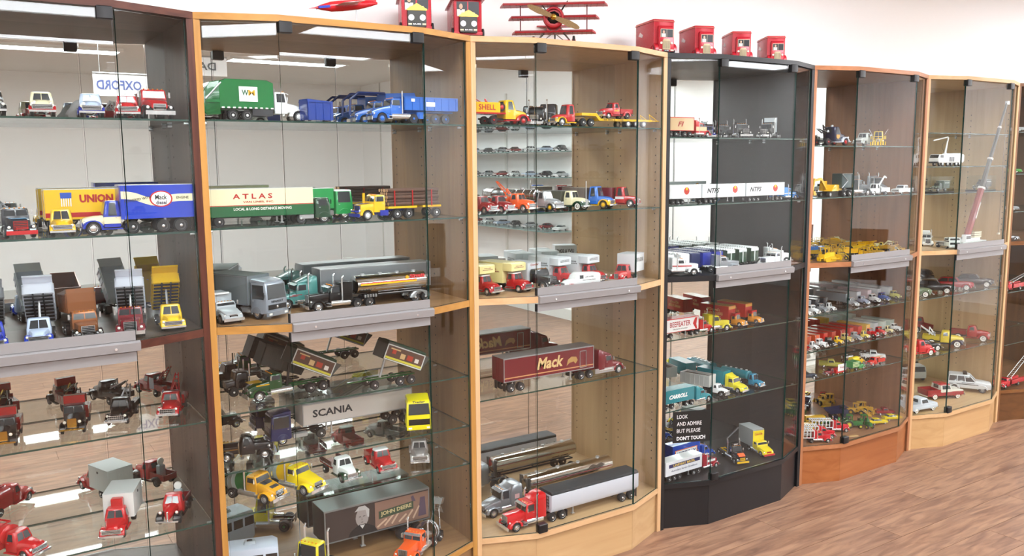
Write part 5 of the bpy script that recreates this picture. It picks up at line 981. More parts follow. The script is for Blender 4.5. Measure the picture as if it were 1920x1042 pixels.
t = V('tractor_truck', 'yellow long-nosed tractor right of the red and white semi', 'model truck', 1362, 612, 3, 2, -16, 1/40, .03)
bigrig(t, paint('d4c428'), paint('d4c428'), 'long', 1.0, rearax=1, wb=4.4, cabz=2.6)
for px, y, lb in ((1391, .045, 'left one of two orange-nosed semis with red trailers facing out'), (1422, .05, 'right one of two orange-nosed semis with red trailers facing out')):
    t = V('semi_truck', lb, 'model truck', px, 605, 3, 2, -80, 1/44, y); classic(t, paint('e89a30'), None, None, 2.8, 'tall', cabh=2.4, r=.48); P(t, 'red_roof_cab', RED, f_box, -1.9, -.9, -.85, .85, 1.9, 2.5, .05); van(t, -8.6, -2.2, 1.1, 3.7, 1.2, paint('b82820'), paint('d89a40')); P(t, 'front_band', paint('d89a40'), f_box, -2.2, -2.17, -1.15, 1.15, 3.1, 3.6); sidetext(t, "M'Dougal's\nHAMBURGERS", -5.6, 2.5, 4.2, 1.3, 1.2, 'd8a060')
TL = paint('18808c')
t = V('semi_truck', 'teal semi with white-lettered trailer nosing right, black lower shelf', 'model truck', 1320, 756, 3, 3, 0, 1/43, .055)
bigrig(t, TL, TL, 'aero', 1.0, rearax=2, wb=4.2, cabz=2.4, fair=True, stacks=False, visor=False); trailer(t, -3.7, 7.6, 'van', TL, 1.1, 3.4, 1.2, TL, None, None); sidetext(t, 'CARROLL', -7.6, 2.2, 4.4, .75, 1.2, 'e8ecec', bold=.05, shear=.35)
t = V('dump_truck', 'white and brown model tipper truck facing out on the lower black shelf', 'model truck', 1357, 742, 3, 3, -78, 1/42, .05)
classic(t, WHITE, BLK, None, 3.2, 'mesh', rear=2, r=.5); dumpbed(t, -8.6, 1.4, 6.2, 1.1, 1.9, mat('c4c4c0', .4), 0, 0, 7, 0, 2.1); P(t, 'load', mat('4c3a30', .9), f_xl, (-8.4, -.95, .95, 1.5, 3.1, .3), (-2.6, -.95, .95, 1.5, 3.1, .3))
t = V('semi_truck', 'yellow-nosed semi with teal trailer facing out', 'model truck', 1389, 738, 3, 3, -80, 1/42, .05)
bigrig(t, paint('dcd034'), TL, 'aero', .6, rearax=1, wb=3.6, cabz=2.6, fair=True, stacks=False, visor=False); van(t, -8.8, -3.0, 1.1, 3.5, 1.2, TL, TL)
t = V('tanker_truck', 'blue-green model tanker facing out, right end of its shelf', 'model truck', 1423, 733, 3, 3, -84, 1/42, .06)
classic(t, paint('1c7898'), None, None, 3.4, 'bars', rear=2, cabh=2.4, r=.5); tank(t, -8.2, -2.3, 1.9, .85, 1.1, paint('20707c'), 0, None, 5, 16)
t = V('semi_truck', 'maroon semi with white lettered trailer nosing right, black cabinet base', 'model truck', 1342, 880, 3, 'b', 2, 1/44, .02)
bigrig(t, paint('98182c'), paint('98182c'), 'long', 1.0, rearax=2, wb=4.8, cabz=2.6); P(t, 'white_flash', WHITE, f_boxes, (-2.4, -.2, -1.02, -.98, 1.5, 1.9)); trailer(t, -4.0, 9.4, 'van', mat('dcdee4', .35), 1.15, 3.7, 1.2, WHITE, None, None, axles=3)
P(t, 'banner_print', mat('28285c', .5), f_boxes, (-12.6, -4.6, -1.212, 1.212, 2.55, 3.2)); sidetext(t, 'LINDSAY BROS.', -8.7, 2.88, 5.6, .42, 1.215, 'e8c860', bold=.03); sidetext(t, 'Australians Serving Excellence', -8.7, 1.9, 6.8, .45, 1.2, '707484', shear=.2)
t = V('semi_truck', 'blue semi with orange-bordered lettering behind the maroon and white semi', 'model truck', 1327, 865, 3, 'b', 2, 1/44, .15)
bigrig(t, paint('1c4cac'), paint('1c4cac'), 'slope', .6, rearax=1, wb=4.0, cabz=2.5); trailer(t, -3.6, 7.4, 'van', paint('1c4cb0'), 1.15, 4.2, 1.2, paint('1c4cb0'), None, None); P(t, 'orange_border', paint('e07828'), f_boxes, (-10.4, -4.4, -1.21, 1.21, 1.5, 3.3)); P(t, 'white_field', WHITE, f_boxes, (-10.2, -4.6, -1.22, 1.22, 1.65, 3.15)); sidetext(t, 'MATCHBOX', -7.4, 2.4, 5.2, 1.0, 1.225, '101c50', bold=.05, shear=.3)
t = V('crane_truck', 'black and yellow small truck with flames and crane arm on the black base', 'model truck', 1388, 846, 3, 'b', -108, 1/40, .0)
bigrig(t, BLK, YEL, 'slope', .6, rearax=2, wb=4.0, cabz=2.7, chromeg=YEL, visor=False); P(t, 'flames', ORG, f_prism, ((.0, 1.66), (.7, 1.4), (.7, 1.48), (.4, 1.75), (.3, 1.6), (.1, 1.85)), -.6, .6); P(t, 'crane_arm', mat('6c6c70', .3, .6), f_tubes, .12, ((-4.2, 0, 1.2), (-4.6, 0, 3.0), (-5.2, 2.6, 4.6))); P(t, 'roof_sign', mat('202024', .4), f_box, -1.8, -1.5, -.7, .7, 2.7, 3.1); text(t, 'CAT', .8, .25, 'e8e8e8', (-1.49, 0, 2.9), (pi/2, 0, pi/2), bold=.04)
t = V('semi_truck', 'yellow-nosed small semi with red bumper and grey trailer on the black base', 'model truck', 1436, 842, 3, 'b', -102, 1/40, .0)
bigrig(t, paint('dcc81c'), RED, 'aero', .0, rearax=1, wb=3.2, cabz=2.3, fair=False, stacks=False, visor=False, chromeg=paint('c82828')); van(t, -6.4, -2.2, 1.1, 4.2, 1.2, mat('8c9090', .5), mat('9a9e9e', .5)); P(t, 'front_panel_box', paint('dcc81c'), f_box, -2.2, -2.15, -1.2, 1.2, 1.1, 4.0); text(t, 'Coca-Cola', 1.6, .45, 'b02418', (-2.13, 0, 3.4), (pi/2, 0, pi/2), shear=.3)
# lettering on the lower left pane of the black cabinet
(xa, ya), (xb, yb) = pane_pts(W, 0); an = math.atan2(yb-ya, xb-xa); cbt = [o for o in bpy.data.objects if o.name == 'display_cabinet.003'][0]
def f_film(b): b.add([(xa+cos(an)*u+sin(an)*.0009, ya+sin(an)*u-cos(an)*.0009, z) for z in (.362, .492) for u in (.034, .196)]+[(xa+cos(an)*u+sin(an)*.0002, ya+sin(an)*u-cos(an)*.0002, z) for z in (.362, .492) for u in (.034, .196)], [(0, 1, 3, 2), (5, 4, 6, 7), (0, 4, 5, 1), (1, 5, 7, 3), (3, 7, 6, 2), (2, 6, 4, 0)])
P(cbt, 'sign_film', mat('1c1d1c', .4), f_film, label='black film with white lettering')
for s_, zz, w_, h_, bo in (('LOOK', .470, .050, .016, 0), ('AND ADMIRE', .4405, .116, .016, 0), ('BUT PLEASE', .411, .110, .016, 0), ("DON'T TOUCH", .380, .134, .0165, .03)):
    w_ *= .92; u = .052+w_/2; text(cbt, s_, w_, h_, 'e8e8e8', (xa+cos(an)*u+sin(an)*.0016, ya+sin(an)*u-cos(an)*.0016, zz), (pi/2, 0, an), name='glass_lettering', bold=bo)

# ===== cherry cabinet
t = V('tow_truck', 'navy model tow truck with pale grey fender and red wheel, cherry top shelf', 'model truck', 1574, 272, 4, 0, 0, 1/25, .05)
classic(t, paint('22243c'), mat('b4b8c4', .3, .2), None, 3.2, 'wide', rim=RED, cabh=2.15); P(t, 'shield_print', mat('d8a050', .5), f_prism, ((-1.7, 1.25), (-1.1, 1.25), (-1.15, .9), (-1.4, .75), (-1.65, .9)), -.87, -.85); towrig(t, -2.6, 1.4, 1.4, 20, BLK); P(t, 'roof_light', STEEL, f_cyl, (-1.4, 0, 2.1), (-1.4, 0, 2.35), .14, 10)
t = V('tow_truck', 'white and silver model wrecker between the navy and yellow trucks', 'model truck', 1612, 272, 4, 0, 190, 1/32, .13)
classic(t, mat('c8ccc8', .3, .2), None, None, 3.2, 'bars', cabh=2.1); utilbody(t, -4.6, -2.05, .95, .7, 1.6, WHITE)
t = V('cab_truck', 'yellow model truck with striped push bumper on the cherry top shelf', 'model truck', 1652, 273, 4, 0, None, 1/36, .04, 0)
classic(t, paint('c8a83c'), None, None, 2.6, 'tall', cabh=2.6, r=.5); P(t, 'push_bumper', YEL, f_box, .95, 1.1, -1.25, 1.25, .15, .75); P(t, 'bumper_stripes', BLACKP, f_prisms, *[(((1.1, .16), (1.11, .16), (1.11, .75), (1.1, .75)), y, y+.14) for y in (-1.1, -.7, -.3, .15, .55, .95)]); P(t, 'front_rack', YEL, f_tubes, .05, ((1.0, -.7, .7), (1.0, -.7, 1.6), (1.0, .7, 1.6), (1.0, .7, .7)), ((1.0, 0, .7), (1.0, 0, 1.6)))
P(t, 'mirror_arm', CHROME, f_tubes, .05, ((-.8, 1.0, 2.0), (-.6, 1.5, 2.9)), ((-.8, -1.0, 2.0), (-.6, -1.5, 2.9))); P(t, 'side_wing', paint('c8a83c'), f_boxes, (-2.2, -1.6, .9, 1.25, 1.2, 1.8), (-2.2, -1.6, -1.25, -.9, 1.2, 1.8))
# construction machines
CY = paint('e0ac1c'); CY2 = paint('c89a34')
def track(p, x0, x1, y, r, w_=.5, c=None):
    for s in (-1, 1):
        pl = [(x0+r*cos(R(a)), r+r*sin(R(a))) for a in range(90, 271, 30)]+[(x1+r*cos(R(a)), r+r*sin(R(a))) for a in range(-90, 91, 30)]
        ya, yb = sorted((s*y, s*(y+w_))); P(p, 'track', c or mat('3a3630', .7), f_prism, tuple(pl), ya, yb); P(p, 'track_roller', c or STEEL, f_cyl, (x0, ya-.02, r), (x0, yb+.02, r), r*.6, 10)
        P(p, 'track_roller', c or STEEL, f_cyl, (x1, ya-.02, r), (x1, yb+.02, r), r*.6, 10)
def opencab(p, m, x0, x1, hw, z0, z1):
    P(p, 'canopy_frame', m, f_boxes, *[(x, x+.12, y, y+.12, z0, z1) for x in (x0, x1-.12) for y in (-hw, hw-.12)], (x0-.05, x1+.05, -hw-.05, hw+.05, z1, z1+.12), (x0, x1, -hw, -hw+.08, z0, z0+.3), (x0, x1, hw-.08, hw, z0, z0+.3)); P(p, 'seat', BLACKP, f_boxes, (x0+.3, x0+.9, -.3, .3, z0, z0+.35), (x0+.3, x0+.45, -.3, .3, z0+.35, z0+.9))
def dozer(t, c=CY, tc=None):
    track(t, -3.2, -.5, .55, .48, .5, tc); P(t, 'hood', c, f_zl, (.7, -1.9, .2, -.5, .5, .08), (1.7, -1.8, .1, -.45, .45, .08), (1.75, -1.7, 0, -.38, .38, .05)); P(t, 'rear_body', c, f_box, -3.6, -1.9, -.65, .65, .7, 1.5, .06); opencab(t, c, -3.3, -1.9, .62, 1.5, 2.7)
    P(t, 'blade', c, f_slab, ((.75, -1.6, .12), (.75, 1.6, .12), (.55, 1.6, 1.25), (.55, -1.6, 1.25)), .12); P(t, 'blade_arm', c, f_boxes, (-2.0, .7, -1.25, -1.1, .4, .6), (-2.0, .7, 1.1, 1.25, .4, .6)); P(t, 'exhaust', BLACKP, f_cyl, (-.8, 0, 1.7), (-.8, 0, 2.3), .07, 8); P(t, 'ripper', c, f_boxes, (-4.3, -3.6, -.4, .4, .6, .8), (-4.4, -4.2, -.3, -.1, .15, .8), (-4.4, -4.2, .1, .3, .15, .8))
def loader(t, c=CY):
    wheels(t, (0, -2.6), .7, .95, .5, c, 14); P(t, 'rear_body', c, f_box, -3.8, -1.4, -.7, .7, .8, 1.7, .08); P(t, 'front_frame', c, f_box, -1.3, .4, -.45, .45, .7, 1.2, .06); opencab(t, c, -2.2, -1.0, .6, 1.6, 2.9)
    P(t, 'lift_arm', c, f_tubes, .13, ((-1.0, -.6, 1.6), (.6, -.6, 1.2), (1.6, -.6, .5)), ((-1.0, .6, 1.6), (.6, .6, 1.2), (1.6, .6, .5))); P(t, 'bucket', c, f_prism, ((1.5, .1), (2.6, .08), (2.65, .16), (1.75, .3), (1.6, 1.1), (1.4, 1.15)), -1.3, 1.3)
def grader(t, c=CY):
    wheels(t, (0, -4.6, -5.9), .6, .9, .35, c, 12); P(t, 'beam', c, f_tube, ((0.2, 0, 1.0), (-.8, 0, 1.7), (-3.2, 0, 1.6)), .14, 8); P(t, 'rear_body', c, f_box, -6.4, -3.9, -.6, .6, .9, 1.8, .06); opencab(t, c, -4.0, -2.9, .6, 1.2, 2.8); P(t, 'blade', c, f_slab, ((-1.9, -1.7, .2), (-2.3, 1.7, .2), (-2.4, 1.7, .8), (-2.0, -1.7, .8)), .1)
def digger(t, c=CY, up=1.0):
    track(t, -3.2, -.6, .6, .42, .5, None); P(t, 'house', c, f_zl, (.95, -4.0, -.7, -1.1, 1.1, .15), (1.9, -3.9, -1.6, -1.05, 1.05, .15), (2.0, -3.7, -1.8, -.95, .95, .1)); P(t, 'cab', c, f_zl, (1.0, -1.7, -.5, -1.1, -.25, .1), (2.6, -1.7, -.75, -1.05, -.3, .1)); P(t, 'cab_window', CLEARW, f_boxes, (-1.55, -.8, -1.12, -1.08, 1.7, 2.4), (-.78, -.7, -1.0, -.35, 1.7, 2.4))
    P(t, 'boom', c, f_prism, ((-1.2, 1.3), (.6, 3.2*up), (2.4, 2.9*up), (2.4, 2.6*up), (.7, 2.75*up), (-.8, 1.2)), -.15, .15); P(t, 'dipper', c, f_prism, ((2.2, 3.1*up), (2.5, 3.1*up), (3.0, 1.0), (2.75, 1.0)), -.12, .12); P(t, 'bucket', c, f_prism, ((2.7, 1.1), (3.2, 1.0), (3.0, .35), (2.4, .3), (2.3, .5)), -.4, .4)
def hauler(t, c=CY):
    wheels(t, (0, -3.2), .8, 1.0, .6, c, 14); P(t, 'cab', c, f_box, -.9, .3, -1.0, .1, 1.4, 2.7, .08); P(t, 'deck', c, f_box, -1.0, 1.0, -1.4, 1.4, 1.2, 1.5); P(t, 'cab_window', CLEARW, f_boxes, (.29, .32, -.9, 0, 1.9, 2.5)); dumpbed(t, -4.6, 1.7, 3.7, 1.4, 1.0, c, 4, .6, 5, 1.2); grille(t, 1.02, .6, .7, 1.3, 5)
def farmtractor(t, c=paint('1e6a2c'), rim=paint('d8c83c'), cab=True):
    wheels(t, (-2.4,), .85, .85, .45, rim, 16); wheels(t, (0,), .45, .7, .28, rim, 14); P(t, 'hood', c, f_zl, (.7, -1.6, .5, -.35, .35, .1), (1.45, -1.6, .4, -.32, .32, .1)); P(t, 'transmission', c, f_box, -2.8, -.2, -.3, .3, .5, 1.0)
    for s in (-1, 1): P(t, 'rear_fender', c, f_arch, -2.4, .85, 1.0, .9, min(s*.6, s*1.05), max(s*.6, s*1.05), 20, 160, 1.0, 0, .05)
    if cab: opencab(t, c, -2.7, -1.6, .55, 1.3, 2.6)
    P(t, 'exhaust', BLACKP, f_cyl, (-.5, 0, 1.4), (-.5, 0, 2.2), .06, 8)
t = V('excavator', 'yellow model excavator with raised arm at the left of the second cherry shelf', 'model excavator', 1542, 368, 4, 1, 184, 1/36, .06); digger(t)
t = V('semi_truck', 'dark model truck with chrome stacks nosing right on the second cherry shelf', 'model truck', 1617, 368, 4, 1, 0, 1/33, .045)
bigrig(t, mat('40484c', .3, .3), SILV, 'long', 0, rearax=2, wb=4.7, cabz=2.5); P(t, 'rear_cage', paint('38484a'), f_box, -6.3, -3.6, -.9, .9, 1.3, 3.5, .06); P(t, 'cage_bar', STEEL, f_tubes, .06, ((-6.3, -.95, 1.3), (-4.9, -.95, 2.4), (-6.3, -.95, 3.4)), ((-3.7, -.95, 1.3), (-3.7, -.95, 3.4)), ((-6.3, -.95, 3.45), (-3.6, -.95, 3.45)))
t = V('cab_truck', 'large grey model truck with twin stacks behind the white tow truck', 'model truck', 1655, 365, 4, 1, -104, 1/38, .2)
bigrig(t, mat('9ca0a8', .3, .4), SILV, 'slope', .6, rearax=1, wb=3.4, cabz=3.0)
t = V('tow_truck', 'white model tow truck with long crane boom on the second cherry shelf', 'model truck', 1634, 368, 4, 1, 180, 1/42, .03)
classic(t, WHITE, None, None, 3.6, 'bars', cabh=2.3); utilbody(t, -5.0, -2.05, .95, .7, 1.5, WHITE); P(t, 'crane_boom', WHITE, f_tubes, .17, ((-2.2, 0, 1.4), (-4.4, 0, 3.7), (-5.0, 0, 3.4))); P(t, 'tow_bar', WHITE, f_box, -6.0, -5.0, -.3, .3, .5, .7)
t = V('pickup_truck', 'small white model pickup at the right end of the second cherry shelf', 'model truck', 1684, 367, 4, 1, 180, 1/42, .03); pickup60(t, WHITE, ww=False)
# the crowd of yellow machines on the cherry middle shelf
t = V('bulldozer', 'bright yellow bulldozer at the front left of the crowd of machines', 'model bulldozer', 1575, 489, 4, 'm', 2, 1/44, -.035); dozer(t, paint('f0c010'), paint('e8b810'))
t = V('dump_truck', 'blue and white small hauler behind the front bulldozer', 'model truck', 1543, 484, 4, 'm', -60, 1/52, .06); hauler(t, paint('2c6cb4'))
KN = [('loader', loader, 'wheel loader'), ('bulldozer', dozer, 'bulldozer'), ('grader', grader, 'road grader'), ('excavator', digger, 'excavator'), ('hauler', hauler, 'mine hauler')]
rnd = random.Random(3)
XS = [(.06, .10), (.055, .17), (.06, .24), (.15, .06), (.15, .13), (.15, .20), (.15, .26), (.24, -.01), (.24, .06), (.24, .13), (.24, .20), (.24, .26), (.33, -.02), (.33, .05), (.33, .12), (.33, .19), (.33, .255), (.42, -.02), (.42, .05), (.42, .12), (.42, .19), (.42, .255), (.51, -.01), (.51, .06), (.51, .13), (.51, .20), (.61, -.01), (.61, .06), (.61, .13), (.61, .2), (.70, .03), (.70, .10), (.70, .17), (.72, .24), (.79, .09), (.79, .16)]
for k, (fx, fy) in enumerate(XS):
    nm, fn, wd = KN[(k*3+k//4) % 5]; col = [CY, CY2, paint('b8903c'), paint('d4b030')][k % 4]
    if k in (6, 11, 16): col = paint('3c3c34')
    if k in (30, 33, 35): col = paint('d8d0a4')
    cl = 'black' if k in (6, 11, 16) else 'cream' if k in (30, 33, 35) else ['yellow', 'ochre', 'dull tan', 'straw-yellow'][k % 4]
    deep = 'back row' if fy > .22 else 'third row' if fy > .15 else 'second row' if fy > .07 else 'front row'
    lat = 'far left' if fx < .1 else 'left' if fx < .2 else 'left of centre' if fx < .3 else 'centre' if fx < .46 else 'right of centre' if fx < .56 else 'right' if fx < .7 else 'far right'
    hd = rnd.choice((-90, -75, -60, -100, -80)); sc = .0152
    t = thing(nm, '%s toy %s, %s, %s, cherry middle shelf' % (cl, wd, lat, deep), 'model '+wd.split()[-1], (4*W+fx+.02, fy-.01, SH[4]['m']+.0003), hd, sc, 'construction machines on the cherry middle shelf'); fn(t, col)
# small semis
def minisemi(lb, px, y, sh, c, tc, hd=-84, s=1/64, nose='slope', L=11.5, ci=4, grp=None, name='semi_truck'):
    t = V(name, lb, 'model truck', px, 600, ci, sh, hd, s, y, group=grp)
    if nose == 'classic': classic(t, c, None, None, 2.6, 'bars', cabh=2.4, r=.48, lod=0)
    else: bigrig(t, c, c, nose, 0, stacks=(nose == 'long'), rearax=1, wb=3.0, cabz=2.6, lod=0, tanks=False)
    trailer(t, -2.5, L, 'van', tc, 1.15, 3.7, 1.2, tc, None, None, axles=2); return t
R3 = [(1511, -.01, WHITE, LGREY, 'first white small semi at the left end of the upper row'), (1530, .0, WHITE, GREY, 'second white small semi with grey trailer, upper row'), (1546, .005, mat('9a9ea2', .3, .3), DGREY, 'grey small semi with dark trailer, upper row'), (1561, .01, WHITE, DGREY, 'white small semi with dark roofed trailer, upper row'),
      (1602, .03, mat('c8ccd0', .3, .2), GREY, 'silver small semi right of the gap in the upper row'), (1622, .035, mat('b8c0d4', .3, .2), LGREY, 'pale blue-grey small semi with blue bumper'), (1642, .04, WHITE, mat('c8b8bc', .4), 'white small semi with pinkish trailer'), (1660, .04, paint('3858a8'), LGREY, 'blue small semi with white trailer'), (1686, .045, paint('d4cc70'), LGREY, 'pale yellow small semi at the right end of the upper row')]
for px, y, c, tc, lb in R3: minisemi(lb, px, y+.035, 2, c, tc, nose='classic' if px % 2 else 'slope', L=10.5, grp='small semis on the first lower cherry shelf')
R4 = [(1516, DRED, 'rust', paint('8c3a28')), (1532, WHITE, 'white-nosed', paint('b84828')), (1548, WHITE, 'white and yellow', paint('c05028')), (1563, BLK, 'black-nosed', paint('b82820')), (1578, YEL, 'yellow-nosed', paint('a8382c')), (1595, paint('c8b060'), 'tan-nosed', paint('a02c24')), (1611, GREY, 'grey-nosed', paint('a82c28')), (1627, paint('d8c050'), 'gold-nosed', paint('b03028')), (1642, RED, 'red-nosed', paint('c8a040')), (1657, paint('b81c20'), 'crimson-nosed', LGREY), (1672, paint('d8c890'), 'cream-nosed', paint('c4ccc4')), (1690, WHITE, 'white-nosed, rightmost', paint('b4c4bc'))]
for k, (px, c, nm, tc) in enumerate(R4):
    minisemi('%s small semi in the crowded row, %s from the left' % (nm, ('first', 'second', 'third', 'fourth', 'fifth', 'sixth', 'seventh', 'eighth', 'ninth', 'tenth', 'eleventh', 'last')[k]), px, .03+k*.003, 3, c, tc, s=1/68, nose=('slope', 'classic', 'long')[k % 3], L=11, grp='small semis on the second lower cherry shelf')
# cars on the third lower shelf
def carv(lb, px, y, sh, fn, args, hd, s, ci=4, cat='model car', name='car', **kw):
    t = V(name, lb, cat, px, 680, ci, sh, hd, s, y); fn(t, *args, **kw); return t
carv('olive-yellow model pickup on the third lower cherry shelf', 1573, .10, 4, pickup60, (paint('a8a040'),), -52, 1/45, name='pickup_truck', cat='model truck', ww=False)
carv('white model pickup with ribbed bed, right part of the third lower shelf', 1652, .09, 4, pickup60, (WHITE,), -55, 1/42, name='pickup_truck', cat='model truck', ww=False)
carv('red model pickup right of the white one', 1684, .09, 4, pickup60, (paint('a82428'),), -55, 1/42, name='pickup_truck', cat='model truck', ww=False)
carv('dark grey-blue vintage car at the left front of the third lower shelf', 1531, .02, 4, sedan, (paint('3c4450'), 4.6), -28, 1/42)
carv('white small car cut by the left frame of the third lower shelf', 1500, .11, 4, sedan, (WHITE, 4.4), -40, 1/50, style='60')
t = V('cab_truck', 'dark red toy tractor before the white-topped red trailer', 'model truck', 1552, 700, 4, 4, 165, 1/60, .03); classic(t, MAR, None, None, 1.6, 'bars', lod=0)
t = V('trailer', 'small red trailer with white lettered side card', 'model trailer', 1582, 700, 4, 4, 0, 1/60, .025); van(t, -4.4, 0, .5, 1.5, 1.0, RED, RED); P(t, 'white_card', WHITE, f_box, -3.8, -.2, -1.1, -1.0, 1.0, 3.0); wheels(t, (-1, -3.4), .36, .8, .3, WHITE, 10); text(t, 'Frosty', 2.0, .7, '903030', (-2, -1.12, 2.0), (pi/2, 0, 0), shear=.3)
t = V('stake_truck', 'green toy stake truck with pale load bars', 'model truck', 1614, 694, 4, 4, 0, 1/52, .03); classic(t, paint('2c8848'), None, None, 3.2, 'bars', lod=0); P(t, 'stake_body', paint('2c8848'), f_box, -4.8, -2.0, -1.0, 1.0, .9, 2.4); P(t, 'stake_bars', mat('c8d0a0', .5), f_boxes, *[(-4.7, -2.1, -1.04, -1.0, 1.1+q*.35, 1.25+q*.35) for q in range(4)])
t = V('tanker_truck', 'bright yellow rounded toy tanker behind the green stake truck', 'model truck', 1613, 690, 4, 4, 0, 1/55, .10); classic(t, YEL, None, None, 2.6, 'bars', lod=0); tank(t, -4.4, -1.9, 1.5, .75, .9, paint('e8cc18'), 0, None, 0, 14)
t = V('fire_engine', 'small red toy fire engine right of the green stake truck', 'model truck', 1631, 690, 4, 4, 180, 1/52, .04); classic(t, paint('c82820'), None, None, 3.2, 'bars', lod=0); utilbody(t, -5.0, -2.0, .95, .7, 1.6, paint('c82820')); P(t, 'ladder', mat('d8b890', .5), f_boxes, (-5.0, -1.5, -.4, -.3, 1.9, 2.0), (-5.0, -1.5, .3, .4, 1.9, 2.0), *[(-4.9+q*.5, -4.8+q*.5, -.3, .3, 1.92, 1.98) for q in range(7)])
for px, lb in ((1595, 'left small chrome tank model behind the yellow tanker'), (1628, 'right small chrome tank model on a red frame')):
    t = V('tank_model', lb, 'model tank', px, 680, 4, 4, 0, 1/55, .16); tank(t, -3.6, 0, 1.3, .6, .7, mat('c8c8c8', .15, 1), 1, None, 1, 12); chassis(t, -3.6, 0, .75, MAR); wheels(t, (-.8, -2.8), .38, .7, .3, CHROME, 10)
# cherry base
for k, (px, y, lb) in enumerate(((1521, -.0, 'lowest red tractor with white car carrier at the front left corner'), (1547, .03, 'middle red tractor with white car carrier'), (1573, .05, 'upper red tractor with white car carrier'))):
    t = V('car_carrier', lb, 'model truck', px+10, 820, 4, 'b', -34, 1/50, y-.01); bigrig(t, paint('c42430'), paint('c42430'), 'long', .8, rearax=1, wb=3.8, cabz=2.5)
    P(t, 'carrier_frame', WHITE, f_boxes, (-8.5, -3.2, -1.1, -1.0, 1.1, 1.3), (-8.5, -3.2, 1.0, 1.1, 1.1, 1.3), (-8.5, -3.2, -1.1, -1.0, 2.8, 3.0), (-8.5, -3.2, 1.0, 1.1, 2.8, 3.0), *[(-8.4+q*.85, -8.25+q*.85, s_*1.05-.06, s_*1.05+.06, 1.1, 3.0) for q in range(7) for s_ in (-1, 1)], *[(-8.5+q*.5, -8.3+q*.5, -1.05, 1.05, 2.85, 2.95) for q in range(11)]); wheels(t, (-7.0,), .4, .8, .4, CHROME, 10)
for px, y, lb in ((1528, .115, 'front yellow school bus on the cherry base'), (1548, .165, 'rear yellow school bus on the cherry base')):
    t = V('school_bus', lb, 'model bus', px, 800, 4, 'b', -30, 1/64, y); P(t, 'body', paint('d8a828'), f_xl, (-7.0, -1.1, 1.1, .6, 2.9, .25), (-.8, -1.1, 1.1, .6, 2.9, .25), (-.6, -1.0, 1.0, .6, 2.7, .25)); P(t, 'hood', paint('e08c20'), f_xl, (-.7, -.8, .8, .6, 1.6, .2), (.8, -.6, .6, .6, 1.4, .2)); wheels(t, (0, -5.2), .48, .9, .3, WHITE, 10); P(t, 'side_window', DARKGL, f_boxes, *[(-6.8+q*.95, -6.1+q*.95, -1.12, 1.12, 1.8, 2.4) for q in range(6)]); P(t, 'windshield', DARKGL, f_box, -.6, -.57, -.9, .9, 1.7, 2.5)
GT = paint('1e6a2c')
for k, (px, y, hd, s_, lb, cb) in enumerate(((1612, .03, -40, 1/42, 'largest green farm tractor with yellow wheels at the front of the cherry base', True), (1578, .075, -150, 1/46, 'green farm tractor turned left behind the largest one', False), (1631, -.01, -110, 1/46, 'green farm tractor seen from the front near the yellow cars', True), (1560, .12, -20, 1/52, 'small green tractor without cab in the middle of the base', False), (1648, .19, -120, 1/52, 'dark green tractor with black cab near the back right', True))):
    t = V('farm_tractor', lb, 'model tractor', px, 800, 4, 'b', hd, s_, y); farmtractor(t, GT if k != 4 else paint('26402c'), cab=cb)
for k, (px, y, hd, lb) in enumerate(((1533, .19, -20, 'long green farm implement leftmost, behind the buses'), (1548, .215, -25, 'green folded farm implement second from left'), (1562, .165, -30, 'green farm implement between buses and tractors'))):
    t = V('farm_implement', lb, 'model farm implement', px, 790, 4, 'b', hd, 1/50, y); P(t, 'frame', GT, f_boxes, (-5, 0, -.1, .1, .8, 1.0), *[(-4.6+q*.8, -4.5+q*.8, -1.4, 1.4, .85, .95) for q in range(6)]); P(t, 'tine', GT, f_tubes, .05, *[((-4.5+q*.8, y_, .9), (-4.9+q*.8, y_, .5), (-4.6+q*.8, y_, .05)) for q in range(6) for y_ in (-1.2, -.4, .4, 1.2)]); wheels(t, (-2.4,), .5, .9, .2, paint('d8c83c'), 10)
for px, y, lb in ((1655, .01, 'left yellow taxi-like sedan at the right of the cherry base'), (1682, .01, 'right yellow sedan at the right of the cherry base')):
    carv(lb, px+6, y, 'b', sedan, (paint('d8c010'), 4.8), -22, 1/48, style='60')
t = V('baler', 'green farm trailer with yellow hood at the back right', 'model farm implement', 1655, 775, 4, 'b', -70, 1/44, .17); P(t, 'body', paint('46682c'), f_zl, (.6, -3, 0, -1.0, 1.0, .2), (1.6, -3, 0, -1.0, 1.0, .3), (2.2, -2.6, -.4, -.8, .8, .4)); P(t, 'yellow_hood', paint('c8c030'), f_zl, (2.15, -2.7, -.3, -.85, .85, .3), (2.4, -2.4, -.6, -.6, .6, .3)); wheels(t, (-1.5,), .5, 1.0, .3, YEL, 10)
for k, (px, y, nm, fn, hd, lb) in enumerate(((1615, .16, 'loader', loader, -60, 'ochre toy wheel loader at the back middle of the cherry base'), (1635, .14, 'bulldozer', dozer, -75, 'ochre toy bulldozer right of the wheel loader, cherry base'), (1600, .205, 'loader', loader, 150, 'tan toy loader with open cab farthest back on the base'))):
    t = V(nm, lb, 'model '+nm, px, 780, 4, 'b', hd, 1/52, y); fn(t, CY2)
t = V('hauler', 'dark blue six-wheeled toy hauler behind the green implements', 'model truck', 1585, 780, 4, 'b', -30, 1/50, .165); hauler(t, paint('242c4c'))
t = V('pickup_truck', 'dark red toy pickup behind the yellow sedans', 'model truck', 1672, 780, 4, 'b', -30, 1/52, .085); pickup60(t, DRED, ww=False)
t = V('leaf_ornament', 'flat tan leaf-shaped ornament lying at the front of the cherry base', 'ornament', 1600, 822, 4, 'b', -18, 1, -.035)
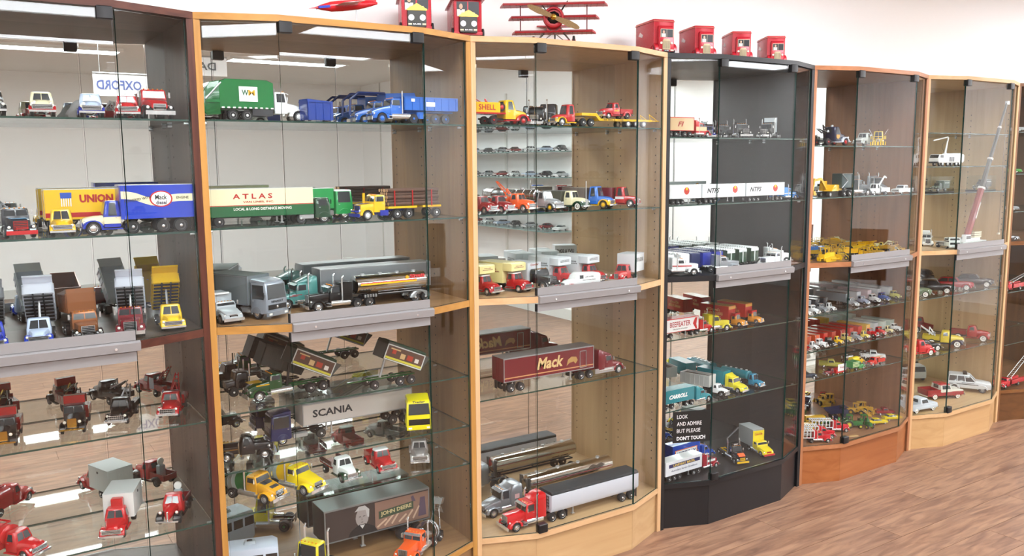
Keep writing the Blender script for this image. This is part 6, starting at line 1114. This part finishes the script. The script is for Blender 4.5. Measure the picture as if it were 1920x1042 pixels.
P(t, 'leaf_body', mat('a88450', .6), f_zl, (0, -.028, .030, -.008, .008, .007), (.004, -.024, .024, -.006, .006, .006), (.0065, -.014, .012, -.002, .002, .002))

# ===== light maple cabinet
t = V('fire_truck', 'white model airport fire truck with raised snorkel boom', 'model truck', 1756, 311, 5, 1, 178, 1/46, .045)
P(t, 'body', WHITE, f_xl, (1.2, -1.2, 1.2, .9, 2.0, .15), (.8, -1.25, 1.25, .8, 2.8, .2), (-8.6, -1.25, 1.25, .8, 2.8, .15), (-9.0, -1.2, 1.2, 1.1, 2.6, .15)); P(t, 'windshield', DARKGL, f_slab, ((1.24, 1.05, 1.95), (1.24, -1.05, 1.95), (.86, -1.05, 2.7), (.86, 1.05, 2.7)), .03); P(t, 'side_window', DARKGL, f_boxes, (-.6, .6, 1.22, 1.27, 2.0, 2.6), (-.6, .6, -1.27, -1.22, 2.0, 2.6))
wheels(t, (-.6, -2.6, -6.0, -7.4), .6, 1.0, .35, WHITE, 14); P(t, 'equipment_panel', mat('70747c', .4), f_boxes, *[(-4.9+q*.7, -4.4+q*.7, s_*1.25-.02, s_*1.25+.02, 1.1, 2.2) for q in range(3) for s_ in (-1, 1)]); P(t, 'roof_rail', STEEL, f_boxes, (-8.4, -4.4, -1.0, -.95, 2.8, 3.05), (-8.4, -4.4, .95, 1.0, 2.8, 3.05))
P(t, 'snorkel_boom', WHITE, f_tubes, .17, ((-2.8, .1, 2.8), (-3.9, .1, 6.6), (-3.6, .1, 6.8), (1.8, .1, 6.0))); P(t, 'boom_cylinder', STEEL, f_tube, ((-3.3, .1, 2.8), (-3.7, .1, 5.4)), .09); P(t, 'boom_base', WHITE, f_cyl, (-2.8, .1, 2.7), (-2.8, .1, 3.1), .5, 12); P(t, 'hose', BLACKP, f_tube, ((-3.7, .2, 6.2), (-1.6, .2, 5.2), (-1.5, .2, 4.2), (-2.5, .2, 3.3)), .04); P(t, 'bumper', BLACKP, f_box, 1.1, 1.35, -1.2, 1.2, .7, 1.1)
CASE = glassmat('display_case_plastic', (.9, .93, .92), .06)
for px, c, lb, lb2 in ((1752, DGRN, 'dark green antique truck in the left clear case', 'left clear display case over a green truck'), (1832, paint('3c4044'), 'dark grey antique truck in the right clear case', 'right clear display case over a grey truck')):
    t = V('antique_truck', lb+', light maple cabinet', 'model truck', px, 360, 5, 2, 180, 1/46, .10, dz=.006); classic(t, c, BLK, None, 3.0, 'tall', lod=0); van(t, -4.8, -2.1, .7, 2.5, 1.0, c, mat('9aa09c', .5)); P(t, 'white_lettering', WHITE, f_boxes, *[(-4.4+q*.5, -4.1+q*.5, -1.02, 1.02, 1.9, 2.1) for q in range(4)])
    p = t.location; cs = thing('display_case', lb2, 'display case', (p.x+.035, p.y, SH[5]['g'][2]+.0003), 0)
    P(cs, 'case_base', BLACKP, f_box, -.075, .075, -.045, .045, 0, .006, .001); P(cs, 'clear_cover', CASE, f_box, -.072, .072, -.042, .042, .0062, .083)
t = V('semi_truck', 'white model rig with chrome trim at the left of the maple middle shelf', 'model truck', 1738, 468, 5, 'm', -140, 1/42, .13); bigrig(t, mat('d8dcd8', .3, .1), DGREY, 'long', 1.1, rearax=1, wb=4.4, cabz=2.6, wide=True); P(t, 'light_bar', WHITE, f_box, -3.6, -2.6, -.9, .9, 2.85, 3.3, .08)
t = V('recovery_truck', 'white flat-nosed model truck before the crane on the maple middle shelf', 'model truck', 1784, 466, 5, 'm', -118, 1/38, -.02); coe(t, mat('d4dcd8', .3), 3.0, 2.2, 1, grl='dark', x1=1.0, depth=1.8); P(t, 'green_line', DGREY, f_boxes, (-.7, .9, -1.19, -1.17, 1.4, 1.6), (-.7, .9, 1.17, 1.19, 1.4, 1.6)); flat(t, -4.0, -1.0, 1.1, 1.2, LGREY)
def tilt(s_, x0=-5.0, z0=1.7, a=66): return (x0+s_*cos(R(a)), 0, z0+s_*sin(R(a)))
t = V('mobile_crane', 'white mobile crane with very tall red and grey telescopic boom', 'model crane', 1836, 458, 5, 'm', 0, 1/40, -.025)
P(t, 'carrier', mat('c8ccc8', .4), f_box, -8.2, .8, -1.2, 1.2, .7, 1.3, .05); wheels(t, (0, -1.4, -5.2, -6.6), .5, .95, .3, GREY, 12); P(t, 'counterweight', paint('d8d4b8'), f_boxes, (-3.9, -1.2, -1.1, 1.1, 2.0, 2.35), (-3.9, -1.2, -1.1, 1.1, 2.45, 2.8), (-3.9, -1.2, -1.1, 1.1, 2.9, 3.2)); P(t, 'crane_cab', WHITE, f_zl, (1.3, -7.0, -5.0, -1.1, 0, .1), (2.7, -6.8, -5.0, -1.0, 0, .1)); P(t, 'cab_window', DARKGL, f_box, -6.9, -5.3, -1.13, -1.08, 1.8, 2.5)
P(t, 'turntable', WHITE, f_box, -6.2, -1.2, -.9, .9, 1.3, 2.0, .05); [P(t, 'outrigger', LGREY, f_boxes, (q_, q_+.4, -1.6, 1.8, .5, .8), (q_, q_+.4, -1.6, -1.3, .02, .6)) for q_ in (-8.4, .3)]; P(t, 'hook_block', mat('c8bca0', .5), f_box, tilt(31)[0]-.2, tilt(31)[0]+.4, -.2, .2, 2.0, 2.4)
for q, (s0, s1, w0, cm) in enumerate(((0, 11.5, .72, paint('8c3430')), (11.4, 18.2, .5, mat('54504c', .5)), (18.1, 25.4, .38, mat('5c5856', .5)), (25.3, 31.0, .26, mat('64605e', .5)))):
    P(t, 'boom_section', cm, f_cyl, tilt(s0), tilt(s1), w0, 8, w0*.92)
    if q: P(t, 'boom_collar', mat('e0dcd8', .5), f_cyl, tilt(s0-.15), tilt(s0+.25), w0*1.55, 8)
P(t, 'boom_head', WHITE, f_box, tilt(30.9)[0]-.2, tilt(30.9)[0]+.7, -.25, .25, tilt(30.9)[2]-.2, tilt(30.9)[2]+.5); P(t, 'hoist_rope', BLACKP, f_tube, (tilt(31.0), (tilt(31)[0]+.1, 0, 2.4)), .03); text(t, 'MANITOWOC', 3.6, .5, 'e8e4e0', (-5.0+6.5*cos(R(66)), -.74, 1.7+6.5*sin(R(66))), (pi/2, R(-66), 0), bold=.05)
P(t, 'derrick_line', DGREY, f_tube, ((-3.6, 0, 3.2), (-2.2, 0, 8.0)), .05)
CARS5 = [(1738, .03, paint('6c7c60'), '40', 'sage green 1940s model sedan with whitewall tyres, maple shelf'), (1774, .05, BLK, '40', 'black 1940s model sedan with chrome grille between green and red cars'), (1806, .06, paint('a81c24'), '40', 'dark red 1940s model sedan with big chrome bumper'), (1842, .07, paint('3c3434'), '40', 'dark brown vintage model sedan at the right of the sedans')]
for px, y, c, st, lb in CARS5: carv(lb, px, y, 3, sedan, (c, 4.8), -46 if px == 1738 else -62, 1/22, 5, style=st, ww=True)
t = V('pickup_truck', 'bright red vintage pickup cut by the cabinet frame, maple lower shelf', 'model truck', 1729, 665, 5, 4, -12, 1/24, .01); pickup50(t, paint('c41c24'), ww=True)
t = V('car', 'black vintage car with whitewall tyre and chrome grille beside the red pickup', 'model car', 1750, 660, 5, 4, -24, 1/25, .10); sedan(t, BLK, 4.6, style='40', ww=True)
t = V('tow_truck', 'yellow vintage model tow truck with dark blue fenders', 'model truck', 1800, 650, 5, 4, -62, 1/23, .05); classic(t, paint('d8c040'), paint('1c2440'), None, 2.9, 'tall', ww=True, cabh=1.95); pickbed(t, -4.0, -2.02, .72, .7, 1.2, paint('d8c040')); towrig(t, -2.8, 1.3, 1.8, 35, WHITE)
t = V('pickup_truck', 'dark red vintage model pickup at the right of the maple lower shelf', 'model truck', 1845, 646, 5, 4, -66, 1/23, .06); classic(t, paint('9c1c20'), None, None, 2.9, 'tall', ww=True, cabh=1.95); pickbed(t, -4.0, -2.02, .72, .7, 1.2, paint('8c1c20'))
t = V('pickup_truck', 'white 1960s model pickup cut by the frame, maple cabinet base', 'model truck', 1727, 758, 5, 'b', -8, 1/25, .0); pickup60(t, mat('ccd4dc', .3), ww=True)
t = V('pickup_truck', 'dark red and white 1960s model pickup on the maple cabinet base', 'model truck', 1785, 750, 5, 'b', -22, 1/22, .085); pickup60(t, paint('9c2028'), mat('d8d4c8', .3), paint('a82830'), ww=True)
t = V('patrol_car', 'white model off-road car with dark roof light bar on the maple base', 'model car', 1842, 735, 5, 'b', -58, 1/19, .045); sedan(t, mat('d8dce0', .3), 4.6, .92, style='suv', rim=SILV); P(t, 'light_bar', BLACKP, f_box, -1.9, -1.5, -.65, .65, 1.82, 2.0, .04); P(t, 'side_graphic', BLACKP, f_boxes, (-3.2, -.4, -.935, .935, .8, .86), (-2.0, -.8, -.935, .935, .95, 1.0))

# ===== brown oak cabinet at the right edge
for sh, y, lb in ((3, .05, 'red model ladder fire engine on the shelf below the brown middle board'), ('b', -.0, 'red model ladder fire engine at the foot of the brown cabinet')):
    t = V('fire_engine', lb, 'model truck', 1900 if sh == 3 else 1893, 700, 6, sh, 180, 1/34, y); t.location.x = 6*W+.065+(0 if sh == 3 else .01)
    classic(t, paint('c4202c'), None, None, 4.6, 'bars', rear=1, cabh=1.9); utilbody(t, -7.4, -2.0, .95, .6, 1.4, paint('c4202c')); P(t, 'ladder', mat('c8c8c8', .4, .4), f_boom, 8.5, .4, .35, 14, loc=(-2.6, 0, 1.6), rot=(0, -R(30 if sh == 'b' else 12), pi)); P(t, 'turntable', CHROME, f_cyl, (-3.0, 0, 1.3), (-3.0, 0, 1.6), .5, 14); P(t, 'hose_reel', GOLD, f_cyl, (-2.3, -.5, 1.6), (-2.3, .5, 1.6), .25, 12)
t = thing('ladder', 'grey ladder section leaning in the brown cabinet above the fire engine', 'ladder', (6*W+.07, .10, SH[6]['g'][3]+.19), 0); t.rotation_euler = (0, R(62), 0)
P(t, 'rails', mat('c0bcb8', .4, .3), f_boxes, (-.05, .2, -.014, -.011, -.002, .002), (-.06, .2, .011, .014, -.002, .002)); P(t, 'rungs', mat('c0bcb8', .4, .3), f_boxes, *[(-.05+q*.014, -.047+q*.014, -.012, .012, -.001, .001) for q in range(18)])
for k in range(3):
    t = thing('car', ('front', 'middle', 'rear')[k]+' silver vintage model car on the brown cabinet middle board', 'model car', (6*W+.10+.02*k, .02+.085*k, SH[6]['m']+.0003), -62, 1/39, 'silver cars on the brown middle board'); sedan(t, mat('c0c4cc', .2, .7), 4.8, style='40', lod=0) if False else sedan(t, mat('c0c4cc', .2, .7), 4.8, style='40')
for sh, c, lb in ((0, LGREY, 'white model car on the top shelf of the brown cabinet'), (1, paint('4c9c40'), 'green model car on the second shelf of the brown cabinet'), (2, mat('a8acb0', .3, .4), 'grey model car on the third shelf of the brown cabinet')):
    t = thing('car', lb, 'model car', (6*W+.10, .05, SH[6]['g'][sh]+.0003), -50, 1/34); sedan(t, c, 4.8, style='60')

# ===== on top of the cabinets
TR = mat('b4182a', .25, .1); TINW = mat('d8d4cc', .4)
def tinvan(lb, px, y, hd, s, big):
    p = at(px, 60, y=y); t = thing('tin_van', lb, 'tin van', (p.x, y, H+.0006), hd, s)
    if big:
        P(t, 'body', TR, f_zl, (.35, -4.2, -.1, -.95, .95, .1), (2.55, -4.2, -.1, -.95, .95, .1)); P(t, 'roof', TR, f_zl, (2.55, -4.3, .15, -1.12, 1.12, .1), (2.7, -4.25, .1, -1.06, 1.06, .1)); P(t, 'lower_skirt', TR, f_box, -4.2, .0, -1.0, 1.0, .3, .5)
        P(t, 'printed_window', mat('1c1c22', .3), f_box, -.1, -.085, -.75, .75, 1.55, 2.45); P(t, 'window_post', TR, f_box, -.085, -.07, -.04, .04, 1.55, 2.45); P(t, 'painted_driver', TINW, f_prism, ((-.085, 1.5), (-.07, 1.5), (-.07, 1.95), (-.085, 1.95)), -.72, -.2); P(t, 'painted_driver_head', mat('c8a890', .5), f_ell, (-.08, -.46, 2.14), .03, .13, .18, 10, 6); P(t, 'bow_tie', BLACKP, f_box, -.07, -.062, -.52, -.4, 1.9, 1.96)
        P(t, 'hood', mat('2c2c24', .35), f_xl, (-.1, -.62, .62, .4, 1.5, .08), (.28, -.58, .58, .42, 1.45, .1)); P(t, 'radiator_cap', mat('d8d0a8', .4), f_prism, ((-.02, 1.5), (.3, 1.48), (.3, 1.5), (-.02, 1.75)), -.45, .45); P(t, 'radiator_peak', GOLD, lambda b: b.loft([[(x, -.64, 1.42), (x, .64, 1.42), (x, .64, 1.5), (x, 0, 1.86), (x, -.64, 1.5)] for x in (.2, .31)]))
        P(t, 'painted_headlight', mat('e8e8f0', .3), f_lathe, ((.19, .28), (.19, .30), (.02, .31)), 'x', (0, -.36, .98), 16); P(t, 'painted_headlight', mat('e8e8f0', .3), f_lathe, ((.19, .28), (.19, .30), (.02, .31)), 'x', (0, .36, .98), 16)
        P(t, 'number_plate', BLACKP, f_box, .29, .31, -.3, .3, .5, .66); text(t, 'BA-002', .5, .1, 'e8e8e8', (.325, 0, .58), (pi/2, 0, pi/2), bold=.03); P(t, 'bumper_stripe', mat('d8d0b0', .4), f_boxes, (.28, .3, -.56, -.33, .53, .63), (.28, .3, .33, .56, .53, .63)); text(t, 'Arnott\'s', .6, .1, 'f0e8d8', (.13, 0, 2.64), (pi/2, 0, pi/2), bold=.02)
        wheels(t, (-.3, -3.4), .38, 1.02, .12, TR, 14)
    else:
        P(t, 'body', TR, f_zl, (.3, -3.8, -.3, -.95, .95, .08), (2.75, -3.8, -.3, -.95, .95, .08)); P(t, 'roof', TR, f_zl, (2.75, -3.85, -.25, -1.0, 1.0, .1), (2.95, -3.8, -.3, -.95, .95, .12)); P(t, 'roof_seam', mat('d88068', .4), f_box, -3.86, -.24, -1.01, 1.01, 2.78, 2.81)
        P(t, 'cab_front', TR, f_zl, (.3, -.4, .05, -.62, .8, .1), (2.25, -.4, .0, -.62, .8, .1), (2.4, -.4, -.1, -.55, .7, .1)); P(t, 'printed_window', mat('1c1c22', .3), f_box, .0, .035, -.45, .68, 1.45, 2.1); P(t, 'window_frame', mat('c8b8a0', .4), f_boxes, (.03, .045, -.48, -.44, 1.42, 2.13), (.03, .045, .66, .70, 1.42, 2.13), (.03, .045, -.48, .7, 2.09, 2.13), (.03, .045, .08, .11, 1.42, 2.13)); P(t, 'painted_driver', TINW, f_box, .035, .045, -.38, .0, 1.45, 1.75); P(t, 'painted_driver_head', mat('c8a890', .5), f_ell, (.04, -.18, 1.88), .02, .1, .13, 8, 5)
        P(t, 'radiator', mat('c8b48c', .4), f_zl, (.45, .04, .12, -.3, .4, .04), (1.15, .04, .12, -.3, .4, .04), (1.3, .04, .12, -.2, .3, .04)); P(t, 'radiator_grid', mat('54483c', .4), f_boxes, *[(.12, .13, -.24+q*.09, -.21+q*.09, .5, 1.15) for q in range(7)])
        for yy in (-.42, .55): P(t, 'painted_headlight', mat('e8e0d0', .3), f_lathe, ((.1, .06), (.1, .10), (.02, .11)), 'x', (0, yy, .98), 12)
        P(t, 'number_plate', BLACKP, f_box, .12, .14, -.2, .3, .3, .42); text(t, 'A-100', .36, .07, 'e8e8e8', (.145, .05, .36), (pi/2, 0, pi/2)); P(t, 'bumper_stripe', mat('d8c8b8', .4), f_boxes, (.06, .08, -.6, -.35, .34, .46), (.06, .08, .45, .75, .34, .46)); P(t, 'front_wing', TR, f_arch, -.4, .4, .5, .4, -1.0, -.6, 0, 180, .6, 0, .1)
        P(t, 'front_wing', TR, f_arch, -.4, .4, .5, .4, .7, 1.05, 0, 180, .6, 0, .1); wheels(t, (-.4, -3.0), .38, .86, .14, BLACKP, 14); P(t, 'bird_print', mat('d8c8c8', .5), f_prism, ((-3.2, 1.9), (-2.9, 2.2), (-2.3, 1.9), (-2.5, 1.7)), -.965, -.95)
    return t
tinvan('left large red tin van with painted driver on the oak cabinet', 782, .06, -113, .050, True)
tinvan('right large red tin van with painted driver above the oak post', 878, .08, -113, .050, True)
tinvan('leftmost of the four small red tin vans, its side showing', 1248, .06, -106, .046, False)
tinvan('second of the four small red tin vans', 1324, .065, -110, .044, False)
tinvan('third of the four small red tin vans, square to the viewer', 1393, .065, -120, .042, False)
tinvan('rightmost of the four small red tin vans', 1458, .065, -122, .041, False)
p = at(1038, 60, y=.06); t = thing('triplane', 'red tin model triplane with wooden propeller on the pale beech cabinet', 'model aeroplane', (p.x, p.y, H+.0006), math.degrees(math.atan2(CAM.y-p.y, CAM.x-p.x))-1, .058)
PR = mat('a81c26', .35, .1)
P(t, 'fuselage', PR, f_xl, (-5.2, -.08, .08, 1.7, 2.0, .05), (-2.5, -.3, .3, 1.1, 1.9, .1), (-.6, -.45, .45, .85, 2.0, .15), (.0, -.45, .45, .85, 2.0, .25)); P(t, 'engine_cowl', PR, f_lathe, ((.1, -.1), (.62, 0), (.66, .15), (.6, .35), (.5, .38), (.48, .2)), 'x', (0, 0, 1.62), 20); P(t, 'radial_engine', mat('303030', .3, .8), f_lathe, ((.46, .12), (.3, .3), (.16, .36)), 'x', (0, 0, 1.62), 9)
for k, (z, hw, c0) in enumerate(((.82, 2.6, -.9), (1.66, 2.8, -.75), (2.40, 3.3, -.6))):
    def f_wing(b, z, hw, c0):
        n = 10; 
        b.m = 0; b.loft([[(c0-.0, -hw, z-.05), (c0+1.0, -hw+.25, z-.05), (c0+1.0, hw-.25, z-.05), (c0, hw, z-.05)], [(c0, -hw, z+.02), (c0+1.02, -hw+.25, z+.0), (c0+1.02, hw-.25, z+.0), (c0, hw, z+.02)], [(c0+.1, -hw+.05, z+.08), (c0+.8, -hw+.25, z+.12), (c0+.8, hw-.25, z+.12), (c0+.1, hw-.05, z+.08)]])
    P(t, 'wing', PR, f_wing, z, hw, c0); P(t, 'wing_ribs', mat('8c1420', .4), f_boxes, *[(c0+.05, c0+.95, -hw+.3+q*(2*hw-.6)/16-.02, -hw+.3+q*(2*hw-.6)/16+.02, z-.07, z-.04) for q in range(17)])
P(t, 'wing_strut', mat('6a2028', .4), f_boxes, (-.1, .0, -2.05, -1.98, .9, 2.4), (-.1, .0, 1.98, 2.05, .9, 2.4)); P(t, 'cabane_strut', BLACKP, f_tubes, .03, ((.0, -.35, 1.9), (.1, -.7 , 2.4)), ((.0, .35, 1.9), (.1, .7 , 2.4)), ((.0, .4, 1.9), (.1, .85, 2.6)))
def f_blade(b):
    for s in (-1, 1): b.loft([[(.48-.02*s, s*.02-.1, 1.52), (.54, s*.02-.1, 1.72), (.54, s*.02+.1, 1.72), (.48, s*.02+.1, 1.52)] if False else [(.46, s*u, 1.62-s_*.0-q), (.50, s*u, 1.62+q), (.52, s*u, 1.62+q), (.48, s*u, 1.62-q)] for u, q, s_ in ((.08, .10, 1), (.5, .15, 1), (1.0, .19, 1), (1.5, .14, 1), (1.7, .05, 1))])
o = P(t, 'propeller', wood('propeller_wood', '6a4e2c', 'a08458', 3, 'z', .4), f_blade); 
for v in o.data.vertices:
    y, z = v.co.y, v.co.z-1.62; a = R(24); v.co.y = y*cos(a)+z*sin(a); v.co.z = -y*sin(a)+z*cos(a)+1.62
P(t, 'propeller_hub', GOLD, f_lathe, ((.16, .42), (.18, .5), (.1, .58), (.03, .62)), 'x', (0, 0, 1.62), 12)
P(t, 'gear_strut', mat('787068', .4, .5), f_tubes, .035, ((-.1, -.4, 1.1), (.0, -1.0, .28)), ((-.1, .4, 1.1), (.0, 1.0, .28)), ((-.6, -.4, 1.0), (-.1, -1.0, .28)), ((-.6, .4, 1.0), (-.1, 1.0, .28)), ((.0, -.4, 1.1), (.0, .6, .3)), ((.0, .4, 1.1), (.0, -.6, .3))); P(t, 'axle_fairing', PR, f_box, -.3, .3, -1.0, 1.0, .18, .30, .04)
for s in (-1, 1): P(t, 'wheel', (TYRE, PR), f_wheel, .28, .14, 14, False, loc=(0, s*1.22, .28))
P(t, 'tailplane', PR, f_boxes, (-5.6, -4.8, -1.2, 1.2, 1.88, 1.94)); P(t, 'rudder', PR, f_prism, ((-5.3, 1.9), (-4.9, 2.7), (-5.6, 2.8), (-5.8, 1.9)), -.03, .03); P(t, 'tail_skid', BLACKP, f_tube, ((-4.9, 0, 1.75), (-5.3, 0, .06)), .05)
# red, white and blue aircraft: on its stand on the oak cabinet
p = at(640, -6, y=.10); t = thing('jet_model', 'red and blue model aeroplane with pointed nose, cut by top edge', 'model aeroplane', (p.x, p.y, H+.0006), 180, .03)
P(t, 'stand_base', BLACKP, f_zl, (0, -2.2, -1.0, -.5, .5, .2), (.1, -2.1, -1.1, -.4, .4, .2)); P(t, 'stand_post', STEEL, f_tube, ((-1.6, 0, .1), (-1.6, 0, 2.5)), .05)
def f_jet(b): b.lathe([(.02, 3.6), (.06, 2.9), (.28, 2.2), (.5, 1.2), (.55, 0), (.5, -1.8), (.3, -3.2), (.12, -4.0)], 'x', (0, 0, 0), 16)
ft = P(t, 'fuselage', paint('c81c28'), f_jet, loc=(0, 0, 2.4), rot=(0, R(9), 0)); P(ft, 'nose_probe', STEEL, f_tube, ((3.5, 0, 0), (4.4, 0, .0)), .025); P(ft, 'blue_flash', paint('2438a8'), f_boxes, (.6, 2.6, -.44, .44, -.12, .12)); P(ft, 'wing', paint('d8dce4'), f_prism, ((-.2, -.03), (.9, .0), (-1.6, .05)), -2.6, 2.6)
P(ft, 'tail_fin', paint('c81c28'), f_prism, ((-2.6, .3), (-3.6, 1.7), (-4.2, 1.7), (-3.9, .1)), -.04, .04); text(ft, 'RED', .7, .22, 'f0f0f0', (-.6, .56, .05), (pi/2, 0, pi)) if False else None

# ===== across the room, seen only in the mirrors
sx = 5.15
u_ = thing('wall_shelving', 'white glass-shelved wall display across the room, seen in the mirrors', 'shelving', (0, 0, 0))
for y0 in (-3.3, -4.5, -5.7): P(u_, 'upright', mat('e8e8e4', .5), f_box, sx-.02, sx-.0005, y0-.015, y0+.015, .3, 2.2)
lev = (1.86, 1.60, 1.36, 1.10, .86)
for z in lev: P(u_, 'shelf', mat('6c8480', .2), f_box, sx-.30, sx-.021, -5.68, -3.32, z-.008, z)
cols = [('silver', mat('b8bcc0', .25, .6)), ('white', WHITE), ('dark', DGREY), ('red', DRED), ('pale blue', LBLUE)]
k = 0
for zi, z in enumerate(lev):
    for j in range(9):
        cn, cm = cols[(k*3+zi) % 5]; k += 1
        t = thing('car', '%s model car, %s from the far end of the %s wall shelf' % (cn, ('first', 'second', 'third', 'fourth', 'fifth', 'sixth', 'seventh', 'eighth', 'ninth')[j], ('top', 'second', 'third', 'fourth', 'lowest')[zi]), 'model car', (sx-.15, -5.5+j*.26, z+.0003), 160+(k % 3)*8, 1/26, 'cars on the wall shelving'); sedan(t, cm, 4.6, style='60' if k % 2 else '40')
for txt, px, py, ww, hh, c, lb in (('OXFORD', 234, 160, .44, .17, '5060a0', 'white hanging sign lettered in blue, seen reversed in the walnut mirror'), ('DAYS', 385, 124, .34, .15, '606468', 'white hanging sign lettered in grey, reversed in the oak mirror')):
    v = ray(px, py); q = CAM+v*((D-CAM.y)/v.y); w_ = Vector((v.x, -v.y, v.z)); q = q+w_*((-4.2-q.y)/w_.y)
    t = thing('hanging_sign', lb, 'sign', tuple(q), 180); P(t, 'panel', mat('f0f0f2', .6), f_box, -ww/2, ww/2, 0, .006, -hh/2, hh/2); P(t, 'hanging_rod', STEEL, f_tube, ((-ww/2, .003, hh/2), (ww/2, .003, hh/2)), .008); P(t, 'wire', STEEL, f_tubes, .002, ((-ww/2+.05, .003, hh/2), (-ww/2+.05, .003, ZC-q.z)), ((ww/2-.05, .003, hh/2), (ww/2-.05, .003, ZC-q.z)))
    text(t, txt, ww*.72, hh*.42, c, (.04, -.003, 0), (pi/2, 0, 0), bold=.02)
def chair(x, y, hd, m, m2, lb):
    t = thing('chair', lb, 'chair', (x, y, 0), hd); P(t, 'seat', m, f_box, -.22, .22, -.22, .22, .42, .47, .02); P(t, 'backrest', m, f_prism, ((-.24, .55), (-.20, .55), (-.26, .95), (-.30, .95)), -.23, .23)
    for a in (-.2, .17):
        for b_ in (-.2, .17): P(t, 'leg', m2, f_box, a, a+.03, b_, b_+.03, 0, .42 if a > 0 else .9)
    return t
chair(6.1, -1.75, 150, mat('5a2c1c', .35), mat('4a2618', .4), 'dark brown wooden chair in the room, reflected in the cherry cabinet glass')

# ------------------------------------------------------------------ keep every model clear of panels and mirror
bpy.context.view_layer.update()
def tree(o):
    yield o
    for c_ in o.children: yield from tree(c_)
for o in [o for o in bpy.data.objects if o.parent is None and o.type == 'EMPTY' and str(o.get('category', '')).startswith(('model', 'display case', 'petrol'))]:
    if o.location.z > 1.89 or o.location.y < -1: continue
    ci = int(o.location.x//W); pts = [c_.matrix_world @ Vector(v) for c_ in tree(o) if c_.type == 'MESH' for v in c_.bound_box]
    x0, x1 = min(p.x for p in pts), max(p.x for p in pts); y0, y1 = min(p.y for p in pts), max(p.y for p in pts)
    lo, hi = ci*W+T+.002, (ci+1)*W-T-.002; dx = max(0, lo-x0) or -max(0, x1-hi); dy = -max(0, y1-(D-.003))
    if x1-x0 > hi-lo: dx = (lo+hi)/2-(x0+x1)/2
    if o['label'].startswith(('black model truck cut', 'dark model truck cut')): dx = 0
    bow = abs(o.location.z-SH[ci]['m']) < .02 or abs(o.location.z-SH[ci]['b']) < .02
    def lim(x):
        u = x-ci*W; k_ = min(1, max(0, (u-T)/(A-T)), max(0, (W-T-u)/(A-T))) if bow else 0
        return -BU*k_+.0112
    need = max(lim(p_.x+dx)-(p_.y+dy) for p_ in pts)
    if need > 0: dy = min(dy+need, D-.003-y1); fl_ = -.06
    fl_ = -.06
    if y1-y0 > D-.003-fl_: print('TOO DEEP', o.name, o['label'], round(y1-y0, 3))
    if abs(dx)+abs(dy) > .012: print('moved', o['label'], round(dx, 3), round(dy, 3))
    o.location.x += dx; o.location.y += dy
